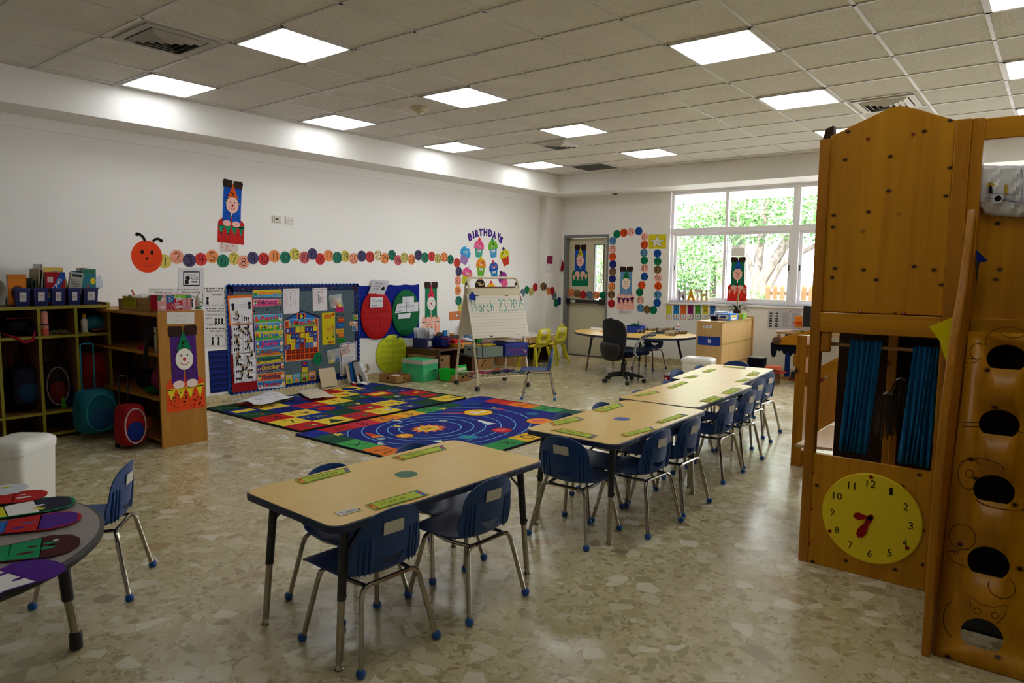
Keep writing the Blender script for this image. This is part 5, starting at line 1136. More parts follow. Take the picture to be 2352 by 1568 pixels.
# job chart
jc = thing('job_chart', 'hanging chart of classroom job cards with clothespins', 'chart', bp.px(*pc(330, 1500)))
def jpart(n, quad, col, draw=None, z=.004, par=None):
    f0 = qpx4(bp, *[pc(*p) for p in quad]); f = lambda x, y, o: f0(x, y, o+z); f.asp = f0.asp; mb = MB(); d_ = D(mb, f, .0014, .0007); d_.base(SQ, col)
    if draw: draw(d_, f0.asp)
    return obj(n, mb, par or jc, smooth=False)
jpart('backing', [(146, 600), (500, 590), (512, 1100), (170, 1120)], (70, 26, 96), None, .002); jpart('backing', [(172, 1010), (506, 980), (520, 1478), (200, 1520)], (150, 14, 22), lambda d_, a: (d_.rect(.02, .16, .98, .17, (96, 8, 14), 1), d_.rect(.02, .09, .98, .1, (96, 8, 14), 1)), .0026)
def jobs(d_, a):
    d_.rect(.2, .33, .82, .5, (220, 218, 222), 1).stroke([(.15, .6), (.85, .62)], .01, INK, 2).stroke([(.15, .38), (.85, .38)], .01, INK, 2).text('Classroom Jobs', .26, .42, .76, .52, (110, 110, 30), 3)
    for cx, cy in ((.13, .6), (.88, .66)): d_.disc(cx, cy, .08, .09, INK, 3, 12).poly([(cx-.06, cy-.36), (cx+.06, cy-.36), (cx+.04, cy-.02), (cx-.04, cy-.02)], INK, 3)
jpart('header_card', [(126, 228), (456, 212), (470, 592), (156, 628)], (224, 110, 24), lambda d_, a: d_.rect(.05, .04, .95, .9, (222, 220, 224), 1), .004); jpart('title_sheet', [(150, 262), (448, 246), (456, 470), (166, 482)], (222, 220, 224), jobs, .0065)
def card(i):
    def f(d_, a):
        R_ = random.Random(i)
        for s in (0, 1):
            x = .03+s*.49; d_.rect(x, .03, x+.46, .97, (90, 90, 120), 1).rect(x+.012, .05, x+.448, .95, (224, 222, 226), 2)
            for k in range(3): d_.disc(x+.1+k*.09, .5+R_.uniform(-.06, .1), .04, .14, INK, 3, 9).rect(x+.08+k*.09, .25, x+.12+k*.09, .45, R_.choice([INK, (120, 60, 30), (50, 90, 40)]), 3)
            d_.lines(x+.24, .08, x+.43, .24, 2, (60, 60, 90), 3, .4, i+s)
    return f
rows_ = [[(172, 478), (456, 462), (460, 590), (180, 600)], [(176, 622), (466, 604), (468, 700), (184, 716)], [(180, 712), (470, 690), (472, 786), (188, 806)], [(176, 802), (472, 780), (474, 872), (184, 890)], [(178, 884), (474, 856), (474, 972), (178, 1004)],
 [(196, 1006), (490, 978), (494, 1072), (204, 1096)], [(200, 1096), (500, 1066), (504, 1162), (206, 1190)], [(200, 1186), (502, 1160), (504, 1250), (206, 1280)], [(206, 1268), (506, 1242), (504, 1356), (208, 1392)]]
for i_, q_ in enumerate(rows_): jpart('job_card', q_, (224, 222, 226), card(i_), .005+.0012*i_)
for x, y, r_ in ((256, 470, 15), (278, 615, 5), (400, 612, -5), (318, 694, 40), (400, 700, 20), (248, 800, 0), (434, 800, 10), (262, 866, 5), (400, 860, 0), (266, 1016, 5), (448, 990, -5), (252, 1080, 0), (398, 1074, 15), (322, 1180, 0), (376, 1176, -35), (316, 1262, -10), (400, 1256, -20)):
    c = bp.px(*pc(x, y))+Vector((.018, 0, 0)); f = fplane(PL((0, 0, 0), (0, 1, 0), (0, 0, 1)), c, math.radians(r_)); mb = MB(C((186, 150, 96)))
    for s in (-1, 1): mb.prism([f(s*.001, .0, 0), f(s*.006, 0, 0), f(s*.009, .036, 0), f(s*.003, .036, 0)], (.008, 0, 0))
    mb.m((34, 28, 26)).prism([f(-.007, -.036, -.001), f(.007, -.036, -.001), f(.0075, .002, -.001), f(-.0075, .002, -.001)], (.01, 0, 0)); obj('clothespin', mb, jc)
# attendance lists, bags, season cards, schoolhouse calendar
def listd(title, seed, cols):
    def f(d_, a):
        d_.text(title, .06, .91, .94, .975, INK, 2); R_ = random.Random(seed)
        for k in range(17):
            y = .84-k*.033; d_.rect(.08, y, .26, y+.008, (206, 120, 130), 1)
            for cx, c_ in cols:
                if R_.random() < .6: d_.rect(cx, y, cx+.05, y+.022, c_, 1)
    return f
onboard('white list sheet pinned at the top middle of the board', 'list_sheet', 'paper', [(866, 134), (1086, 130), (1084, 456), (880, 470)], (222, 218, 222), listd('I did my homework', 3, [(.42, (40, 80, 160)), (.56, (200, 60, 60)), (.7, (40, 80, 160))]))
onboard('white list sheet headed Free Centers on the board', 'list_sheet', 'paper', [(1262, 126), (1450, 118), (1460, 424), (1268, 432)], (222, 218, 222), listd('Free Centers', 4, [(.36, INK), (.42, INK), (.48, INK), (.62, (200, 40, 40)), (.68, (200, 40, 40))]))
SE = [('Fall', [(898, 1282), (992, 1270), (1000, 1392), (908, 1404)], (196, 60, 30), (206, 190, 40), (70, 130, 50)), ('Winter', [(998, 1264), (1100, 1254), (1106, 1378), (1002, 1390)], (60, 60, 120), (70, 160, 206), (206, 130, 60)),
      ('Spring', [(1104, 1254), (1200, 1244), (1204, 1364), (1110, 1374)], (206, 40, 60), (120, 180, 40), (120, 20, 50)), ('Summer', [(1202, 1240), (1308, 1222), (1310, 1342), (1208, 1358)], (40, 110, 190), (222, 130, 40), (60, 40, 100))]
for nm, q_, c, bgc, blob in SE: onboard('small season card reading %s low on the board' % nm, 'season_card', 'card', q_, (90, 110, 50), lambda d_, a, nm=nm, c=c, bgc=bgc, blob=blob: (d_.rect(.04, .03, .96, .97, bgc, 1), d_.disc(.5, .28, .3, .22, blob, 2), d_.disc(.44, .36, .06, .05, (230, 220, 210), 3, 10), d_.text(nm, .12, .6 if nm != 'Spring' else .55, .88, .88, (240, 236, 230), 3, .06), d_.text(nm, .14, .61 if nm != 'Spring' else .56, .86, .87, c, 4, .0)), group='season cards on the board')
sh = thing('schoolhouse_calendar', 'orange schoolhouse calendar with blue roof reading March', 'calendar', bp.px(*pc(1120, 1106)))
def spart(n, f0, draw, z, par=sh, base=None, col=None):
    f = lambda x, y, o: f0(x, y, o+z); f.asp = getattr(f0, 'asp', 1); mb = MB(); d_ = D(mb, f, .0012, .0006)
    if base: d_.base(base, col)
    if draw: draw(d_, f.asp)
    return obj(n, mb, par, smooth=False)
def wall_(d_, a):
    d_.rect(.015, .01, .985, .99, (222, 96, 28), 1)
    for r_ in range(6):
        for c_ in range(7): d_.rect(.05+c_*.132, .04+r_*.133, .05+c_*.132+.112, .04+r_*.133+.115, (130, 26, 16), 2)
        for c_ in range(7):
            if r_ < 3: d_.disc(.106+c_*.132, .1+r_*.133, .016, .016*a, (120, 110, 50), 3, 8)
    for r_ in range(2):
        for x in (.03, .9): d_.rect(x, .86+r_*.06, x+.07, .905+r_*.06, (150, 40, 20), 2)
spart('house_wall', qpx4(bp, *[pc(*p) for p in ((884, 560), (1338, 520), (1350, 1066), (900, 1108))]), wall_, .003, base=SQ, col=(220, 200, 190))
f0 = qpx4(bp, *[pc(*p) for p in ((886, 420), (1362, 420), (1362, 556), (886, 556))])
spart('roof', f0, lambda d_, a: (d_.poly([(.1, .12), (.49, .86), (.9, .28), (.88, .2), (.1, .04)], (26, 110, 196), 1), d_.rect(.34, .1, .58, .72, (214, 96, 30), 2), d_.rect(.37, .13, .55, .64, (24, 30, 70), 3), d_.disc(.46, .38, .045, .2, (206, 190, 60), 4, 12)), .0045, base=[(.0, .0), (.02, .12), (.47, .98), (1, .44), (.985, .28), (.47, .8)], col=(24, 34, 80))
spart('month_strip', qpx4(bp, *[pc(*p) for p in ((952, 544), (1298, 518), (1304, 622), (950, 650))]), month_draw('March', (206, 30, 40), (80, 170, 60), (60, 150, 210), .16, .82), .006, base=SQ, col=(228, 226, 220))
BY = 'BBYYBBYYBBYYBBYYBBYYBBY'
hs = [(930, 694), (996, 684), (1062, 680), (1128, 676), (1188, 678), (1242, 672), (1292, 662), (940, 774), (996, 768), (1056, 762), (1128, 752), (1186, 756), (1242, 744), (1294, 734), (942, 842), (1000, 838), (1066, 830), (1120, 824), (1196, 814), (1246, 812), (1300, 802), (926, 914), (1000, 906)]
yl = {3, 4, 7, 8, 11, 12, 15, 16, 19, 20, 23}
for k, (x, y) in enumerate(hs):
    n = k+1; c_ = (216, 200, 40) if n in yl else (22, 60, 140); r_ = random.Random(n).uniform(-.12, .12) if n != 22 else -.6; f0 = fplane(bp, bp.px(*pc(x, y)), r_)
    spart('day_card', f0, lambda d_, a, n=n: d_.text(str(n), -.016 if n > 9 else -.008, -.016, .016 if n > 9 else .008, .016, (180, 80, 30) if n in yl else (210, 200, 190), 1), .007+.0008*(k % 3), base=[(-.028, -.03), (.028, -.03), (.028, .03), (-.028, .03)], col=c_)
for k, (x, y) in enumerate([(1058, 898), (1186, 886), (1242, 880), (1298, 872)]): spart('blank_card', fplane(bp, bp.px(*pc(x, y))), lambda d_, a: d_.disc(0, 0, .008, .008, (150, 130, 60), 1, 8), .006, base=[(-.026, -.03), (.026, -.03), (.026, .03), (-.026, .03)], col=(30, 110, 190) if k < 3 else (222, 206, 190))
c = bp.px(*pc(1325, 1062)); mb = MB(); d_ = D(mb, fplane(bp, c+Vector((.011, 0, 0))), .0015, .0008); d_.base(arc(0, 0, .062, .078, 0, 360, 26)[:-1], (10, 120, 74)).hand('2015', -.045, -.03, .062, .005, (16, 50, 36), 1, .75); tag(obj('year_circle', mb, smooth=False), 'green paper oval handwritten 2015 at the calendar corner', 'paper circle')
onboard('small pointed badge under the calendar', 'pointer_badge', 'badge', [(1120, 1104), (1192, 1104), (1192, 1244), (1120, 1244)], (40, 50, 130), lambda d_, a: (d_.rect(0, .0, 1, .5, (214, 190, 40), 1), d_.text('The', .3, .36, .7, .46, (180, 60, 30), 2), d_.rect(.2, .7, .8, .94, (190, 40, 40), 2)), .004)
onboard('yellow weather chart strip on the board', 'weather_chart', 'chart', [(1386, 456), (1560, 444), (1564, 868), (1394, 884)], (206, 192, 20), lambda d_, a: (d_.rect(.18, .82, .7, .93, (206, 60, 30), 1), d_.text('Monday', .22, .84, .66, .91, (230, 220, 60), 2), d_.rect(.34, .42, .74, .56, (220, 150, 50), 1), d_.disc(.54, .49, .13, .05, (206, 180, 50), 2), d_.text('by', .42, .45, .62, .53, INK, 3), d_.rect(.36, .18, .46, .22, INK, 1), d_.rect(.8, .5, .84, .62, (200, 60, 40), 1), d_.rect(.88, .3, .93, .56, (30, 80, 170), 1), d_.rect(.46, .04, .86, .09, (190, 40, 60), 1), d_.disc(.85, .24, .07, .035, (30, 110, 60), 2), d_.disc(.84, .93, .1, .045, (200, 40, 30), 2), d_.lines(.08, .3, .6, .36, 1, (230, 170, 60), 1)), .003)
for nm, q_, c_, tc in (('Tuesday', [(1596, 518), (1684, 512), (1686, 574), (1598, 582)], (196, 50, 30), (230, 180, 60)), ('Wednesday', [(1578, 594), (1682, 584), (1684, 644), (1584, 656)], (24, 80, 170), (100, 190, 190)), ('Thursday', [(1574, 668), (1676, 662), (1678, 722), (1580, 734)], (220, 170, 50), (60, 30, 20)),
    ('Friday', [(1606, 724), (1678, 718), (1678, 776), (1612, 784)], (222, 110, 40), (206, 190, 40)), ('Saturday', [(1590, 794), (1692, 782), (1694, 844), (1600, 860)], (40, 140, 50), (20, 60, 40)), ('Sunday', [(1566, 392), (1670, 368), (1672, 434), (1570, 440)], (200, 30, 110), (100, 20, 120))):
    onboard('small weekday card reading %s on the board' % nm, 'weekday_card', 'card', q_, c_, lambda d_, a, nm=nm, tc=tc: d_.text(nm, .12, .3, .88, .72, tc, 1, .02), .004, 'weekday cards on the board')
for lab, q_, c_, t in (('green and orange weather card at the board\'s right edge', [(1798, 486), (1862, 478), (1866, 542), (1800, 552)], (80, 160, 50), ''), ('orange weather card reading cloudy', [(1756, 568), (1860, 566), (1858, 622), (1760, 626)], (226, 150, 60), 'cloudy'), ('blue weather card below the cloudy card', [(1790, 626), (1864, 626), (1864, 688), (1792, 690)], (30, 120, 180), '')):
    onboard(lab, 'weather_card', 'card', q_, (226, 222, 214), lambda d_, a, c_=c_, t=t: (d_.rect(.05, .06, .95, .94, c_, 1), d_.disc(.6, .6, .24, .2, (226, 120, 60) if not t else (220, 220, 226), 2, 10), d_.text(t, .12, .2, .8, .5, (30, 80, 160), 3) if t else None), .005, 'weather cards on the board')
for k, (x, y) in enumerate([(238, 182), (486, 432), (664, 412), (834, 402), (1608, 476), (1582, 482), (1664, 484), (1802, 454)]):
    c = bp.px(*pc(x, y)); s_ = .008 if k else .004; tag(obj('fastener_dot', MB((20, 20, 22) if k else (220, 220, 220)).box((c.x, c.y-s_, c.z-s_), (c.x+.003, c.y+s_, c.z+s_))), ['small white pin at the board\'s upper left', 'black fastener square left under February', 'black fastener square middle under February', 'black fastener square right under February', 'largest black fastener square above the Tuesday card', 'tiny black fastener left above the weekday cards', 'tiny black fastener right above the weekday cards', 'black fastener square above the green weather card'][k], 'fastener')
onboard('blue framed certificate page with rays at the board\'s right', 'certificate', 'paper', [(1626, 866), (1850, 834), (1858, 1262), (1636, 1294)], (222, 220, 222), lambda d_, a: (d_.rect(.04, .02, .96, .98, (36, 84, 150), 1), d_.rect(.075, .04, .925, .96, (224, 220, 220), 2), [d_.poly([(.5, .05), (.5+.42*math.cos(t), .05+.2*math.sin(t)), (.5+.42*math.cos(t+.12), .05+.2*math.sin(t+.12))], (212, 174, 90), 3) for t in [.1+.36*k for k in range(9)]], d_.disc(.5, .22, .05, .035, (40, 60, 120), 4), d_.lines(.16, .36, .84, .6, 9, (170, 170, 190), 3, .3), d_.lines(.16, .66, .84, .78, 4, (170, 170, 190), 3, .3), d_.text('1943', .55, .84, .8, .9, (214, 190, 130), 3)), .003)
q_ = [(1614, 928), (1738, 878), (1752, 960), (1636, 1026)]; onboard('orange edged tag hanging over the certificate', 'paper_tag', 'paper', q_, (214, 90, 50), lambda d_, a: (d_.rect(.06, .07, .94, .93, (196, 184, 186), 1), d_.lines(.2, .3, .8, .7, 2, (110, 100, 110), 2)), .012)
def zipbag(lab, q, inside, seed):
    root = thing('zip_bag', lab, 'bag', bp.px(*pc(*q[3]))); P4 = [bp.px(*pc(*p)) for p in q]; f0 = fquad(P4, bp.n); mb = MB('clear_bag')
    rows = [[f0(i/8, j/8, .008+.022*math.sin(PI*i/8)*math.sin(PI*min(1, (8-j)/7))+.002*math.sin(i*2.1+j)) for i in range(9)] for j in range(9)]
    mb.grid(rows); obj('film', mb, root); mb = MB((220, 224, 226)); mb.tube([f0(0, 1, .012), f0(.5, 1.02, .014), f0(1, 1, .012)], .004, 6).m((30, 120, 190)).tube([f0(-.04, 1, .012), f0(.05, 1, .013)], .006, 6); obj('zip', mb, root); R_ = random.Random(seed)
    for k in range(9):
        f1 = fplane(PL((0, 0, 0), (0, 1, 0), (0, 0, 1)), f0(R_.uniform(.25, .75), R_.uniform(.12, .5), 0), R_.uniform(-1, 1)); s_ = R_.uniform(.018, .03); mb = MB(); D(mb, f1, .005+.0015*k, .0005).base([(-s_, -s_), (s_, -s_), (s_, s_), (-s_, s_)], R_.choice(inside)); obj('card', mb, root, smooth=False)
zipbag('clear zip bag of white cards at the board\'s upper right', [(1470, 228), (1640, 210), (1672, 372), (1500, 402)], [(226, 222, 218), (230, 224, 220), (206, 60, 40), (230, 200, 60)], 3)
zipbag('clear zip bag of blue and white cards lower on the board', [(1444, 966), (1630, 932), (1640, 1092), (1476, 1136)], [(226, 222, 218), (24, 90, 170), (24, 80, 160), (206, 190, 40)], 5)
# board leaning on the wall
p = [atx(x, y, XL+.05) for x, y in ((730, 856), (772, 851))]; a = atz(734, 892, .0); b = atz(776, 887, 0); a.x = b.x = XL+.10
f0 = fquad([Vector((XL+.02, a.y, .24)), Vector((XL+.02, a.y+.24, .24)), Vector((XL+.07, a.y+.25, .012)), Vector((XL+.07, a.y+.01, .012))]); mb = MB(); d_ = D(mb, f0, .006); d_.base([(x, y) for x, y in rrect(0, 0, 1, 1, .06)], (206, 190, 160))
tag(obj('cardboard_sheet', mb), 'plain beige board leaning against the wall below the calendar', 'board')
for k, q_ in enumerate([[(1335, 1255), (1590, 1222), (1608, 1450), (1350, 1480)]]): pass

# ================================================================ attendance chart on blue cloth
ap = PL((XL, 0, 0), (0, 1, 0), (0, 0, 1))
ch = thing('attendance_chart', 'blue cloth wall chart with big red and green ovals', 'pocket chart', ap.px(892, 775))
f0 = qpx4(ap, (822, 655), (962, 652), (962, 776), (824, 776)); rows = [[f0(i/30, 1-j/12, .006+.008*math.sin(i*.9+j*.3)*math.sin(PI*i/30)*(.3+j/12)*.8+.004) for i in range(31)] for j in range(13)]
for i in range(31): rows[0][i].z -= .012*abs(math.sin(i/30*PI*4))
obj('cloth', MB(C((12, 32, 130), .8)).grid(rows), ch)
def oval(x, y, hw, hh, col, par, nm, npk=6, z=.024, label=None, pock=None):
    c = ap.px(x, y); W_ = (ap.px(x+hw, y)-ap.px(x-hw, y)).length/2; H_ = (ap.px(x, y-hh)-ap.px(x, y+hh)).length/2; f = fplane(ap, c); mb = MB(C(col, .6)); n = 40
    rings = []
    for r_ in (1, .97, .7, .4, .01): rings.append([f(W_*r_*math.cos(a), H_*r_*math.sin(a), z+(.006 if r_ < .98 else 0)+(.004*math.sin(a*9+r_*7) if .2 < r_ < .9 else 0)) for a in [2*PI*k/n for k in range(n)]])
    mb.grid(rings, True); o_ = obj(nm, mb, par, label=label); dk = tuple(int(v*.72) for v in col)
    mb = MB(); d_ = D(mb, f, z+.010, .001)
    for k in range(npk):
        y_ = H_*(.72-1.44*k/(npk-1)); w_ = W_*math.sqrt(max(0, 1-((abs(y_)+.03)/H_)**2))*.93
        if pock: 
            for s in (-1, 1): d_.rect(s*w_*.06 if s > 0 else -w_*.86, y_-.022, s*w_*.86 if s > 0 else -w_*.06, y_+.022, pock, 0)
        else: d_.rect(-w_, y_-.004, w_, y_, dk, 0)
    if pock: d_.stroke([(0, -H_*.95), (0, H_*.95)], .006, dk, 1)
    obj('pocket_band', mb, o_, smooth=False); return o_
oval(862.5, 723, 35.5, 56.5, (176, 16, 20), ch, 'oval_pocket', 6, label='red oval pocket'); oval(930, 718, 31.5, 53, (8, 96, 52), ch, 'oval_pocket', 6, .026, label='green oval pocket')
yo = thing('lime_pocket_oval', 'lime green oval pocket chart leaning under the blue cloth chart', 'pocket chart', ap.px(899, 856)); oval(899.5, 813, 36, 45, (196, 206, 40), yo, 'fabric', 6, .01, pock=(178, 186, 40))
note('white sign reading Who came to school today', ap, 0, 0, 0, 0, (196, 194, 204), lambda d_, a: (d_.text('Who came', .16, .7, .68, .86, INK, 1), d_.text('to school', .14, .5, .58, .66, INK, 1), d_.text('today?', .2, .28, .56, .46, INK, 1), d_.disc(.78, .45, .09, .12, INK, 1, 10), d_.rect(.66, .3, .9, .42, INK, 1)), 'paper_sign', 'sign', quad=[(854, 642), (891, 645), (879, 676), (842, 674)], z=.03)
for lab, q_, w_ in (('white name slip reading Miranda on the red oval', [(846, 682), (874, 682), (874, 705), (845, 706)], 'Miranda'), ('white name slip reading Sofia at top of the green oval', [(920, 681), (946, 680), (946, 696), (920, 696)], 'Sofia'),
   ('white name slip at left on the green oval', [(907, 698), (928, 695), (928, 716), (902, 719)], 'Sebastian'), ('white name slip reading Dylan on the green oval', [(929, 695), (956, 693), (955, 714), (929, 716)], 'Dylan'), ('small white slip lowest on the green oval', [(909, 721), (939, 718), (936, 730), (909, 732)], '')):
    note(lab, ap, 0, 0, 0, 0, (214, 216, 222), lambda d_, a, w_=w_: (d_.hand(w_, .12, .52, .34, .03, (110, 110, 130), 1, .8, a), d_.lines(.15, .15, .8, .32, 1, (140, 140, 160), 1)) if w_ else None, 'name_slip', 'paper slip', quad=q_, z=.04+.002*(len(lab) % 3), group='name slips on the attendance chart')
note('orange brown envelope numbered 2 on the wall left of the easel', LEFT, 0, 0, 0, 0, (204, 122, 74), lambda d_, a: (d_.rect(.5, .3, .72, .72, INK, 1), d_.rect(.53, .34, .69, .68, (226, 222, 216), 2), d_.text('2', .56, .38, .66, .64, INK, 3), d_.stroke([(0, .98), (.5, .8), (1, .98)], .01, (170, 96, 56), 1)), 'envelope', 'envelope', quad=[(1031, 716), (1062, 713), (1062, 733), (1032, 736)], z=.002)
# items by the corner
note('maroon and white printed packet hung on the pilaster', PIL, 0, 0, 0, 0, (216, 214, 222), lambda d_, a: (d_.rect(.1, .45, .9, .97, (140, 36, 80), 1), d_.lines(.14, .36, .84, .43, 1, (120, 110, 120), 1)), 'plastic_packet', 'packet', quad=[(1253.5, 586), (1269, 587), (1267, 622), (1250, 621)], z=.02)
hb = thing('hanging_pouch', 'small white and red pouch hung beside the door frame', 'pouch', BACK.px(1290, 622)); c = BACK.px(1291, 609); c.y -= .04
obj('pouch', MB(C((206, 196, 200))).ball(c, (.045, .03, .1), 14), hb); obj('trim', MB(C((150, 20, 34))).ball(c+Vector((.018, .006, -.015)), (.042, .032, .1), 14), hb)
obj('loop', MB(C((200, 180, 180))).tube([c+Vector((0, 0, .09)), c+Vector((-.01, 0, .12)), c+Vector((0, .01, .14)), c+Vector((.01, 0, .12)), c+Vector((0, 0, .09))], .002, 5), hb)

# ================================================================ rugs
def rug_base(nm, lab, x0, y0, x1, y1, col):
    mb = MB(C(col, .95)); p = [(a, b) for a, b in rrect(x0, y0, x1, y1, .07, 4)]; mb.prism([(a, b, .0) for a, b in p], (0, 0, .008)); return mb
NAV, DGR, CR, YL = (10, 34, 120), (10, 66, 44), (186, 22, 24), (226, 198, 60)
mb = rug_base('', '', -6.93, 3.66, -5.265, 5.94, (14, 14, 18)); R0 = (-6.90, 3.70); CW, CL = (1.60)/6, (2.20)/7
cells = ['GRBBRYB', 'BYBRYBG', 'GBRYGRB', 'RYBGBGR', 'YBGRYBG', 'RYRYBGY']; txt = [['Aa', '', 'Oo', 'Tt', '4', 'Ll', ''], ['', 'Zz', '9', 'Hh', 'Pp', 'Ff', '2'], ['Nn', '8', 'Uu', '1', 'Rr', '', 'Ii'], ['3', 'Jj', '', 'Vv', '6', 'Bb', 'Qq'], ['7', 'Yy', '10', 'Ee', 'Tt', 'Xx', ''], ['Cc', '', 'Kk', 'Ww', 'Mm', '5', 'Ss']]
CC = {'G': DGR, 'R': CR, 'B': NAV, 'Y': YL}; R_ = random.Random(8)
shape = {(1, 0): ('r', YL), (5, 1): ('t', DGR), (3, 2): ('c', CR), (0, 5): ('c', NAV), (2, 5): ('r', YL), (4, 6): ('r', CR)}
for a in range(6):
    for b in range(7):
        x0, y0 = R0[0]+a*CW, R0[1]+b*CL; f = fquad([(x0, y0, .0), (x0, y0+CL, 0), (x0+CW, y0+CL, 0), (x0+CW, y0, 0)], Vector((0, 0, 1))); f.asp = CL/CW; d_ = D(mb, f, .0085, .0004)
        d_.rect(0, 0, 1, 1, CC[cells[a][b]], 0); t = txt[a][b]; ink = {'G': (110, 150, 60), 'R': (30, 40, 120), 'B': (150, 180, 90), 'Y': (180, 60, 40)}[cells[a][b]]
        if (a, b) in shape:
            s_, c_ = shape[(a, b)]
            if s_ == 'r': d_.rect(.14, .25, .86, .72, c_, 1)
            if s_ == 'c': d_.disc(.5, .5, .3, .34, c_, 1, 24)
            if s_ == 't': d_.poly([(.2, .2), (.8, .2), (.5, .8)], c_, 1)
        elif t.isdigit(): d_.hand(t, .4 if len(t) == 1 else .3, .25, .5, .07, (14, 20, 40), 1, 1.2, f.asp)
        elif t:
            d_.hand(t, .12, .4, .4, .045, ink, 1, 1.1, f.asp)
            for k in range(5): d_.disc(.66+R_.uniform(-.12, .12), .42+R_.uniform(-.14, .14), .09, .09, R_.choice([(200, 60, 40), (60, 120, 60), (226, 200, 80), (200, 200, 200), (60, 70, 160), (120, 70, 40)]), 1+k % 2, 9)
rug1 = tag(obj('alphabet_rug', mb, smooth=False), 'checkered alphabet rug of red, yellow, blue and green squares by the wall', 'rug')
mb = rug_base('', '', -5.245, 3.57, -3.46, 6.12, (12, 12, 20)); x0, x1, y0, y1 = -5.215, -3.49, 3.60, 6.09; f = fplane(FLOOR, Vector((0, 0, 0))); 
def G(x, y): return (y, -x)                       # room metres to drawing units of the floor plane
d_ = D(mb, f, .0085, .0004); bw_ = .215
def FR(xa, ya, xb, yb, c, L): d_.poly([G(xa, ya), G(xb, ya), G(xb, yb), G(xa, yb)], c, L)
FR(x0, y0, x1, y1, (8, 24, 122), 0)
L1 = 'ABCDEFG'; cs = [CR, (200, 40, 60), (226, 130, 30), (232, 170, 40), (50, 140, 70), (20, 80, 60), (16, 50, 160)]; n = 7; st = (y1-y0-2*bw_)/n
def letter(t, cx, cy, ang):
    c = Vector((cx, cy, 0)); ff = fplane(FLOOR, c, ang); dd = D(mb, ff, .0085, .0004); h = .13; w_ = SW.get(t, .62)*h; dd.hand(t, -w_*.5, -h/2, h, .014, (14, 18, 30), 2, 1.1)
for k, t in enumerate(L1): ya = y0+bw_+k*st; FR(x0, ya, x0+bw_, ya+st, cs[k], 1); letter(t, x0+bw_/2, ya+st/2, 0)
for k, t in enumerate('TSRQPON'): ya = y0+bw_+k*st; FR(x1-bw_, ya, x1, ya+st, [(20, 80, 60), (50, 140, 70), (40, 140, 70), (232, 180, 40), (226, 130, 30), (200, 40, 60), CR][k], 1); letter(t, x1-bw_/2, ya+st/2, PI)
m_ = 4; sx_ = (x1-x0-2*bw_)/m_
for k, t in enumerate('IJKL'): xa = x0+bw_+k*sx_; FR(xa, y1-bw_, xa+sx_, y1, [(206, 40, 30), (226, 120, 30), (50, 140, 80), (16, 80, 60)][k], 1); letter(t, xa+sx_/2, y1-bw_/2, -PI/2)
for k, t in enumerate('YXWV'): xa = x0+bw_+k*sx_; FR(xa, y0, xa+sx_, y0+bw_, [(14, 80, 56), (60, 160, 80), (226, 120, 30), (206, 40, 30)][k], 1); letter(t, xa+sx_/2, y0+bw_/2, PI/2)
for (xa, ya, t) in ((x0, y0, 'Z'), (x0, y1-bw_, 'H'), (x1-bw_, y0, 'U'), (x1-bw_, y1-bw_, 'M')): FR(xa, ya, xa+bw_, ya+bw_, (14, 40, 150), 1); letter(t, xa+bw_/2, ya+bw_/2, 0 if t != 'Z' else PI/4)
sc = atz(983, 986, 0); gx, gy = G(sc.x, sc.y)
d_2 = D(mb, lambda x, y, o: Vector((min(max(-y, x0+bw_+.01), x1-bw_-.01), min(max(x, y0+bw_+.01), y1-bw_-.01), o)), .0085, .0004)
for r1, r2 in ((.30, .27), (.42, .37), (.53, .47), (.68, .60), (.84, .70), (1.02, .8)): d_2.ring(gx+.1*r1, gy, r1, r2, .010, (110, 190, 226), 2, 60)
d_.poly([(gx+(.19 if k % 2 else .125)*math.cos(2*PI*k/24), gy+(.16 if k % 2 else .105)*math.sin(2*PI*k/24)) for k in range(24)], (240, 130, 30), 3).disc(gx, gy, .105, .09, (226, 220, 190), 4, 24).disc(gx, gy, .095, .08, (236, 190, 40), 5, 24).hand('SUN', gx-.07, gy-.03, .06, .009, (60, 40, 20), 6, .9)
def pl_(px_, py_, r1, r2, c, c2=None):
    p = atz(px_, py_, 0); a, b = G(p.x, p.y); d_.disc(a, b, r1*1.08, r2*1.12, (10, 14, 40), 3, 22).disc(a, b, r1, r2, c, 4, 22)
    if c2: d_.rect(a-r1*.5, b-r2*.25, a+r1*.6, b+r2*.05, c2, 5).disc(a-r1*.2, b+r2*.35, r1*.3, r2*.2, c2, 5, 10)
for a in ((1098, 949, .155, .15, (236, 180, 40), (230, 230, 220)), (1153, 990, .09, .09, (206, 26, 40), (226, 110, 120)), (1240, 969, .13, .13, (236, 140, 40), (220, 90, 110)), (930, 1003, .075, .075, (236, 150, 40), (236, 200, 90)), (1076, 1006, .09, .09, (30, 120, 180), (60, 170, 90)),
          (1090, 928, .075, .08, (14, 70, 130), None), (1224, 952, .07, .08, (14, 90, 150), (40, 140, 130)), (1018, 968, .04, .045, (150, 170, 180), None), (875, 1010, .04, .04, (150, 170, 180), None)): pl_(*a)
def star_(px_, py_, r=.06):
    p = atz(px_, py_, 0); a, b = G(p.x, p.y); d_.poly([(a+(r if k % 2 == 0 else r*.4)*math.cos(PI/2+PI*k/5), b+(r if k % 2 == 0 else r*.4)*math.sin(PI/2+PI*k/5)) for k in range(10)], (226, 200, 80), 4)
star_(776, 1000, .07); star_(913, 981, .06); star_(1018, 940, .06)
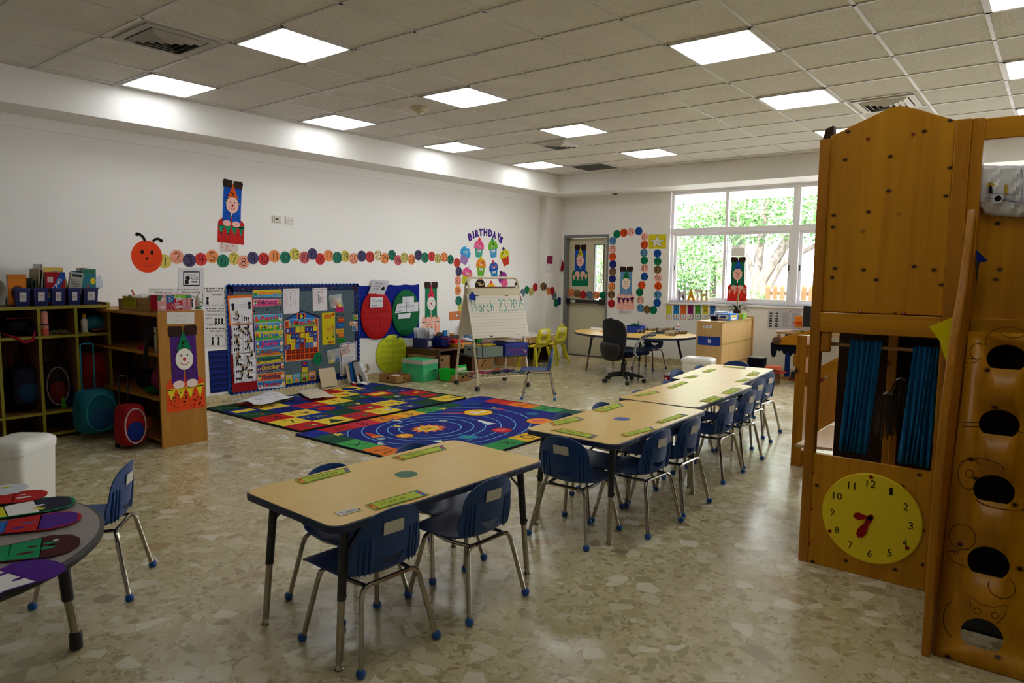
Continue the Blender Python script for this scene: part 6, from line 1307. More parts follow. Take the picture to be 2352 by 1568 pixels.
def rocket(pa, pb, w_, c, c2):
    a = atz(*pa, 0); b = atz(*pb, 0); a, b = Vector(G(a.x, a.y)), Vector(G(b.x, b.y)); u = (b-a); n_ = Vector((-u.y, u.x)).normalized()*w_
    P_2 = lambda t, s_: tuple(a+u*t+n_*s_); d_.poly([P_2(0, 1.1), P_2(.6, .8), P_2(1, 0), P_2(.6, -.8), P_2(0, -1.1)], c, 4).poly([P_2(-.15, 1.5), P_2(.2, .9), P_2(.2, -.9), P_2(-.15, -1.5)], c2, 5)
rocket((865, 1005), (838, 995), .035, (206, 50, 30), (236, 130, 30)); rocket((1125, 975), (1095, 966), .035, (220, 224, 226), (226, 228, 230)); rocket((1060, 950), (1010, 950), .02, (190, 30, 40), (180, 30, 60)); rocket((1135, 939), (1165, 943), .02, (206, 30, 70), (230, 180, 60)); rocket((900, 966), (925, 970), .03, (180, 190, 180), (30, 80, 150)); rocket((1020, 1015), (995, 1017), .04, (226, 226, 226), (60, 60, 70)); rocket((880, 1024), (868, 1018), .025, (210, 214, 214), (120, 130, 130))
R_ = random.Random(3)
for _ in range(26): a, b = G(R_.uniform(x0+.3, x1-.3), R_.uniform(y0+.3, y1-.3)); d_.disc(a, b, .006, .006, (150, 190, 220), 3, 6)
tag(obj('solar_system_rug', mb, smooth=False), 'deep blue solar system rug with alphabet border', 'rug')
FL = PL((0, 0, .0), (0, 1, 0), (-1, 0, 0))
for k, (x, y, t) in enumerate([(524, 968, 'Ana'), (586, 985, 'Pedro'), (650, 1003, 'Daniel'), (709, 1021, 'Luciana'), (775, 1038, 'Sophia'), (848, 1057, 'Lucca')]):
    c = atz(x, y, 0); f = fplane(PL((0, 0, 0), (.96, -.28, 0), (.28, .96, 0)), c); mb = MB(PAPER); d_ = D(mb, f, .0008, .0004); f.asp = 1; d_.base([(-.09, -.03), (.09, -.03), (.09, .03), (-.09, .03)], (222, 216, 204)); d_.hand(t, 0, -.016, .036, .004, INK, 1, 1, 1, True)
    tag(obj('floor_label', mb, loc=c, smooth=False), 'white handwritten floor label reading %s beside the rugs' % t, 'label', 'name labels taped along the rug edge')
# papers on the rug
def sheetstack(lab, q, zt, n, col, nm, draw=None, wave=.0, seed=1):
    P4 = [atz(x, y, .02) for x, y in q]; f0 = fquad(P4, Vector((0, 0, 1))); R_ = random.Random(seed)
    rows = [[f0(i/14, j/10, .012+zt*(.35+.65*math.sin(PI*min(1, i/14*1.3))*wave)+.004*math.sin(j*1.2+i)) for i in range(15)] for j in range(11)]
    mb = MB(C(col)).grid(rows); o = obj(nm, mb); q_ = o.modifiers.new('s', 'SOLIDIFY'); q_.thickness = .002; q_.offset = -1
    return tag(o, lab, 'paper'), f0
o_, f0 = sheetstack('crumpled white printed sheet lying over the rug corner', [(600, 908), (675, 916), (600, 936), (535, 932)], .05, 1, (214, 214, 220), 'loose_paper', wave=1.)
mb = MB(INK); d_ = D(mb, lambda x, y, o: f0(x, y, .012+.05*(.35+.65*math.sin(PI*min(1, x*1.3)))+.006+o), .001, .0005); d_.lines(.2, .2, .8, .9, 9, (130, 130, 146), 1, .25, 3); obj('print', mb, o_, smooth=False)
q_ = [atz(x, y, .01) for x, y in ((612, 916), (672, 912), (676, 918), (612, 930))]; tag(obj('dark_magazine', MB((24, 26, 40)).prism([Vector((p.x, p.y, .009)) for p in q_], (0, 0, .01)).m((190, 170, 60)).prism([Vector((p.x, p.y, .0195)) for p in (q_[2], q_[3], q_[3]+(q_[0]-q_[3])*.1, q_[2]+(q_[1]-q_[2])*.1)], (0, 0, .0006))), 'dark magazine under the crumpled sheet on the rug', 'magazine')
sheetstack('unfolded blank cream board lying on the rug', [(680, 901), (726, 893), (770, 914), (713, 920)], .02, 1, (214, 204, 184), 'folded_board', wave=.6)
c = atz(828, 884, .0); mb = MB(PAPER); mb.grid([[c+Vector((.05*(i-2), .05*(j-2), .012+.02*(math.sin(i*2.1+j)+1))) for i in range(5)] for j in range(4)]).m((196, 30, 40)).box(c+Vector((-.02, -.13, .009)), c+Vector((.03, -.08, .03))); tag(obj('crumpled_tissue', mb), 'small crumpled white paper with red bit by the board corner', 'paper')

# ================================================================ cubby unit and what stands on it
XC = -6.65; A_ = lambda x, y, X=XC: atx(x, y, X)
yR = A_(259, 850).y; yl0 = A_(-75, 900).y-.35; zt = 1.125; mid = A_(400/3.266, 580+1180/3.266)
mat('cubby_edge', (150, 140, 40), .45)
cub = thing('cubby_shelf', 'wooden cubby unit with green edges holding backpacks at the left', 'shelf', (XL+.25, (yl0+yR)/2, 0))
def panel(n, a, b, edge=None, mt='shelf_wood_dark'):
    obj(n, MB(mt).box(a, b), cub, bevel=.002)
yd = [A_(2, 850).y, A_(96, 850).y, A_(181, 850).y]
ys_ = [yl0]+[yl0+.33]+yd
ys_ = sorted(ys_)
def edged(n, a, b):
    e_ = .0012 if n == 'divider' else 0
    mb = MB('shelf_wood_dark').box(a, (XC-.006, b[1], b[2])).m('cubby_edge').box((XC-.006, a[1], a[2]), (XC-e_, b[1], b[2])); obj(n, mb, cub)
edged('top', (XL+.02, yl0+.001, zt-.025), (XC, yR-.0225, zt)); edged('side_panel', (XL+.02, yR-.022, 0), (XC, yR, zt+.02)); edged('side_panel', (XL+.02, yl0-.02, 0), (XC, yl0, zt+.02))
z1_ = A_(180, 767).z; z2_ = A_(110, 946).z; z3_ = .05
for z, n in ((z1_, 'shelf'), (z2_, 'shelf'), (z3_, 'base_shelf')): edged(n, (XL+.02, yl0+.001, z-.022), (XC, yR-.0225, z))
for y in ys_[1:]: edged('divider', (XL+.02, y-.011, z3_), (XC, y+.011, zt-.02))
obj('back_panel', MB('shelf_wood_dark').box((XL+.004, yl0, 0), (XL+.02, yR, zt)), cub)
for y in (yd[0]+.2, yd[1]+.2, yd[2]+.18): obj('coat_hook', MB('chrome').tube([(XL+.02, y, z1_-.07), (XL+.06, y, z1_-.09), (XL+.075, y, z1_-.065)], .004, 6), cub)
# blue book bins on top
mat('bin_blue', (14, 26, 92), .4)
def book_bin(k, x0, x1, lab):
    XF = -6.72; a = atx(x0, 680, XF); b = atx(x1, 680, XF); z0 = zt+.001; z1 = z0+.15; r_ = thing('book_bin', lab, 'bin', ((XF-.13), (a.y+b.y)/2, z0), 0, 'blue book bins on the cubby unit')
    mb = MB('bin_blue'); ya, yb = a.y+.006, b.y-.006; t = .012; xb_, xf = XF-.28, XF
    mb.hexa([(xb_+t, ya+t, z0), (xf-t, ya+t, z0), (xf-t, yb-t, z0), (xb_+t, yb-t, z0), (xb_+t, ya+t, z0+.006), (xf-t, ya+t, z0+.006), (xf-t, yb-t, z0+.006), (xb_+t, yb-t, z0+.006)])
    for p, q in (((xf, ya), (xf, yb)), ((xb_, ya), (xb_, yb)), ((xb_, ya), (xf, ya)), ((xb_, yb), (xf, yb))):
        c = Vector(((xb_+xf)/2, (ya+yb)/2, 0)); P = [Vector((*p, 0)), Vector((*q, 0))]; inn = [v+(c-v).normalized()*.016 for v in P]
        mb.hexa([Vector((inn[0].x, inn[0].y, z0)), Vector((inn[1].x, inn[1].y, z0)), Vector((inn[1].x, inn[1].y, z0))+(c-P[1]).normalized()*.005, Vector((inn[0].x, inn[0].y, z0))+(c-P[0]).normalized()*.005,
                 Vector((P[0].x, P[0].y, z1)), Vector((P[1].x, P[1].y, z1)), Vector((P[1].x, P[1].y, z1))+(c-P[1]).normalized()*.007, Vector((P[0].x, P[0].y, z1))+(c-P[0]).normalized()*.007])
    for p, q in (((xf, ya), (xf+.008, yb)), ((xb_-.008, ya), (xb_, yb)), ((xb_, ya-.008), (xf, ya)), ((xb_, yb), (xf, yb+.008))): mb.box((p[0], p[1], z1-.012), (q[0], q[1], z1))
    obj('tub', mb, r_)
    f = fquad([(xf-.002, ya+.03, z0+.115), (xf-.002, yb-.03, z0+.115), (xf-.012, yb-.03, z0+.04), (xf-.012, ya+.03, z0+.04)]); mb = MB(PAPER); D(mb, f, .006, .001).base(SQ, (190, 188, 190)).lines(.15, .45, .85, .75, 2, (150, 60, 80), 1, .3, k); obj('bin_label', mb, r_, smooth=False, label='white paper label')
    return ya, yb, z0, xf
BINS = [(33, 72, 'blue book bin with orange book, leftmost of the five'), (76, 114, 'blue book bin second from left, thin booklets inside'), (117, 152, 'middle blue book bin holding the red spelling book'), (155, 188, 'blue book bin with drooping newspaper, second from right'), (191, 228, 'rightmost blue book bin with green picture books')]
bx = [book_bin(k, *b) for k, b in enumerate(BINS)]
def book(b, t, w_, h, col, lab, tilt=0, dep=.0, face=None, pages=True, lean=0, dz=.012, D_=.2, group='books in the blue bins'):
    ya, yb, z0, xf = bx[b]; y = ya+.02+(yb-ya-.04)*t; x = xf-.05-dep; mb = MB(C(col)); M = Matrix.Translation((x, y, z0+dz)) @ Matrix.Rotation(math.radians(tilt), 4, 'X') @ Matrix.Rotation(math.radians(lean), 4, 'Y')
    if face:      # cover towards the viewer
        mb.box((-.008, -w_/2, 0), (0, w_/2, h)).m((214, 210, 200)).box((-.03, -w_/2+.002, .002), (-.008, w_/2-.004, h-.004)).m(col).box((-.034, -w_/2, 0), (-.03, w_/2, h)); f = fplane(PL((0, 0, 0), (0, 1, 0), (0, 0, 1)), Vector((0, 0, 0))); face(D(mb, f, .0008, .0006), w_, h)
    else:
        mb.box((-D_, -w_/2, 0), (0, -w_/2+.002, h)).box((-D_, w_/2-.002, 0), (0, w_/2, h)).box((-.002, -w_/2, 0), (0, w_/2, h)); mb.m((212, 208, 198)).box((-D_+.004, -w_/2+.002, .003), (-.002, w_/2-.002, h-.004))
    mb.rot(M); tag(obj('book', mb, loc=(x, y, z0+dz)), lab, 'book', group)
book(0, .12, .13, .25, (190, 110, 40), 'large orange covered picture book in the leftmost bin', 0, .0, lambda d_, w_, h: (d_.rect(-w_*.45, .02, w_*.45, h*.85, (206, 120, 40), 0), d_.disc(0, .1, .045, .06, (90, 60, 50), 1, 14)), lean=6)
book(0, .42, .02, .25, (200, 200, 206), 'thin grey book behind the orange one', -3); book(0, .58, .03, .22, (60, 56, 56), 'dark grey book in the leftmost bin', -2); book(0, .80, .05, .205, (200, 196, 110), 'pale yellow green thick books at the first bin\'s right', 0, .02)
book(1, .05, .03, .2, (40, 40, 44), 'short black booklet in the second bin', 3); book(1, .2, .02, .22, (90, 90, 70), 'low brown booklet in the second bin', 2); book(1, .34, .012, .34, (206, 204, 200), 'tall white booklet sticking out of the second bin', -8); book(1, .50, .025, .3, (150, 140, 110), 'tan booklet in the second bin', -3); book(1, .66, .02, .29, (200, 196, 190), 'white booklet right in the second bin', -4); book(1, .95, .02, .26, (30, 34, 40), 'black folder between the second and third bins', -14)
book(2, .40, .15, .27, (150, 20, 34), 'red workbook with blue SPELLING band in the middle bin', 0, -.005, lambda d_, w_, h: (d_.poly([(-w_/2, .02), (-w_/2+.05, .01), (w_/2, h*.83), (w_/2, h), (w_/2-.035, h)], (30, 70, 150), 1), d_.rect(-w_*.4, h*.68, -w_*.12, h*.85, (190, 170, 170), 1),
   D(d_.mb, (lambda x, y, o: d_.f(-.052+x*.105-y*.024, .05+x*.155+y*.016, o)), .0022, .0004).text('SPELLING', 0, 0, 1, 1, (220, 224, 230), 0, .02)), lean=3)
book(2, .78, .012, .27, (214, 214, 220), 'thin white booklet in the middle bin', -3); book(2, .86, .016, .26, (60, 80, 70), 'dark patterned booklet in the middle bin', -2); book(2, .95, .012, .28, (210, 214, 220), 'white booklet at the right of the middle bin', 0)
book(2, .70, .18, .31, (222, 186, 100), 'yellow folder standing behind the red workbook', 0, .12, lambda d_, w_, h: None)
book(3, .55, .1, .27, (170, 170, 160), 'drooping grey newspaper in the fourth bin', -6, 0, lambda d_, w_, h: (d_.lines(-w_*.42, .05, w_*.42, h-.05, 12, (90, 90, 90), 1, .35, 5), d_.rect(-w_*.4, h-.035, w_*.4, h-.01, (40, 60, 70), 1)), lean=10)
book(3, .9, .012, .2, (206, 206, 214), 'white sheaf curling at the right of the fourth bin', -25); book(3, .12, .02, .25, (206, 180, 100), 'yellowish card in the fourth bin', 8)
book(4, .06, .016, .28, (40, 90, 150), 'slim blue book in the rightmost bin', 4); book(4, .22, .022, .235, (206, 186, 30), 'bright yellow booklet in the rightmost bin', 3)
book(4, .52, .11, .30, (50, 120, 130), 'green and blue picture book in the rightmost bin', 0, 0, lambda d_, w_, h: (d_.rect(-w_*.46, h*.9, w_*.46, h*.97, (60, 110, 60), 1), d_.disc(.03, h*.65, .022, .03, (214, 190, 50), 1, 14), d_.disc(-.01, h*.28, .03, .045, (40, 80, 50), 1, 14), d_.disc(-.01, h*.5, .01, .012, (200, 60, 50), 1)), lean=5)
book(4, .82, .03, .31, (190, 180, 150), 'beige thick book at the right of the last bin', 6); book(4, .98, .01, .29, (180, 170, 130), 'thin beige booklet leaning out of the last bin', 12)
mb = MB((200, 210, 224)); c = A_(236, 650, -6.8)
for k in range(3): a = .35+.18*k; mb.grid([[Vector((-6.8-.02*k, c.y-.12+.12*i/4, zt+.11+(.12*i/4)*math.tan(a)*.8+j*.035)) for i in range(5)] for j in range(3)])
tag(obj('loose_paper', mb), 'light blue sheets fanning out behind the last bin', 'paper')
# roll of paper
c = A_(12, 660, -6.75); r_ = thing('poster_roll', 'large curled white poster sheet at the left end of the cubby top', 'paper', (-6.75, c.y, zt)); rows = []
for j in range(2): rows.append([Vector((-6.95+.35*j, c.y-.10+.13*math.cos(t)*(.5+t*.12), zt+.115+.11*math.sin(t))) for t in [-.9+k*.2 for k in range(20)]])
mb = MB(C((196, 192, 190))).grid(rows); o = obj('sheet', mb, r_); q = o.modifiers.new('s', 'SOLIDIFY'); q.thickness = .002
# things inside
def soft(nm, lab, cat, c, r, col, parts=(), rough=.6, group=None, sup=2.6):
    """rounded bag body (superellipsoid)"""
    root = thing(nm, lab, cat, (c[0], c[1], c[2]-r[2]), 0, group); mb = MB(C(col, rough)); n, h = 28, 14; rows = []
    for i in range(h+1):
        ph = -PI/2+PI*i/h; row = []
        for k in range(n):
            th = 2*PI*k/n; sg = lambda v, e: math.copysign(abs(v)**(2/e), v); cz = sg(math.cos(ph), sup); sz = sg(math.sin(ph), sup); row.append(Vector((c[0]+r[0]*cz*sg(math.cos(th), sup), c[1]+r[1]*cz*sg(math.sin(th), sup)*(1-.1*max(0, sz)), c[2]+r[2]*sz)))
        rows.append(row)
    mb.grid(rows, True); obj('body', mb, root); return root
XI = -6.82
a = A_(38, 752, -6.8); r_ = soft('lunch_bag', 'black lunch bag with a hanging red strap in the upper left cubby', 'bag', (-6.85, a.y, z1_+.085), (.14, .11, .08), (22, 14, 16))
obj('strap', MB(C((150, 20, 50))).tube([(-6.72, a.y-.12, z1_+.03), (XC+.01, a.y-.05, z1_-.005), (XC+.015, a.y+.0, z1_-.045), (XC+.01, a.y+.06, z1_-.03), (XC-.02, a.y+.09, z1_+.04)], [.008, .012, .014, .012, .008], 8), r_, label='red strap')
obj('zip', MB(C((150, 40, 60))).tube([(-6.72, a.y-.09, z1_+.15), (-6.72, a.y+.09, z1_+.155)], .003, 5), r_)
a = A_(76, 758, -6.75); tag(obj('rolled_cloth', MB(C((16, 24, 60))).tube([(-6.95, a.y, z1_+.045), (-6.72, a.y, z1_+.045)], .042, 14)), 'dark blue rolled bundle beside the black lunch bag', 'bundle')
a = A_(101, 735, -6.70); r_ = thing('spray_can', 'tall pink and peach spray can in the middle cubby', 'can', (-6.70, a.y, z1_)); obj('can', MB(C((226, 150, 130), .35)).lathe([(.028, 0), (.03, .005), (.03, .18), (.022, .205)], (-6.70, a.y, z1_), 18).m((206, 90, 80)).lathe([(.0303, .01), (.0303, .06)], (-6.70, a.y, z1_), 18).m((90, 60, 120)).lathe([(.0304, .085), (.0304, .10)], (-6.70, a.y, z1_), 18), r_); obj('cap', MB(C((30, 40, 90))).lathe([(.023, .205), (.023, .235), (.018, .24)], (-6.70, a.y, z1_), 18), r_)
R_ = random.Random(4); a = A_(140, 765, -6.75); mb = MB((120, 110, 40))
for k in range(14): y = a.y+R_.uniform(-.12, .12); x = -6.75+R_.uniform(-.08, .08); mb.m(R_.choice([(120, 110, 40), (200, 206, 210), (90, 120, 140), (60, 50, 40), (190, 170, 60)])); mb.tube([(x, y, z1_+.004), (x+R_.uniform(-.05, .05), y+.05, z1_+R_.uniform(.01, .05)), (x+.02, y+.09, z1_+.006)], .003, 5)
tag(obj('tangled_hair_bands', mb), 'small tangle of bands and clips in the middle cubby', 'clips', kind='stuff')
a = A_(194, 752, -6.71); r_ = thing('lotion_bottle', 'white lotion bottle with orange cap in the upper right cubby', 'bottle', (-6.71, a.y, z1_)); obj('bottle', MB(C((214, 206, 200), .35)).lathe([(.026, 0), (.028, .005), (.024, .03), (.029, .045), (.025, .065), (.029, .08), (.025, .1), (.027, .115), (.014, .13)], (-6.71, a.y, z1_), 18), r_); obj('cap', MB(C((206, 140, 40), .4)).lathe([(.013, .13), (.014, .135), (.012, .165), (.006, .172)], (-6.71, a.y, z1_), 14), r_)
a = A_(222, 748, -6.80); r_ = soft('lunch_bag', 'teal round lunch bag with orange trim in the upper right cubby', 'bag', (-6.82, a.y, z1_+.075), (.10, .12, .07), (40, 104, 124)); obj('trim', MB(C((206, 90, 40))).tube([(-6.722, a.y-.07, z1_+.02), (-6.715, a.y, z1_+.025), (-6.722, a.y+.07, z1_+.055)], .006, 6), r_); obj('lid', MB(C((24, 50, 100))).lathe([(.06, z1_+.135), (.058, z1_+.15), (.04, z1_+.153)], (-6.82, a.y, 0), 20), r_)
zm = z2_
def backpack(lab, c, r, col, pocket, strap, wheels=False, handle=None, group='backpacks in and beside the cubbies', rz=0, trim=None, name='backpack'):
    root = soft(name, lab, 'backpack', c, r, col, group=group, sup=5.); x, y, z = c
    pk = MB(C(pocket)); pk2 = soft.__globals__; mbp = MB(C(pocket)); rows = []
    for i in range(9):
        ph = -PI/2+PI*i/8; rows.append([Vector((x+r[0]*.75+r[0]*.4*math.cos(ph)**.6*max(0, math.cos(th))*1.0, y+r[1]*.78*math.cos(ph)**.5*math.sin(th) if math.cos(ph) > 0 else y, z-r[2]*.25+r[2]*.52*math.sin(ph))) for th in [-PI/2+PI*k/12 for k in range(13)]])
    mbp.grid(rows); obj('front_pocket', mbp, root)
    if trim: obj('piping', MB(C(trim)).tube([(x+r[0]*.98, y+r[1]*.8*math.cos(t), z+r[2]*.85*math.sin(t)) for t in [2*PI*k/24 for k in range(25)]], .005, 6), root)
    for s in (-1, 1): obj('shoulder_strap', MB(C(strap)).tube([(x-r[0]*.9, y+s*r[1]*.45, z+r[2]*.8), (x-r[0]*1.25, y+s*r[1]*.5, z), (x-r[0]*.9, y+s*r[1]*.5, z-r[2]*.8)], .012, 8), root)
    if handle:
        hy, hz, hc = handle
        obj('trolley_handle', MB(C(hc, .3)).tube([(x-r[0]*.95, y-hy, z-r[2]*.9), (x-r[0]*.95, y-hy, hz-.01), (x-r[0]*.95, y-hy+.012, hz), (x-r[0]*.95, y+hy-.012, hz), (x-r[0]*.95, y+hy, hz-.01), (x-r[0]*.95, y+hy, z-r[2]*.9)], .007, 8), root)
    if wheels:
        for s in (-1, 1): obj('wheel', MB('black_plastic').lathe([(.018, -.012), (.025, -.01), (.025, .01), (.018, .012)], (x-r[0]*.8, y+s*r[1]*.7, z-r[2]-.008), 14, axis=1), root)
    return root
a = A_(58, 870, XI); backpack('dark blue trolley backpack with lilac strap in the left cubby', (-6.86, a.y, zm+.215), (.13, .125, .17), (30, 26, 44), (22, 56, 84), (130, 100, 190), True, (.05, z1_-.12, (150, 30, 30)))
obj_c = A_(58, 870, XI); 
a = A_(130, 870, XI); backpack('black and red shiny backpack in the middle cubby', (-6.86, a.y-.02, zm+.20), (.13, .105, .19), (34, 18, 20), (90, 22, 26), (120, 24, 24), trim=(150, 120, 130))
a = A_(150, 900, -6.72); tag(obj('green_blue_folder', MB(C((14, 22, 60))).box((-6.9, a.y-.005, zm+.001), (-6.74, a.y+.07, zm+.17)).m((60, 130, 30)).prism([(-6.73, a.y-.035, zm+.001), (-6.73, a.y+.01, zm+.001), (-6.73, a.y-.025, zm+.17)], (.01, 0, 0))), 'dark blue box with bright green edge beside the shiny backpack', 'box')
a = A_(212, 870, -6.84); backpack('plain red tall backpack in the right cubby', (-6.86, a.y, zm+.235), (.12, .115, .225), (150, 34, 22), (132, 26, 20), (40, 20, 20))
r_ = backpack('teal trolley backpack standing before the cubby corner', (-6.42, 2.44, .235), (.13, .15, .185), (24, 96, 116), (30, 76, 120), (20, 30, 40), True, (.05, .80, (20, 110, 140)), trim=(60, 150, 170))
r_ = backpack('red and blue trolley backpack leaning at the bookcase', (-5.84, 2.47, .195), (.10, .10, .165), (140, 20, 26), (20, 40, 120), (26, 26, 40), True, (.035, .58, (20, 20, 26)), trim=(190, 170, 180))

# ================================================================ bookcase with its end panel to the viewer
bk = thing('bookcase', 'wooden bookcase with a paper clown on its end panel', 'bookcase', (-6.3, 2.81, 0)); XB, ybl, ybr, zb = -5.62, 2.62, 3.0, 1.11
def bp_(n, a, b, mt='shelf_wood', **k): return obj(n, MB(mt).box(a, b), bk, bevel=.002, **k)
bp_('end_panel', (XB-.022, ybl, 0), (XB, ybr, zb)); bp_('end_panel', (-7.08, ybl, 0), (-7.06, ybr, zb-.02)); bp_('top', (-7.08, ybl, zb-.045), (XB-.022, ybr, zb-.022)); bp_('back_panel', (-7.06, ybr-.012, 0), (XB-.022, ybr, zb-.045), 'shelf_wood_dark')
for z in (.765, .40, .07): bp_('shelf', (-7.06, ybl+.01, z-.022), (XB-.022, ybr-.012, z))
EP = PL((XB, 0, 0), (0, 1, 0), (0, 0, 1))
clown('purple legged paper clown with green hat on the bookcase end panel', EP, 429, 745, 941, math.radians(1), (76, 36, 120), (10, 120, 74), (236, 232, 220), (226, 74, 26), (230, 206, 40), hands=(240, 214, 204), seed=9, legdots=[(40, 24, 60), (70, 40, 30), (90, 24, 50)], dots=[(120, 30, 24), (40, 40, 30), (90, 60, 30), (190, 30, 30)])
note('white label with faint child handwriting above the bookcase clown', EP, 383, 717, 446, 743, (222, 218, 212), lambda d_, a: (d_.hand('clown', .24, .6, .3, .02, (170, 166, 170), 1, 1.1, a), d_.hand('Jacob', .24, .16, .28, .02, (170, 166, 170), 1, 1.1, a)), 'paper_label', 'label')
# on top: crate with lost and found sign, tissue boxes, sanitizer
zt2 = zb-.021
def crate(nm, lab, x0, y0, x1, y1, z0, h, hole='y', mt='crate_wood', front=True):
    r_ = thing(nm, lab, 'crate', ((x0+x1)/2, (y0+y1)/2, z0)); t = .01
    obj('bottom', MB(mt).box((x0+t, y0+t, z0), (x1-t, y1-t, z0+.008)), r_)
    for a, b in (((x0, y0), (x1, y0+t)), ((x0, y1-t), (x1, y1))): obj('side', MB(mt).box((a[0], a[1], z0), (b[0], b[1], z0+h)), r_, bevel=.001)
    for xx in (x0, x1-t): obj('side', MB(mt).box((xx, y0+t, z0), (xx+t, y1-t, z0+h)), r_, bevel=.001)
    if hole == 'y': c = ((x0+x1)/2, y0-.001, z0+h*.72); obj('hand_hole', MB(C((30, 18, 10))).lathe([(.018, 0), (.018, .0015)], c, 14, axis=1), r_)
    else: c = (x1-.0005, (y0+y1)/2, z0+h*.72); obj('hand_hole', MB(C((30, 18, 10))).lathe([(.018, 0), (.018, .0015)], c, 14, axis=0, sy=.7), r_)
    return r_
ca, cb = aty(290, 700, 2.66).x, aty(359, 700, 2.66).x
crate('wooden_crate', 'small wooden crate of papers on the bookcase top', ca-.15, 2.66, cb-.12, 2.92, zt2, .1, 'x')
f = fquad([aty(282, 679, 2.655), aty(313, 682, 2.655), aty(313, 708, 2.655), aty(286, 706, 2.655)]); mb = MB(); d_ = D(mb, f, .003, .001); d_.base(SQ, (176, 170, 40)).text('Lost & Found', .08, .62, .92, .88, INK, 1).stroke([(.1, .45), (.3, .5), (.5, .42), (.7, .5), (.9, .44)], .02, INK, 1).text('Objetos Perdidos', .12, .14, .9, .3, INK, 1); tag(obj('paper_sign', mb, smooth=False), 'yellow green sign Lost & Found on the crate', 'sign')
R_ = random.Random(6); c0 = Vector((ca-.02, 2.78, zt2+.1))
for k, lab in enumerate(('white crumpled sheet on top of the crate, left', 'white crumpled sheet on top of the crate, right', 'clear plastic sleeve hanging over the crate edge')):
    c = c0+Vector((-.03+.12*k-.1*(k == 2), -.02*k, .0)); mb = MB((206, 202, 200)); mb.grid([[c+Vector((.05*(i-2), .045*(j-2), .006+.035*(math.sin(i*1.7+k*2)*math.sin(j*2.3+k)+1)*.5)) for i in range(6)] for j in range(5)]); tag(obj('loose_paper', mb, smooth=False), lab, 'paper')
tag(obj('red_marker', MB(C((196, 70, 40))).tube([c0+Vector((.02, -.05, .02)), c0+Vector((.0, -.06, .075))], .007, 8)), 'orange red marker sticking out of the crate papers', 'marker')
def tissue(lab, z0, top, seed):
    XT = -5.66; ya, yb = atx(362, 700, XT).y, atx(440, 700, XT).y; r_ = thing('tissue_box', lab, 'tissue box', (XT-.06, (ya+yb)/2, z0), 0, 'patterned tissue boxes'); h = .062; mb = MB(C((200, 30, 60)))
    mb.box((XT-.12, ya, z0), (XT, yb, z0+h)); obj('carton', mb, r_, bevel=.002); f = fquad([(XT, ya, z0+h), (XT, yb, z0+h), (XT, yb, z0), (XT, ya, z0)]); mb = MB(); d_ = D(mb, f, .0006, .0005); R_ = random.Random(seed)
    L_, Rr = ((170, 40, 60), (190, 30, 60)) if not top else ((50, 100, 160), (206, 40, 60))
    d_.rect(0, 0, .25, 1, (206, 150, 150), 0).rect(.25, 0, .48, 1, L_, 0).rect(.48, 0, .7, 1, (190, 24, 50), 0).rect(.7, 0, 1, 1, (216, 170, 170), 0)
    if top: d_.rect(.48, .55, .84, 1, (120, 190, 60), 1).rect(.84, .55, 1, 1, (60, 130, 100), 1).rect(0, .3, .14, 1, (70, 110, 80), 1)
    for k in range(7): d_.rect(.72+k*.04, 0, .735+k*.04, .55 if top else 1, (180, 30, 60), 2)
    d_.dots(40, .25, .02, .7, .98, .055, [(222, 216, 216)], 3, seed, f.asp); d_.rect(.54, .3, .72, .62, (216, 206, 200), 4).text('Kleenex', .56, .4, .70, .54, (30, 30, 60), 5); d_.rect(.1, .3, .2, .62, (216, 206, 200), 4); obj('print', mb, r_, smooth=False)
tissue('red patterned tissue box, lower of the two on the bookcase', zb+.001, False, 3); tissue('blue green and red patterned tissue box, upper of the two', zb+.064, True, 5)
c = atx(456, 690, -5.72); r_ = thing('hand_sanitizer', 'clear pump bottle of hand sanitizer on the bookcase end', 'bottle', (-5.72, c.y, zb)); obj('bottle', MB(C((196, 206, 190), .15)).lathe([(.022, 0), (.024, .004), (.024, .08), (.018, .1), (.01, .105)], (-5.72, c.y, zb), 18, sy=1.1).m((70, 150, 70)).lathe([(.0242, .0), (.0242, .02)], (-5.72, c.y, zb), 18, sy=1.1), r_); obj('pump', MB(C((226, 226, 222), .3)).lathe([(.011, .105), (.011, .12), (.004, .122), (.004, .145), (.009, .146), (.007, .155)], (-5.72, c.y, zb), 12), r_)
f = fquad([(-5.694, c.y-.006, zb+.075), (-5.694, c.y+.02, zb+.075), (-5.694, c.y+.02, zb+.012), (-5.694, c.y-.006, zb+.012)]); mb = MB(); D(mb, f, .001, .0005).base(SQ, (220, 220, 216)).rect(.1, .15, .9, .3, (40, 90, 110), 1).disc(.5, .75, .3, .12, (120, 150, 60), 1); obj('bottle_label', mb, r_, smooth=False)
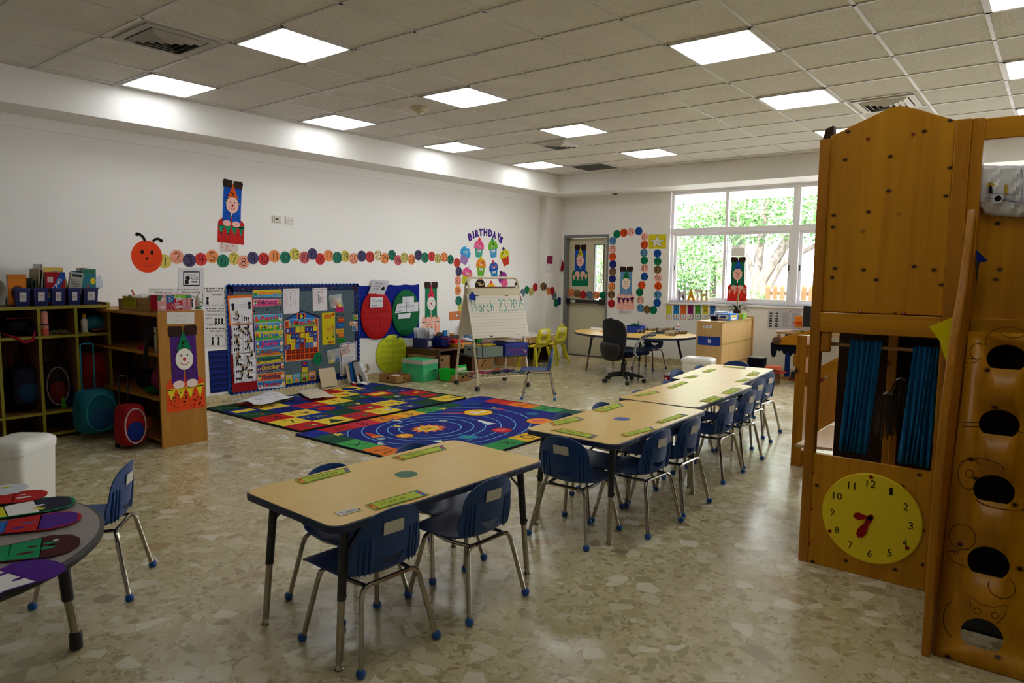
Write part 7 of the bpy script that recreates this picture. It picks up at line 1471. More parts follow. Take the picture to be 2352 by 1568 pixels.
# inside the bookcase
soft('lunch_bag', 'dark purple bag with a pink stripe on the bookcase middle shelf', 'bag', (-5.98, 2.80, .765+.14), (.15, .1, .135), (40, 16, 40)); tag(obj('pink_box', MB(C((150, 20, 60))).box((-6.12, 2.68, .766), (-5.98, 2.70, .80))), 'small crimson strip below the dark purple bag', 'box')
tag(obj('standing_books', MB(C((190, 186, 150))).box((-5.78, 2.66, .766), (-5.74, 2.86, .97)).m((110, 40, 30)).box((-5.735, 2.66, .766), (-5.70, 2.86, .96))), 'pale green and brown folder pair near the bookcase end', 'folder')
soft('lunch_bag', 'shiny teal and pink lunch bag on the bookcase lower shelf', 'bag', (-5.86, 2.80, .40+.12), (.17, .11, .11), (110, 44, 70)); soft('cloth_bundle', 'dark crumpled jacket left of the shiny lunch bag', 'clothes', (-6.18, 2.8, .40+.09), (.13, .1, .085), (26, 26, 30)); soft('cloth_bundle', 'green stuffed cloth under the shiny lunch bag', 'clothes', (-5.95, 2.72, .40+.035), (.1, .06, .032), (30, 90, 40))
obj_ = tag(obj('black_strap', MB('soft_black').tube([(-5.70, 2.62, .93), (-5.76, 2.60, .9), (-5.82, 2.60, .72), (-5.83, 2.605, .62)], [.014, .016, .018, .012], 8)), 'black strap hanging over the bookcase middle shelf', 'strap')
tag(obj('small_orange_bag', MB(C((180, 90, 30))).ball((-6.02, 2.70, .09+.05), (.03, .03, .06), 10)), 'small orange item on the bookcase floor shelf', 'toy')

# ================================================================ easel on castors
P0 = Vector((-6.04, 6.57, 0)); U_ = Vector((.361, .932, 0)).normalized(); V_ = Vector((.932, -.361, 0)).normalized()
def E_(u, v, z): return P0+U_*u+V_*v+Vector((0, 0, z))
EW = .72
ez = thing('easel', 'cream metal rolling easel with a date written on its board', 'easel', E_(.36, .29, 0))
def legp(u, side):
    v = (lambda t: t) 
    return [E_(u, .58, .06), E_(u, .575, .20), E_(u, .555, .27), E_(u, .40, .95), E_(u, .335, 1.26), E_(u, .31, 1.33)] if side else [E_(u, .0, .06), E_(u, .005, .20), E_(u, .025, .27), E_(u, .18, .95), E_(u, .245, 1.26), E_(u, .27, 1.33)]
for u in (0, EW):
    for s in (1, 0):
        lg = obj('leg', MB('cream_metal').tube(legp(u, s), .0145, 10), ez); c = legp(u, s)[0]
        cw = obj('castor', MB('black_plastic').lathe([(.012, -.022), (.028, -.02), (.03, -.008), (.03, .008), (.028, .02), (.012, .022)], (c.x, c.y, .031), 16, axis=0).box((c.x-.012, c.y-.012, .03), (c.x+.012, c.y+.012, .07)), lg)
obj('top_rail', MB('cream_metal').tube([E_(0, .31, 1.31), E_(0, .30, 1.345), E_(.03, .29, 1.37), E_(.06, .29, 1.375), E_(EW-.06, .29, 1.375), E_(EW-.03, .29, 1.37), E_(EW, .30, 1.345), E_(EW, .31, 1.31)], .0145, 10), ez)
for u in (0, EW): obj('hinge', MB('black_plastic').tube([E_(u-.02, .29, 1.30), E_(u+.02, .29, 1.30)], .016, 8), ez)
def slab(mt, u0, u1, p, q, th, mb=None):   # p, q = (v, z)
    mb = mb or MB(mt); d = Vector((0, 0, 0)); e1 = (E_(0, *q)-E_(0, *p)); n_ = U_.cross(e1).normalized()*th
    a = [E_(u0, *p), E_(u1, *p), E_(u1, *q), E_(u0, *q)]; mb.add(a+[x+n_ for x in a], [(0, 3, 2, 1), (4, 5, 6, 7), (0, 1, 5, 4), (1, 2, 6, 5), (2, 3, 7, 6), (3, 0, 4, 7)]); return mb
pt, pb = (.35, 1.17), (.53, .64)
mat('board_white', (226, 218, 200), .3)
def brd(p_top, p_bot, nm, par=ez):
    return obj(nm, slab('board_white', -.045, EW+.04, p_bot, p_top, .012), par, bevel=.004)
wb = brd(pt, pb, 'writing_board'); obj('rear_board', slab('board_white', -.0, EW+.0, (.03, .64), (.205, 1.17), .012), ez)
tr = MB('cream_metal'); tr.add([E_(.01, .20, 1.16), E_(EW-.01, .20, 1.16), E_(EW-.01, .37, 1.16), E_(.01, .37, 1.16), E_(.01, .20, 1.245), E_(EW-.01, .20, 1.245), E_(EW-.01, .37, 1.245), E_(.01, .37, 1.245)], [(0, 3, 2, 1), (0, 1, 5, 4), (1, 2, 6, 5), (2, 3, 7, 6), (3, 0, 4, 7)]); obj('top_tray', tr, ez)
tag(obj('brown_folder', MB(C((110, 80, 70))).hexa([E_(.22, .28, 1.246), E_(.66, .26, 1.246), E_(.66, .33, 1.246), E_(.22, .34, 1.246), E_(.22, .28, 1.262), E_(.66, .26, 1.264), E_(.66, .33, 1.264), E_(.22, .34, 1.262)])), 'flat brown folder lying on the easel top tray', 'folder')
# ruled sheet and writing
ft = fquad([E_(-.045, *pt), E_(EW+.04, *pt), E_(EW+.04, *pb), E_(-.045, *pb)]); mb = MB(); d_ = D(mb, ft, .0135, .0007)
for k in range(13): d_.rect(.03, .05+k*.072, .96, .054+k*.072, (150, 160, 190), 0)
d_.hand('March 23,2015', .055, .60, .27, .016, (40, 170, 160), 1, .73, ft.asp*1.28)
obj('writing', mb, wb, smooth=False)
for t, x, y, c in (('clip', .17, .985, INK), ('clip', .70, .985, INK)): mb = MB((30, 30, 30)); D(mb, ft, .016, .001).base([(x-.03, y-.03), (x+.03, y-.03), (x+.03, y-.01), (x-.03, y-.01)], (60, 50, 40)).stroke([(x-.01, y-.01), (x, y+.03), (x+.01, y-.01)], .006, INK, 1); obj('clip', mb, ez, smooth=False)
mb = MB(C((20, 50, 150))); c = E_(-.0, .40, 1.16); f = fplane(PL((0, 0, 0), U_, (0, 0, 1)), c+V_*.02); D(mb, f, .02, .001).base([(-.035, -.05), (.045, -.06), (.04, .01), (.015, .02), (.01, .05), (-.01, .05), (-.012, .02), (-.04, .01)], (20, 50, 150)); obj('blue_clip', mb, ez)
for x, y, c in ((.32, .035, (60, 50, 46)), (.80, .04, (170, 120, 60))): mb = MB(c); D(mb, ft, .0135, .001).base([(x-.025, y-.01), (x+.025, y-.01), (x+.025, y+.01), (x-.025, y+.01)], c); obj('magnet', mb, ez)
mb = MB((130, 20, 40)); D(mb, ft, .0135, .001).base([(.955, .84), (.968, .84), (.962, .95), (.95, .95)], (130, 20, 40)); obj('magnet', mb, ez, label='dark red magnet strip')
# shelves
zm1, zl1 = .40, .155
for n_, z, v0, v1 in (('middle_shelf', zm1, .04, .56), ('bottom_shelf', zl1, .0, .58)):
    sh_ = MB('cream_metal' if n_ == 'bottom_shelf' else 'black_metal')
    for a, b in (((0, v0), (EW, v0)), ((0, v1), (EW, v1))): sh_.tube([E_(a[0], a[1], z), E_(b[0], b[1], z)], .010 if n_[0] == 'b' else .007, 8)
    o_ = obj(n_, sh_, ez); sh_ = MB('black_metal' if n_[0] == 'm' else C((30, 40, 90)))
    for a in (0, EW): sh_.tube([E_(a, v0, z), E_(a, v1, z)], .006, 8)
    for k in range(1, 12): sh_.tube([E_(EW*k/12, v0, z+.002), E_(EW*k/12, v1, z+.002)], .0025, 6)
    obj('wire', sh_, o_)
def ebox(nm, lab, cat, u0, u1, v0, v1, z0, z1, col, z1f=None, top=None, extra=None):
    r_ = thing(nm, lab, cat, E_((u0+u1)/2, (v0+v1)/2, z0)); mb = MB(C(col, .5)).hexa([E_(u0, v0, z0), E_(u1, v0, z0), E_(u1, v1, z0), E_(u0, v1, z0), E_(u0, v0, z1), E_(u1, v0, z1), E_(u1, v1, z1f or z1), E_(u0, v1, z1f or z1)]); obj('box', mb, r_, bevel=.002)
    if extra: extra(r_)
    return r_
zz = zm1+.01
def songs(r_):
    f = fquad([E_(.40, .565, zz+.12), E_(.73, .565, zz+.12), E_(.73, .565, zz), E_(.40, .565, zz)]); mb = MB(); d_ = D(mb, f, .001, .0006); d_.text('Everyday Songs', .2, .45, .78, .72, (190, 40, 50), 0).text('and', .46, .28, .54, .38, (190, 40, 50), 0).text('Activity Box', .28, .08, .7, .22, (190, 40, 50), 0).rect(.06, .62, .12, .68, (206, 40, 50), 0).disc(.88, .45, .04, .12, (220, 190, 160), 0, 12).rect(.84, .2, .92, .34, (200, 60, 60), 0).disc(.15, .3, .015, .05, (200, 206, 220), 0, 8).disc(.8, .6, .015, .05, (160, 180, 220), 0, 8); obj('print', mb, r_, smooth=False)
    obj('lid', MB(C((16, 40, 150), .4)).hexa([E_(.395, .25, zz+.12), E_(.735, .25, zz+.12), E_(.735, .57, zz+.12), E_(.395, .57, zz+.12), E_(.395, .25, zz+.155), E_(.735, .25, zz+.155), E_(.735, .57, zz+.155), E_(.395, .57, zz+.155)]), r_)
ebox('song_box', 'dark blue lidded box reading Everyday Songs on the easel shelf', 'box', .40, .73, .26, .565, zz, zz+.12, (14, 34, 130), extra=songs)
def graybox(r_):
    obj('book_inside', MB(C((230, 200, 50))).hexa([E_(.12, .25, zz+.11), E_(.33, .25, zz+.12), E_(.33, .45, zz+.13), E_(.12, .45, zz+.12), E_(.12, .25, zz+.125), E_(.33, .25, zz+.135), E_(.33, .45, zz+.145), E_(.12, .45, zz+.135)]), r_, label='yellow printed cards in the box')
    obj('hole', MB(INK).hexa([E_(.005, .3, zz+.07), E_(.006, .3, zz+.07), E_(.006, .38, zz+.07), E_(.005, .38, zz+.07), E_(.005, .3, zz+.09), E_(.006, .3, zz+.09), E_(.006, .38, zz+.09), E_(.005, .38, zz+.09)]), r_)
ebox('storage_box', 'grey green open box with yellow cards on the easel shelf', 'box', .015, .37, .18, .55, zz, zz+.12, (112, 128, 118), extra=graybox)
r_ = thing('globe', 'small globe behind the easel\'s left legs', 'globe', E_(-.12, .12, zz)); 
m = mat('globe_map', (90, 160, 210), .35); q = N(m); n_ = q.n('ShaderNodeTexNoise', i_Scale=9., i_Detail=3.); q.l(q.co(), n_.inputs['Vector']); q.l(q.ramp(n_.outputs[0], [(.48, (70, 150, 200)), (.52, (210, 170, 110)), (.65, (200, 110, 90))], 'CONSTANT'), q.b.inputs['Base Color'])
zg = .421; gp_ = Vector((-6.66, 7.52, 0)); r_.location = (gp_.x, gp_.y, zg); obj('ball', MB('globe_map').ball((gp_.x, gp_.y, zg+.11), .085, 20), r_); obj('stand', MB('black_plastic').lathe([(.06, 0), (.06, .008), (.01, .015), (.008, .03)], (gp_.x, gp_.y, zg), 16), r_)
for k, (u0, u1, v0, v1, dz, c, lab) in enumerate(((.42, .70, .22, .50, .0, (40, 36, 40), 'flat dark tray of papers on top of the song box'), (.45, .66, .30, .52, .012, (206, 200, 196), 'flat pale sheets lying over the song box'))):
    z = zz+.157+dz; tag(obj('paper_tray' if k == 0 else 'loose_paper', MB(c).hexa([E_(u0, v0, z), E_(u1, v0, z), E_(u1, v1, z), E_(u0, v1, z), E_(u0, v0, z+.01), E_(u1, v0, z+.01), E_(u1, v1, z+.008), E_(u0, v1, z+.008)])), lab, 'paper')
R_ = random.Random(12); cols_ = [(190, 40, 60), (206, 80, 140), (40, 36, 60), (60, 120, 90), (200, 70, 40), (80, 40, 120), (30, 40, 90), (90, 130, 140)]; nms = ['crimson', 'pink', 'black', 'green', 'orange red', 'purple', 'navy', 'grey']
for k in range(8):
    u0 = .12+.07*k; z = zl1+.012+.004*(k % 3); a = R_.uniform(-.1, .1); mb = MB(C(cols_[k])); v = .18+.05*(k % 4)
    mb.hexa([E_(u0, v, z), E_(u0+.16, v+a, z), E_(u0+.15, v+a+.09, z), E_(u0-.01, v+.09, z), E_(u0, v, z+.004), E_(u0+.16, v+a, z+.02), E_(u0+.15, v+a+.09, z+.02), E_(u0-.01, v+.09, z+.004)]); tag(obj('foam_sheet', mb), nms[k]+' craft sheet on the easel bottom shelf', 'craft sheet', 'craft sheets on the easel bottom shelf')
tag(obj('black_cable', MB('black_plastic').tube([E_(.05, .57, .62), E_(.06, .59, .52), E_(.055, .60, .44), E_(.07, .60, .36), E_(.05, .59, .30)], .005, 6)), 'black cable hanging by the easel front left leg', 'cable')
tag(obj('black_cable', MB('black_plastic').tube([E_(.71, .58, .63), E_(.735, .6, .5), E_(.725, .6, .4), E_(.74, .6, .3)], .004, 6)), 'black cable hanging by the easel front right leg', 'cable')

# ================================================================ low cabinets and boxes along the wall
bc = thing('low_cabinet', 'dark brown low cabinet left of the easel', 'cabinet', (-6.8, 6.8, 0)); xf, y0, y1, h = -6.47, 6.70, 7.38, .40
obj('top', MB('cabinet_brown').box((XL+.02, y0, h-.022), (xf, y1, h)), bc, bevel=.002)
for y in (y0, y1-.02): obj('side_panel', MB('cabinet_brown').box((XL+.02, y, 0), (xf, y+.02, h-.022)), bc)
obj('side_panel', MB('cabinet_brown').box((XL+.02, y0+.38, 0), (xf-.01, y0+.4, h-.022)), bc); obj('base', MB('cabinet_brown').box((XL+.02, y0+.02, 0), (xf-.01, y1-.02, .03)), bc); obj('back_panel', MB('cabinet_brown').box((XL+.015, y0, 0), (XL+.02, y1, h)), bc)
mat('kraft', (150, 110, 70), .8); mat('kraft2', (130, 92, 52), .7)
def carton(lab, x0, y0, x1, y1, z0, h, mt='kraft', hole=True, nm='cardboard_box', cat='box'):
    r_ = thing(nm, lab, cat, ((x0+x1)/2, (y0+y1)/2, z0)); obj('box', MB(mt).box((x0, y0, z0), (x1, y1, z0+h)), r_, bevel=.003)
    if hole: obj('hand_hole', MB((26, 16, 10)).lathe([(.024, -.0005), (.024, .001)], (x1, (y0+y1)/2, z0+h*.8), 14, axis=0, sy=.55), r_)
    return r_
carton('brown carton inside the dark cabinet', XL+.1, 6.66, -6.52, 6.96, .031, .28); 
y2 = atx(1078, 860, -6.45).y
bc2 = thing('low_cabinet', 'second dark brown low cabinet behind the easel legs', 'cabinet', (-6.8, 7.5, 0)); obj('body', MB('cabinet_brown').box((XL+.02, 7.40, 0), (-6.6, 7.62, .40)), bc2); obj('top', MB('cabinet_brown').box((XL+.02, 7.39, .40), (-6.58, 8.3, .42)), bc2)
crate('wooden_crate', 'brown wooden crate under the shelf behind the easel', -6.95, 7.66, -6.62, 8.0, .0, .2, 'x')
tag(obj('plain_board', MB(C((190, 184, 172))).box((-6.95, 8.03, .0), (-6.93, 8.42, .38))), 'plain white panel standing behind the easel', 'panel')
# green box with lid
gb0, gb1 = atz(925, 871, 0), atz(978, 880, 0)
gb = thing('file_box', 'bright green printed cardboard file box with a white lid', 'box', (-6.72, 6.3, 0)); gx0, gx1, gy0, gy1, gh = -6.87, -6.48, 6.40, 6.68, .285
mat('carton_green', (50, 190, 120), .5)
obj('box', MB('carton_green').box((gx0, gy0, 0), (gx1, gy1, gh-.04)), gb); obj('lid', MB(C((196, 190, 180))).box((gx0-.005, gy0-.005, gh-.055), (gx1+.005, gy1+.005, gh-.001)).m('carton_green').box((gx0-.004, gy0-.004, gh-.001), (gx1+.004, gy1+.004, gh)), gb)
f = fquad([(gx1, gy0, gh-.06), (gx1, gy1, gh-.06), (gx1, gy1, 0), (gx1, gy0, 0)]); mb = MB(); d_ = D(mb, f, .0008, .0006); d_.poly([(.05, 0), (.4, 0), (.36, .3), (.3, .45), (.33, .7), (.22, .88), (.1, .78), (.09, .55), (.13, .4)], (90, 200, 140), 0).text('second', .44, .56, .68, .66, INK, 1).text('STEP', .68, .54, .94, .66, INK, 1, .04).lines(.6, .3, .86, .52, 7, (30, 110, 70), 1, .4, 3).disc(.86, .1, .04, .05, (180, 60, 60), 1); obj('print', mb, gb, smooth=False)
f = fquad([(gx0, gy0, gh-.06), (gx1, gy0, gh-.06), (gx1, gy0, 0), (gx0, gy0, 0)]); mb = MB(); d_ = D(mb, f, .0008, .0006); d_.poly([(.2, 0), (.8, 0), (.7, .3), (.75, .6), (.5, .8), (.3, .6), (.35, .3)], (90, 200, 140), 0).text('second', .2, .78, .5, .88, INK, 1); obj('print', mb, gb, smooth=False)
# wooden trays in front
def tray(lab, a, rz, w_, d__, h, hole=1):
    root = thing('wooden_tray', lab, 'tray', a, rz); t = .01
    def loc(mb, n, **k): q = obj(n, mb, None, loc=(0, 0, 0), **k); q.parent = root
    loc(MB('crate_wood').box((0, 0, 0), (w_, d__, .008)), 'bottom')
    for p, q in (((0, 0, 0), (w_, t, h)), ((0, d__-t, 0), (w_, d__, h)), ((0, t, 0), (t, d__-t, h)), ((w_-t, t, 0), (w_, d__-t, h))): loc(MB('crate_wood').box(p, q), 'side', bevel=.001)
    loc(MB((30, 20, 10)).lathe([(.016, 0), (.016, .0015)], (w_*.5, -.001, h*.6), 12, axis=1), 'hand_hole'); loc(MB((30, 20, 10)).lathe([(.016, 0), (.016, .0015)], (w_-.0005, d__*.5, h*.6), 12, axis=0), 'hand_hole')
    return root
a = atz(905, 881, 0); tray('open wooden tray with a bit of white paper by the rug corner', (-6.98, 6.09, 0), 0, .34, .26, .10); tag(obj('crumpled_tissue', MB((214, 208, 196)).ball((-6.8, 6.22, .07), (.08, .07, .025), 10)), 'white paper lump in the wooden tray', 'paper')
tray('open wooden tray holding bright green booklets', (-6.45, 6.66, 0), math.radians(-6), .30, .34, .10)
for k in range(7):
    y = 6.64+.026*k; face_ = k == 6; M = Matrix.Translation((-6.30, y, .012)) @ Matrix.Rotation(math.radians(12), 4, 'X'); mb = MB(C((40, 200, 60)))
    if k < 6: mb.box((-.1, 0, 0), (.1, .006, .16))
    mb.rot(M)
    if k < 6: tag(obj('booklet', mb), 'bright green booklet standing in the wooden tray, stacked behind the others', 'booklet', 'green booklets in the tray')
mb = MB(C((40, 200, 60))).box((-.004, 0, 0), (0, .2, .19)); f = fplane(PL((0, 0, 0), (0, 1, 0), (0, 0, 1)), Vector((0, 0, 0))); d_ = D(mb, f, .0008, .0006); d_.rect(.02, .12, .18, .155, (224, 224, 214), 0).text('My First School', .03, .05, .18, .075, INK, 0); mb.rot(Matrix.Translation((-6.2, 6.78, .02)) @ Matrix.Rotation(math.radians(-12), 4, 'Y')); tag(obj('booklet', mb, smooth=False), 'front green booklet with white title strip facing the viewer', 'booklet', 'green booklets in the tray')
# items by the board corner: slate and books in a plastic bag
sb = thing('toy_slate', 'small wooden framed slate in a clear bag at the wall corner', 'slate', (-6.95, 5.75, 0)); a = Vector((-6.93, 5.70, 0)); f = fplane(PL((0, 0, 0), (0.1, 1, 0), (-.28, .03, 1)), a); mb = MB(); D(mb, f, .012, .001).base([(0, 0), (.13, 0), (.13, .16), (0, .16)], (176, 140, 96)); obj('frame', mb, sb); mb = MB(); d_ = D(mb, f, .0125, .0006); d_.rect(.022, .022, .108, .14, (40, 44, 52), 0); obj('slate_panel', mb, sb)
mb = MB('clear_bag'); mb.grid([[f(-.02+.17*i/6, -.005+.30*j/6, .016+.012*math.sin(i*1.3+j*.9)) for i in range(7)] for j in range(7)]); obj('bag', mb, sb)
for k, (c, lab) in enumerate((((190, 180, 160), 'beige folder leaning at the board\'s right lower corner'), ((20, 90, 160), 'blue book leaning on the wall beside the slate'), ((60, 60, 70), 'dark thin folder behind the blue book'))):
    y = 5.62+.045*k; f = fplane(PL((0, 0, 0), (0, 1, 0), (-.25, 0, 1)), Vector((-7.02+.02*k, y, 0.001))); mb = MB(); D(mb, f, .01, .001).base([(0, 0), (.11+.05*(k == 1), 0), (.11+.05*(k == 1), .27+.02*k), (0, .27+.02*k)], c); tag(obj('folder' if k != 1 else 'book', mb), lab, 'folder' if k != 1 else 'book')
tag(obj('cloth_scrap', MB(C((190, 160, 120))).tube([(-6.9, 5.8, .16), (-6.89, 5.84, .2), (-6.9, 5.82, .26)], .018, 8)), 'beige cloth end above the slate', 'cloth')
# on the cabinets
zt3 = .401
r_ = thing('file_bin', 'blue bin stuffed with white papers on the dark cabinet', 'bin', (-6.8, 6.72, zt3)); obj('tub', MB('bin_blue').box((-7.0, 6.72, zt3), (-6.72, 6.84, zt3+.13)), r_, bevel=.004)
f = fquad([(-6.72, 6.75, zt3+.1), (-6.72, 6.81, zt3+.1), (-6.72, 6.81, zt3+.03), (-6.72, 6.75, zt3+.03)]); mb = MB(); D(mb, f, .001).base(SQ, (206, 200, 196)); obj('bin_label', mb, r_)
R_ = random.Random(3)
for k in range(7):
    x, y = -6.97+.035*k, 6.74+.012*k; mb = MB((208, 210, 216)); t = R_.uniform(-.25, .35); mb.grid([[Vector((x+.01*math.sin(j+k), y+.1*i/4-.02+(j/4)*.05*t, zt3+.10+.17*j/4*R_.uniform(.92, 1.05))) for i in range(5)] for j in range(5)])
    tag(obj('paper_bundle', mb, smooth=False), 'white curled sheet in the blue paper bin', 'paper', 'sheets in the blue paper bin on the cabinet')
r_ = soft('craft_caddy', 'navy blue cloth caddy with red trim on the dark cabinet', 'caddy', (-6.70, 6.97, zt3+.085), (.11, .11, .085), (16, 28, 92), sup=4.)
obj('trim', MB(C((130, 18, 30))).tube([(-6.60, 6.87, zt3+.15), (-6.587, 6.97, zt3+.135), (-6.60, 7.07, zt3+.15)], .006, 6), r_); obj('handle', MB(C((130, 18, 30))).tube([(-6.58, 6.97, zt3+.14), (-6.57, 7.0, zt3+.06), (-6.58, 7.07, zt3+.05), (-6.6, 7.09, zt3+.15), (-6.62, 7.08, zt3+.2)], .007, 6), r_)
tag(obj('marker_pack', MB(C((30, 120, 180))).box((-6.66, 6.96, zt3+.13), (-6.63, 7.03, zt3+.24)).m((206, 200, 200)).box((-6.645, 7.02, zt3+.12), (-6.625, 7.06, zt3+.235))), 'bright blue pack and white slip sticking out of the caddy', 'pack')
tag(obj('grey_pouch', MB(C((70, 66, 62))).prism([(-6.7, 6.86, zt3+.17), (-6.7, 6.99, zt3+.17), (-6.7, 6.94, zt3+.215), (-6.7, 6.90, zt3+.215)], (.05, 0, 0))), 'grey folded pouch on top of the caddy', 'pouch')
r_ = thing('wooden_case', 'yellow wooden case with black catches on the dark cabinet', 'case', (-6.58, 7.24, zt3)); obj('case', MB(C((204, 140, 40), .45)).box((-6.70, 7.10, zt3), (-6.47, 7.37, zt3+.055)), r_, bevel=.003)
for y in (7.14, 7.23, 7.33): obj('catch', MB(INK).ball((-6.468, y, zt3+.03), (.004, .012, .016), 8), r_)
tag(obj('red_tray', MB(C((190, 26, 30))).box((-6.72, 7.10, zt3+.056), (-6.55, 7.26, zt3+.10))), 'red plastic tray on the yellow case', 'tray')
tag(obj('clear_tray', MB(C((90, 84, 74))).box((-6.95, 7.0, zt3+.001), (-6.75, 7.4, zt3+.14)).m((190, 150, 90)).box((-6.98, 7.02, zt3+.15), (-6.80, 7.36, zt3+.165))), 'greyish tray with wooden spikes rack behind the red tray', 'tray')
tag(obj('open_book', MB(C((190, 190, 200))).prism([(-6.62, 7.30, zt3+.10), (-6.62, 7.42, zt3+.10), (-6.5, 7.46, zt3+.075), (-6.5, 7.34, zt3+.07)], (0, 0, .012))), 'open book lying right of the red tray', 'book')
tag(obj('blue_box', MB(C((16, 40, 96))).box((-6.68, 7.50, zt3+.021), (-6.62, 7.58, zt3+.10))), 'small dark blue box left of the green card box', 'box')
tag(obj('green_card_box', MB(C((30, 110, 40))).box((-6.68, 7.61, zt3+.021), (-6.6, 7.72, zt3+.14)).m((200, 196, 190)).box((-6.599, 7.63, zt3+.08), (-6.598, 7.70, zt3+.12))), 'green printed card box beside the globe', 'box')
tag(obj('framed_print', MB(C((190, 188, 186))).box((-7.05, 7.8, zt3+.021), (-7.03, 8.16, zt3+.24)).m(INK).box((-7.029, 7.9, zt3+.09), (-7.028, 8.02, zt3+.14))), 'white panel with dark slot leaning behind the globe', 'panel')
# blond desk with three yellow chairs
dk = thing('childrens_desk', 'pale topped wooden desk with yellow chairs at the back corner', 'desk', (-6.75, 8.95, 0)); mat('desk_white', (214, 206, 200), .3)
obj('top', MB('desk_white').box((XL+.02, 8.42, .435), (-6.46, 9.42, .447)).m('maple').box((XL+.02, 8.42, .415), (-6.46, 9.42, .435)), dk, bevel=.002); obj('apron', MB('maple').box((-6.5, 8.44, .34), (-6.48, 9.40, .415)), dk); obj('side_panel', MB('maple').box((XL+.04, 8.44, 0), (-6.50, 8.46, .415)), dk); obj('end_panel', MB('maple').box((-6.52, 8.46, 0), (-6.5, 8.66, .40)), dk)
obj('side_panel', MB('cabinet_brown').box((XL+.04, 9.38, 0), (-6.50, 9.40, .415)), dk); obj('back_panel', MB('cabinet_brown').box((XL+.03, 8.46, 0), (XL+.04, 9.4, .3)), dk)
tag(obj('paper_label', MB(PAPER).box((-6.479, 8.52, .375), (-6.478, 8.64, .41))), 'white label on the pale desk front', 'label')
def yellow_chair():
    root = thing('toddler_chair', '', 'chair', (0, 0, 0)); mat('yellow_plastic', (206, 196, 30), .4); rows = []
    for y, z, w_ in ((.15, .27, .13), (.13, .285, .15), (0, .28, .15), (-.1, .285, .14), (-.13, .30, .13), (-.14, .34, .14)): rows.append([Vector((w_*t, y, z+.012*t*t)) for t in [-1+k/4 for k in range(9)]])
    o = obj('seat', MB('yellow_plastic').grid(rows), root); q = o.modifiers.new('s', 'SOLIDIFY'); q.thickness = .01; bake(o)
    bm = bmesh.new(); out = [(-.14, .33), (.14, .33), (.145, .40), (.12, .52), (.105, .545), (.08, .555), (-.08, .555), (-.105, .545), (-.12, .52), (-.145, .40)]; hole = [(.06*math.cos(2*PI*k/20), .405+.035*math.sin(2*PI*k/20)) for k in range(20)]
    yy = lambda z: -.14-(z-.33)*.18; ed = []
    for pts in (out, hole):
        vv = [bm.verts.new((x, yy(z), z)) for x, z in pts]; ed += [bm.edges.new((vv[i], vv[(i+1) % len(vv)])) for i in range(len(vv))]
    bmesh.ops.triangle_fill(bm, use_beauty=True, edges=ed)
    for f in [f for f in bm.faces if all((v.co.x/.061)**2+((v.co.z-.405)/.036)**2 < 1.01 for v in f.verts)]: bm.faces.remove(f)
    mb = MB('yellow_plastic'); vi = {v: i for i, v in enumerate(bm.verts)}; mb.add([v.co.copy() for v in bm.verts], [[vi[v] for v in f.verts] for f in bm.faces]); bm.free()
    o = obj('backrest', mb, root); q = o.modifiers.new('s', 'SOLIDIFY'); q.thickness = .014; q.offset = 0; bake(o)
    for s in (-1, 1):
        for y0_, y1_ in ((.1, .15), (-.12, -.19)): obj('leg', MB('yellow_plastic').tube([(s*.125, y0_, .29), (s*.16, y1_, .03), (s*.163, y1_*1.03, 0)], [.02, .015, .019], 10), root)
    f = fquad([(.05, yy(.53)-.009, .53), (-.04, yy(.53)-.009, .53), (-.04, yy(.48)-.009, .48), (.05, yy(.48)-.009, .48)]); mb = MB(); D(mb, f, .001).base(SQ, (206, 202, 190)).hand('Chair', .12, .28, .5, .05, INK, 1, 1., f.asp); obj('name_label', mb, root, label='white paper label reading Chair')
    return root
yc = yellow_chair(); yc.location = (-6.30, 8.62, 0); yc.scale = (1.15, 1.1, 1.08); yc.rotation_euler.z = PI/2-.06; yc['label'] = 'yellow toddler chair, nearest the easel, label on its back'; yc['group'] = 'yellow toddler chairs'
for x, y, rz_, lab in ((-6.34, 9.14, PI/2+.05, 'yellow toddler chair in the middle, before the door corner'), (-6.70, 9.62, PI/2+.3, 'yellow toddler chair farthest back, standing higher at the desk end')): c = dup(yc, (x, y, 0), rz_, lab)

# ================================================================ half round table, office chair, shelf unit
kt = thing('half_round_table', 'half round wood topped table covered with paper tubes near the door', 'table', (-4.9, 9.1, 0)); KX, KY, KH = -4.86, 9.12, .58
out = [(KX+.93*math.cos(a), KY+.74*math.sin(a)) for a in [2*PI*k/56 for k in range(56)]]
out = [(x, min(y, 9.72)) for x, y in out]
obj('edge_band', MB('edge_blue').prism([(x, y, KH-.028) for x, y in out], (0, 0, .028)), kt, bevel=.003); c_ = Vector((KX, KY, 0)); obj('tabletop', MB('laminate').prism([((x-KX)*.99+KX, (y-KY)*.99+KY, KH-.01) for x, y in out], (0, 0, .0115)), kt)
for x, y, x2, y2 in ((-5.45, 8.92, -5.49, 8.83), (-5.4, 9.5, -5.48, 9.6), (-4.5, 8.62, -4.46, 8.52), (-4.3, 9.35, -4.2, 9.45)):
    lg = obj('leg', MB('black_metal').tube([(x, y, KH-.02), (x+(x2-x)*.55, y+(y2-y)*.55, .25)], .0165, 10), kt); obj('leg_extension', MB('chrome').tube([(x+(x2-x)*.5, y+(y2-y)*.5, .28), (x2, y2, .0)], .013, 10), lg); obj('brace', MB('black_metal').tube([(x+.09, y+.03, KH-.03), (x+(x2-x)*.2, y+(y2-y)*.2, .45)], .005, 6), kt)
kp = lambda x, y, z=KH+.002: atz(x, y, z)
q = [kp(*p) for p in ((1358, 751), (1392, 754), (1385, 757), (1356, 754))]; tag(obj('loose_paper', MB(PAPER).prism(q, (0, 0, .001))), 'white sheet at the left of the half round table', 'paper')
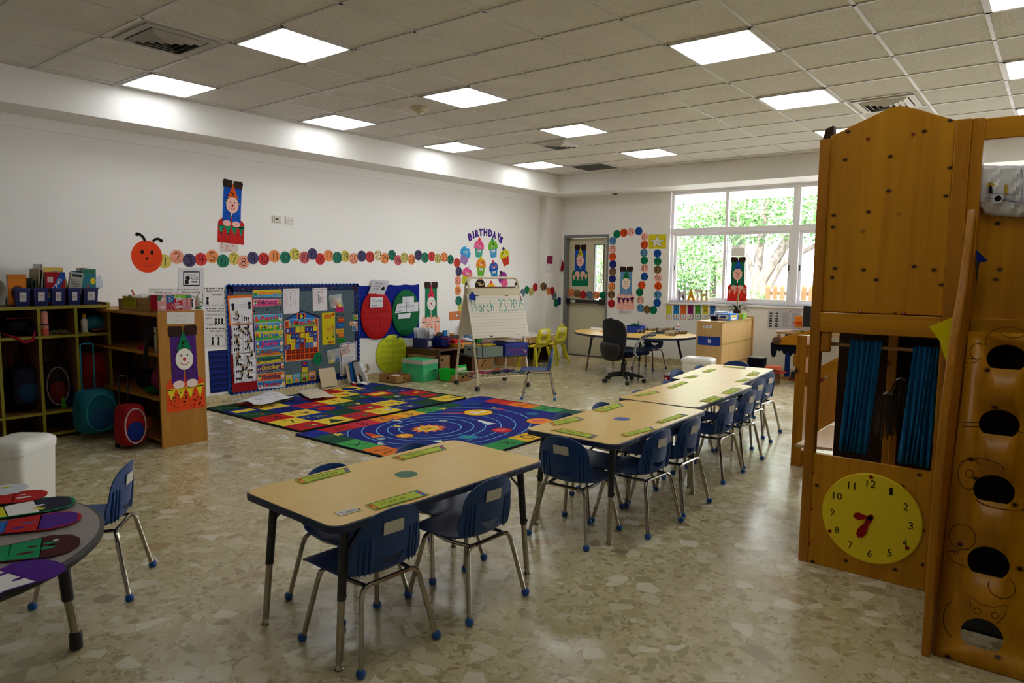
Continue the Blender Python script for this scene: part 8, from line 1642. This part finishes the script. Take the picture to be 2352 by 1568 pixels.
tag(obj('pencil', MB(C((206, 150, 30))).tube([kp(1376, 762)+Vector((0, 0, .005)), kp(1396, 762)+Vector((0, 0, .005))], .004, 6)), 'yellow pencil left of the office chair on the table', 'pencil')
c = kp(1457, 764); r_ = thing('craft_tub', 'bright blue tub with scissors handles on the half round table', 'tub', c); obj('tub', MB(C((20, 60, 180), .4)).box((c.x-.13, c.y-.0, KH+.002), (c.x+.10, c.y+.14, KH+.10)).m((14, 40, 130)).box((c.x-.14, c.y-.008, KH+.095), (c.x+.11, c.y+.148, KH+.105)), r_, bevel=.003)
obj('green_felt', MB(C((10, 90, 60))).ball((c.x-.02, c.y+.06, KH+.11), (.08, .05, .03), 10), r_); tag(obj('scissors', MB('black_plastic').tube([(c.x+.04, c.y+.03, KH+.09), (c.x+.05, c.y+.02, KH+.15), (c.x+.035, c.y+.02, KH+.175), (c.x+.06, c.y+.02, KH+.18), (c.x+.06, c.y+.02, KH+.15)], .005, 6)), 'black scissors handles sticking out of the blue tub', 'scissors')
tag(obj('pencil', MB('black_plastic').tube([(c.x+.06, c.y+.03, KH+.08), (c.x+.12, c.y+.01, KH+.15)], .004, 6)), 'dark pencil leaning out of the blue tub', 'pencil')
q = [kp(*p) for p in ((1452, 766), (1466, 764), (1466, 767), (1454, 769))]; tag(obj('yellow_card', MB(C((206, 170, 30))).prism(q, (0, 0, .003))), 'yellow card in front of the blue tub', 'card')
tubes = [(1488, 756, 0, .1), (1502, 757, 0, .1), (1510, 756, 0, .08), (1530, 756, 0, .12), (1536, 756, 0, .1), (1547, 755, 0, .1), (1471, 761, 0, .08), (1478, 761, 0, .08), (1560, 763, 0, .09), (1568, 763, 0, .09), (1576, 763, 0, .1), (1551, 767, 0, .09), (1520, 761, 0, .1), (1540, 766, 0, .09)]
wh = ['at left, lying highest', 'second from left of the upper heap', 'third of the upper heap', 'middle of the upper heap', 'right of the middle', 'near the glue bottle', 'low at the far left', 'low second at left', 'first of the right trio', 'second of the right trio', 'last at the right end', 'dark ended in front', 'tilted beside the green cone', 'small one in front']
for k, (x, y, _, L_) in enumerate(tubes):
    R_ = random.Random(k); z = KH+.028+(.03 if k < 6 else 0); p = atz(x, y, z); a = R_.uniform(.2, .7)+PI*.0; d = Vector((-math.cos(a), math.sin(a)*.9, 0)).normalized()*L_; mb = MB(C((176, 160, 138), .8))
    r = .025; n_ = 14; ax = d.normalized(); s1 = Vector((0, 0, 1)); s2 = ax.cross(s1); rows = []
    for q_, rr in ((p, r), (p+d, r), (p+d, r-.002), (p, r-.002), (p, r)): rows.append([q_+(s1*math.cos(2*PI*j/n_)+s2*math.sin(2*PI*j/n_))*rr for j in range(n_)])
    mb.grid(rows, True); tag(obj('cardboard_tube', mb), 'brown cardboard roll '+wh[k], 'cardboard tube', 'cardboard rolls on the half round table')
p = kp(1530, 762); tag(obj('paper_cone', MB(C((20, 130, 70))).tube([p+Vector((-.12, -.02, .012)), p+Vector((0, .02, .03))], [.006, .03], 12)), 'small green paper cone lying among the rolls', 'cone')
q = [(kp(1490, 767)), kp(1532, 767), kp(1526, 762), kp(1496, 763)]; tag(obj('dotted_cloth', MB(C((30, 44, 60))).prism(q, (0, 0, .004))), 'dark dotted cloth strip in front of the rolls', 'cloth')
p = kp(1556, 761); r_ = thing('glue_bottle', 'white glue bottle with blue base on the half round table', 'bottle', p); obj('bottle', MB(C((224, 224, 226), .35)).lathe([(.026, .0), (.028, .01), (.028, .09), (.018, .11), (.012, .118)], p, 16).m((30, 90, 180)).lathe([(.0284, .004), (.0284, .03)], p, 16).m((200, 60, 60)).lathe([(.0284, .075), (.0284, .085)], p, 16), r_); obj('cap', MB(C((226, 226, 228))).lathe([(.012, .118), (.01, .13), (.004, .15)], p, 12), r_)
# office chair
oc = thing('office_chair', 'black wheeled office chair with grey arms turned to the table', 'office chair', (-4.53, 8.22, 0)); cx, cy = -4.53, 8.22
bk0 = Vector((-4.66, 8.13, 0)); 
n_b = Vector((.32, .947, 0)).normalized(); t_b = Vector((-n_b.y, n_b.x, 0))       # the way the seat faces / sideways
bk0 = Vector((cx, cy, 0))-n_b*.18
rows = []; rows2 = []
for z, w_, y in ((.30, .05, .03), (.305, .12, .025), (.33, .17, .02), (.42, .205, .0), (.52, .225, -.005), (.62, .235, 0), (.72, .235, -.01), (.80, .215, -.03), (.845, .16, -.04), (.86, .08, -.045)):
    rows.append([bk0 - n_b*(y*-1+.05-.05*t*t) + t_b*(w_*t)+Vector((0, 0, z)) for t in [-1+k/6 for k in range(13)]])
o = obj('backrest', MB('dark_fabric').grid(rows), oc); q = o.modifiers.new('s', 'SOLIDIFY'); q.thickness = .05; q.offset = 1; q = o.modifiers.new('b', 'SUBSURF'); q.levels = q.render_levels = 1
rows = [[p-n_b*.045*0-n_b*.056+Vector((0, 0, 0)) for p in [bk0-n_b*(.05-.05*t*t)+t_b*(w_*t)+Vector((0, 0, z)) for t in [-1+k/6 for k in range(13)]]] for z, w_ in ((.31, .08), (.34, .15), (.42, .19), (.50, .20), (.54, .17))]
o = obj('back_shell', MB('black_plastic').grid(rows), oc); q = o.modifiers.new('s', 'SOLIDIFY'); q.thickness = .012
sc_ = Vector((cx, cy, 0))+n_b*.06; mb = MB(C((10, 16, 40), .9)); rows = []
for z, s_ in ((.37, .82), (.375, .98), (.40, 1.0), (.43, .98), (.445, .85), (.448, .4)): rows.append([sc_+n_b*(x*s_)+t_b*(y*s_)+Vector((0, 0, z)) for x, y in rrect(-.24, -.23, .24, .23, .09, 5)])
mb.grid(rows, True); mb.poly(rows[0][::-1]); mb.poly(rows[-1]); obj('seat', mb, oc)
for s in (-1, 1):
    b = sc_+t_b*s*.27; obj('armrest', MB(C((120, 124, 128), .4)).tube([b-n_b*.06+Vector((0, 0, .36)), b-n_b*.12+Vector((0, 0, .42)), b-n_b*.10+Vector((0, 0, .52)), b+n_b*.0+Vector((0, 0, .60)), b+n_b*.12+Vector((0, 0, .63)), b+n_b*.2+Vector((0, 0, .63))], .016, 8), oc)
    obj('arm_pad', MB('black_plastic').tube([b+n_b*.0+Vector((0, 0, .615)), b+n_b*.10+Vector((0, 0, .645)), b+n_b*.24+Vector((0, 0, .645))], .018, 8), oc)
obj('gas_lift', MB('black_plastic').lathe([(.034, .08), (.034, .25), (.02, .26), (.02, .36)], (cx, cy, 0), 16), oc); obj('mechanism', MB('black_plastic').box((cx-.09, cy-.07, .335), (cx+.1, cy+.07, .37)), oc); obj('lever', MB('black_plastic').tube([(cx+.05, cy-.1, .33), (cx+.13, cy-.16, .3), (cx+.13, cy-.16, .26)], .008, 6), oc)
for k in range(5):
    a = math.radians(72*k+238); d = Vector((math.cos(a), math.sin(a), 0)); c = Vector((cx, cy, 0)); lg = obj('base_arm', MB('black_plastic').tube([c+Vector((0, 0, .11)), c+d*.14+Vector((0, 0, .10)), c+d*.27+Vector((0, 0, .075))], [.035, .024, .016], 10), oc)
    e = c+d*.275; obj('castor', MB('black_plastic').tube([e-d.cross(Vector((0, 0, 1)))*.022+Vector((0, 0, .028)), e+d.cross(Vector((0, 0, 1)))*.022+Vector((0, 0, .028))], .028, 14), lg)
# low shelf unit seen from behind
sx0, sx1, sy0, sy1, sh_ = -3.735, -3.385, 8.72, 9.84, .845
su = thing('shelf_unit', 'low blond wood shelf unit seen from its end and ribbed back', 'shelf', (-3.56, 9.5, 0))
obj('end_panel', MB('maple').box((sx0, sy0, 0), (sx1, sy0+.02, sh_-.005)), su, bevel=.003); obj('end_panel', MB('maple').box((sx0, sy1-.02, 0), (sx1+.02, sy1, sh_+.02)), su); obj('top', MB('maple').box((sx0, sy0+.02, sh_-.03), (sx1+.004, sy1-.02, sh_-.008)), su)
for k, (z0_, z1_) in enumerate(((.02, .27), (.29, .54), (.56, .815))): obj('back_panel', MB('maple').box((sx1-.012, sy0+.02, z0_), (sx1, sy1-.02, z1_)), su)
for z in (.28, .55, .83): obj('shelf_edge', MB(C((160, 140, 76))).box((sx1-.012, sy0+.02, z-.01), (sx1+.008, sy1-.02, z+.01)), su)
for z in (.28, .55): obj('shelf', MB('maple').box((sx0+.01, sy0+.02, z-.01), (sx1-.012, sy1-.02, z+.008)), su)
SPn = PL((0, sy0, 0), (1, 0, 0), (0, 0, 1))
for x, y in ((1610, 728), (1652, 729), (1629, 771)): c = SPn.px(x, y); obj('screw', MB(INK).lathe([(.006, -.002), (.006, 0)], (c.x, sy0, c.z), 10, axis=1), su)
note('white label reading Shelf on the blond shelf unit', SPn, 1615, 746, 1636, 753.5, PAPER, lambda d_, a: d_.hand('Shelf', .1, .22, .55, .07, INK, 1, 1.1, a), 'paper_label', 'label')
note('blue plastic envelope numbered 3 on the shelf unit end', SPn, 0, 0, 0, 0, (36, 62, 150), lambda d_, a: (d_.rect(.0, .84, 1, .88, (24, 44, 116), 1), d_.rect(.45, .28, .58, .66, (224, 222, 220), 1), d_.text('3', .48, .33, .55, .61, INK, 2)), 'plastic_envelope', 'envelope', quad=[(1603, 771), (1654.5, 774), (1654.5, 795), (1603, 791)], z=.001)
T = lambda x, y, z=sh_-.007: atz(x, y, z)
zt4 = sh_-.007; X_ = lambda x, Y: aty(x, 715, Y).x
def tbox(lab, x0, x1, Y, dep, h, col, nm='box', cat='box', draw=None, side=None):
    a, b = aty(x0, 715, Y).x, aty(x1, 715, Y).x; r_ = thing(nm, lab, cat, ((a+b)/2, Y+dep/2, zt4)); obj('carton', MB(C(col)).box((a, Y, zt4), (b, Y+dep, zt4+h)), r_, bevel=.002)
    if draw: f = fquad([(a, Y, zt4+h), (b, Y, zt4+h), (b, Y, zt4), (a, Y, zt4)]); mb = MB(); draw(D(mb, f, .001, .0006)); obj('print', mb, r_, smooth=False)
    if side: f = fquad([(b, Y, zt4+h), (b, Y+dep, zt4+h), (b, Y+dep, zt4), (b, Y, zt4)]); mb = MB(); side(D(mb, f, .001, .0006)); obj('print', mb, r_, smooth=False)
tbox('blue and white product box on the blond shelf unit', 1646, 1677, 9.05, .30, .085, (60, 120, 200), draw=lambda d_: d_.rect(.1, .2, .9, .85, (214, 220, 226), 0).rect(.3, .3, .7, .7, (40, 60, 120), 1).rect(.1, .05, .5, .16, (206, 60, 60), 0), side=lambda d_: d_.rect(.1, .5, .9, .8, (226, 200, 60), 0).rect(.2, .1, .8, .42, (230, 226, 226), 0))
tbox('blue white box lid lying open above the product box', 1640, 1672, 9.3, .2, .10, (200, 206, 226))
tbox('lime printed box holding the potted plant', 1681, 1706, 9.5, .16, .075, (150, 190, 60), 'planter_box', 'box', draw=lambda d_: d_.rect(.08, .1, .92, .9, (214, 206, 60), 0).disc(.5, .5, .2, .28, (40, 90, 170), 1).disc(.5, .35, .14, .12, (206, 50, 50), 2), side=lambda d_: d_.rect(.1, .1, .5, .9, (90, 170, 80), 0))
tbox('small black pot of pens on the shelf unit', 1633, 1646, 8.9, .06, .06, (20, 16, 34), 'pen_pot', 'pot')
r_ = random.Random(2)
for k, (c, lab) in enumerate((((206, 60, 60), 'red craft stick'), ((30, 150, 110), 'green craft stick'), ((220, 220, 220), 'white craft stick'), ((120, 90, 170), 'violet craft stick'))): p = T(1624+5*k, 727-(k % 2)); tag(obj('craft_stick', MB(C(c)).tube([p+Vector((-.03, 0, .006)), p+Vector((.03, .05, .008+.02*(k % 2)))], .004, 5)), lab+' beside the black pen pot', 'craft stick')
pp = aty(1693, 703, 9.57); pp.z = zt4+.076; r_ = thing('potted_plant', 'spiky dark green bromeliad with a tan flower spike on the shelf unit', 'plant', pp); obj('rosette', MB(C((60, 40, 24))).lathe([(.05, 0), (.055, .03), (.03, .06)], pp, 12), r_)
R_ = random.Random(7)
for k in range(34):
    a = 2*PI*k/34*3.1; el = R_.uniform(.25, 1.2); L_ = R_.uniform(.16, .26); d = Vector((math.cos(a), math.sin(a), 0)); s = d.cross(Vector((0, 0, 1))); mb = MB('leaf_dark'); rows = []
    for i in range(8): t = i/7; c = pp+Vector((0, 0, .04))+d*(L_*t*math.cos(el*(1-.35*t)))+Vector((0, 0, L_*(math.sin(el)*t*1.25-.75*t*t))); w_ = .012*(1-t)**.6*(1 if i else .8); rows.append([c-s*w_, c-Vector((0, 0, .003)), c+s*w_])
    mb.grid(rows); obj('leaf', mb, r_)
obj('flower_spike', MB(C((176, 150, 96))).tube([pp+Vector((0, 0, .08)), pp+Vector((.005, 0, .2)), pp+Vector((.012, 0, .27)), pp+Vector((.015, 0, .30))], [.006, .016, .012, .003], 8), r_)
# red and white carton on the floor
a, b = atz(1526, 876, 0), atz(1570, 879, 0); r_ = thing('paper_carton', 'low white and red carton on the floor beside the table row', 'box', (-3.95, 8.75, 0)); obj('carton', MB(C((206, 200, 200))).box((-4.13, 8.62, 0), (-3.80, 8.90, .105)), r_); f = fquad([(-4.13, 8.62, .085), (-3.8, 8.62, .085), (-3.8, 8.62, .0), (-4.13, 8.62, 0)]); mb = MB(); D(mb, f, .001, .0006).base(SQ, (150, 24, 26)).rect(.03, .3, .14, .7, (226, 220, 220), 1).text('Xerox', .45, .3, .75, .6, (226, 220, 220), 1); obj('print', mb, r_, smooth=False)
# things on the floor behind the row
def fbox(lab, x0, x1, Y, dep, h, col, nm='box', cat='box', draw=None, z0=0):
    a, b = aty(x0, 830, Y).x, aty(x1, 830, Y).x; r_ = thing(nm, lab, cat, ((a+b)/2, Y+dep/2, z0)); obj('body', MB(C(col)).box((a, Y, z0), (b, Y+dep, z0+h)), r_, bevel=.002)
    if draw: f = fquad([(a, Y, z0+h), (b, Y, z0+h), (b, Y, z0), (a, Y, z0)]); mb = MB(); draw(D(mb, f, .0015, .0006)); obj('print', mb, r_, smooth=False)
    return r_
gb_ = fbox('black paper gift bag with pale script standing behind the row', 1703, 1752, 9.7, .16, .29, (14, 16, 34), 'gift_bag', 'bag', lambda d_: d_.hand('ac', .36, .2, .3, .03, (200, 204, 214), 0, 1.6, .9)); obj('tissue', MB(C((190, 196, 200))).box((aty(1706, 830, 9.7).x, 9.72, .285), (aty(1749, 830, 9.7).x, 9.84, .305)), gb_)
fbox('brown carton with printed label on the floor by the desk', 1752, 1783, 9.35, .2, .15, (110, 84, 52), 'cardboard_box', 'box', lambda d_: d_.rect(.25, .1, .8, .9, (206, 204, 200), 0).lines(.3, .15, .5, .85, 5, INK, 1).lines(.55, .15, .75, .85, 5, INK, 1))
for k, (c, x0, x1, z, lab) in enumerate((((190, 50, 30), 1762, 1800, .152, 'red paper stack on the floor carton'), ((30, 160, 110), 1752, 1776, .30*0+.165, 'green sheet on the paper heap'), ((214, 110, 80), 1757, 1790, .19, 'salmon paper stack above the red one'), ((230, 110, 30), 1752, 1770, .18, 'orange sheet at the left of the paper heap'))): fbox(lab, x0, x1, 9.37+.02*k, .16, .012 if k != 2 else .04, c, 'coloured_paper', 'paper', z0=z+.001)
# workstation desk at the right, partly behind the playhouse
wd = thing('computer_desk', 'small wooden desk on a blue post below the window', 'desk', (-2.75, 10.0, 0)); obj('top', MB('crate_wood').box((-3.06, 9.86, .64), (-2.0, 10.3, .665)), wd); obj('post', MB(C((20, 44, 110))).lathe([(.035, .03), (.035, .64)], (-2.93, 10.0, 0), 16), wd); obj('foot', MB('crate_wood').box((-3.07, 9.92, 0), (-2.0, 10.08, .035)), wd); obj('bracket', MB('black_metal').box((-2.95, 9.9, .6), (-2.9, 10.25, .64)), wd)
mt_ = thing('computer_monitor', 'black computer monitor edge beside the playhouse post', 'monitor', (-2.62, 10.05, .666)); obj('screen', MB('black_plastic').box((-2.775, 10.08, .74), (-2.3, 10.12, 1.03)), mt_, bevel=.004); obj('stand', MB('black_plastic').box((-2.6, 10.06, .667), (-2.4, 10.16, .76)), mt_)
q = [aty(x, y, 10.08) for x, y in ((1826, 726), (1841, 726), (1841, 752), (1826, 752))]; r_ = thing('gift_card_box', 'orange gift bag with red bow on the desk', 'gift', q[3]); obj('bag', MB(C((220, 130, 40))).prism(q, (0, .04, 0)), r_); c = aty(1832, 741, 10.06); obj('bow', MB(C((220, 60, 20))).ball(c+Vector((-.03, 0, .005)), (.03, .012, .014), 10).ball(c+Vector((.03, 0, .005)), (.03, .012, .014), 10).ball(c, (.012, .014, .012), 8), r_)
for k in range(5): p = atz(1792+9*k, 760-1*(k % 2), .668); tag(obj('loose_paper', MB(C([(224, 222, 220), (206, 206, 210), (226, 190, 200), (214, 214, 206), (190, 190, 186)][k])).prism([p+Vector((-.07, -.03, .0)), p+Vector((.06, -.05, 0)), p+Vector((.08, .05, 0)), p+Vector((-.05, .06, 0))], (0, 0, .004+.004*k))), ['white sheet at the left end of the window desk', 'grey white sheet second on the window desk', 'pink sheet on the window desk', 'white booklet on the window desk', 'grey paper near the monitor on the window desk'][k], 'paper')
for k, (x, c, lab) in enumerate(((1838, (190, 160, 30), 'yellow tape roll near the monitor'), (1845, (30, 30, 34), 'black tape roll near the monitor'), (1853, (214, 40, 90), 'pink tape roll near the monitor'))): p = aty(x, 754, 9.95); p.z = .666; tag(obj('tape_roll', MB(C(c)).lathe([(.028, 0), (.028, .018), (.016, .018), (.016, 0)], p, 14)), lab, 'tape')
for lab, q_, n_ in (('white page of small photographs taped under the window', [(1764, 712), (1795, 712), (1792, 756), (1762, 754)], 0), ('white printed schedule sheet taped under the window', [(1795, 712), (1841, 713), (1838, 757), (1792, 756)], 1)):
    def dr(d_, a, n_=n_):
        if n_ == 0:
            for c_ in range(2):
                for r__ in range(6): d_.rect(.14+c_*.45, .1+r__*.135, .34+c_*.45, .19+r__*.135, (60, 60, 66), 1).rect(.4+c_*.45, .12+r__*.135, .52+c_*.45, .17+r__*.135, (170, 170, 176), 1)
        else: d_.lines(.06, .12, .48, .88, 18, (160, 160, 168), 1, .5, 3).lines(.54, .12, .92, .88, 18, (160, 160, 168), 1, .5, 4).text('1', .44, .9, .47, .97, INK, 1)
    note(lab, BACK, 0, 0, 0, 0, (206, 206, 212), dr, 'paper_sheet', 'paper', quad=q_, z=.001)
bsk = thing('wicker_basket', 'grey wicker basket with cables under the window desk', 'basket', (-2.62, 9.7, .0)); m = mat('wicker', (120, 100, 80), .8); mb = MB('wicker')
for k in range(7): mb.tube([(-2.62+.12*math.cos(a)*(1+k*.02), 9.75+.09*math.sin(a)*(1+k*.02), .16+.018*k) for a in [2*PI*j/20 for j in range(21)]], .010, 6)
mb.box((-2.72, 9.68, .15), (-2.52, 9.82, .16)); obj('bowl', mb, bsk); tag(obj('red_folder_stack', MB(C((120, 26, 30))).box((-2.8, 9.66, .036), (-2.4, 9.9, .075)).m((40, 40, 44)).box((-2.78, 9.67, .075), (-2.42, 9.88, .148))), 'dark red and black folders under the wicker basket', 'folder')
# slanted wooden arm of the stair with furry end and scalloped cloth
Yb = 6.6; ba = thing('wooden_awning', 'sloping pine awning bar with a furry brown knob end beside the playhouse', 'awning', aty(1790, 790, Yb))
q = [aty(x, y, Yb) for x, y in ((1786, 776), (1868, 757), (1900, 752), (1900, 796), (1862, 794), (1786, 791))]; obj('beam', MB('pine_rail').prism(q, (0, .05, 0)), ba, bevel=.003)
c = aty(1782, 782, Yb); obj('knob', MB(C((100, 74, 60), .95)).ball(c+Vector((.01, .02, 0)), (.05, .045, .038), 16), ba); c = aty(1787, 771, Yb); obj('small_knob', MB(C((150, 110, 60), .7)).ball(c+Vector((0, .03, 0)), .018, 12), ba)
sv = thing('scalloped_cloth', 'dark navy scalloped cloth hanging under the sloping beam', 'cloth', aty(1800, 810, Yb))
for k in range(8):
    x0_ = 1770+13*k; h_ = [24, 8, 16, 20, 22, 20, 16, 12][k]; a = aty(x0_, 786, Yb+.02); b = aty(x0_+15, 786, Yb+.02); c = aty(x0_+7, 800+h_, Yb+.02)
    pts = [a, b]+[Vector((a.x+(b.x-a.x)*(.5+.5*math.cos(t)), Yb+.02, (a.z+b.z)/2-.045-(a.z-c.z-.045)*math.sin(t)*.9)) for t in [PI*j/8 for j in range(9)]]
    obj('scallop', MB(C((16, 18, 40), .8)).prism(pts, (0, .012, 0)), sv)
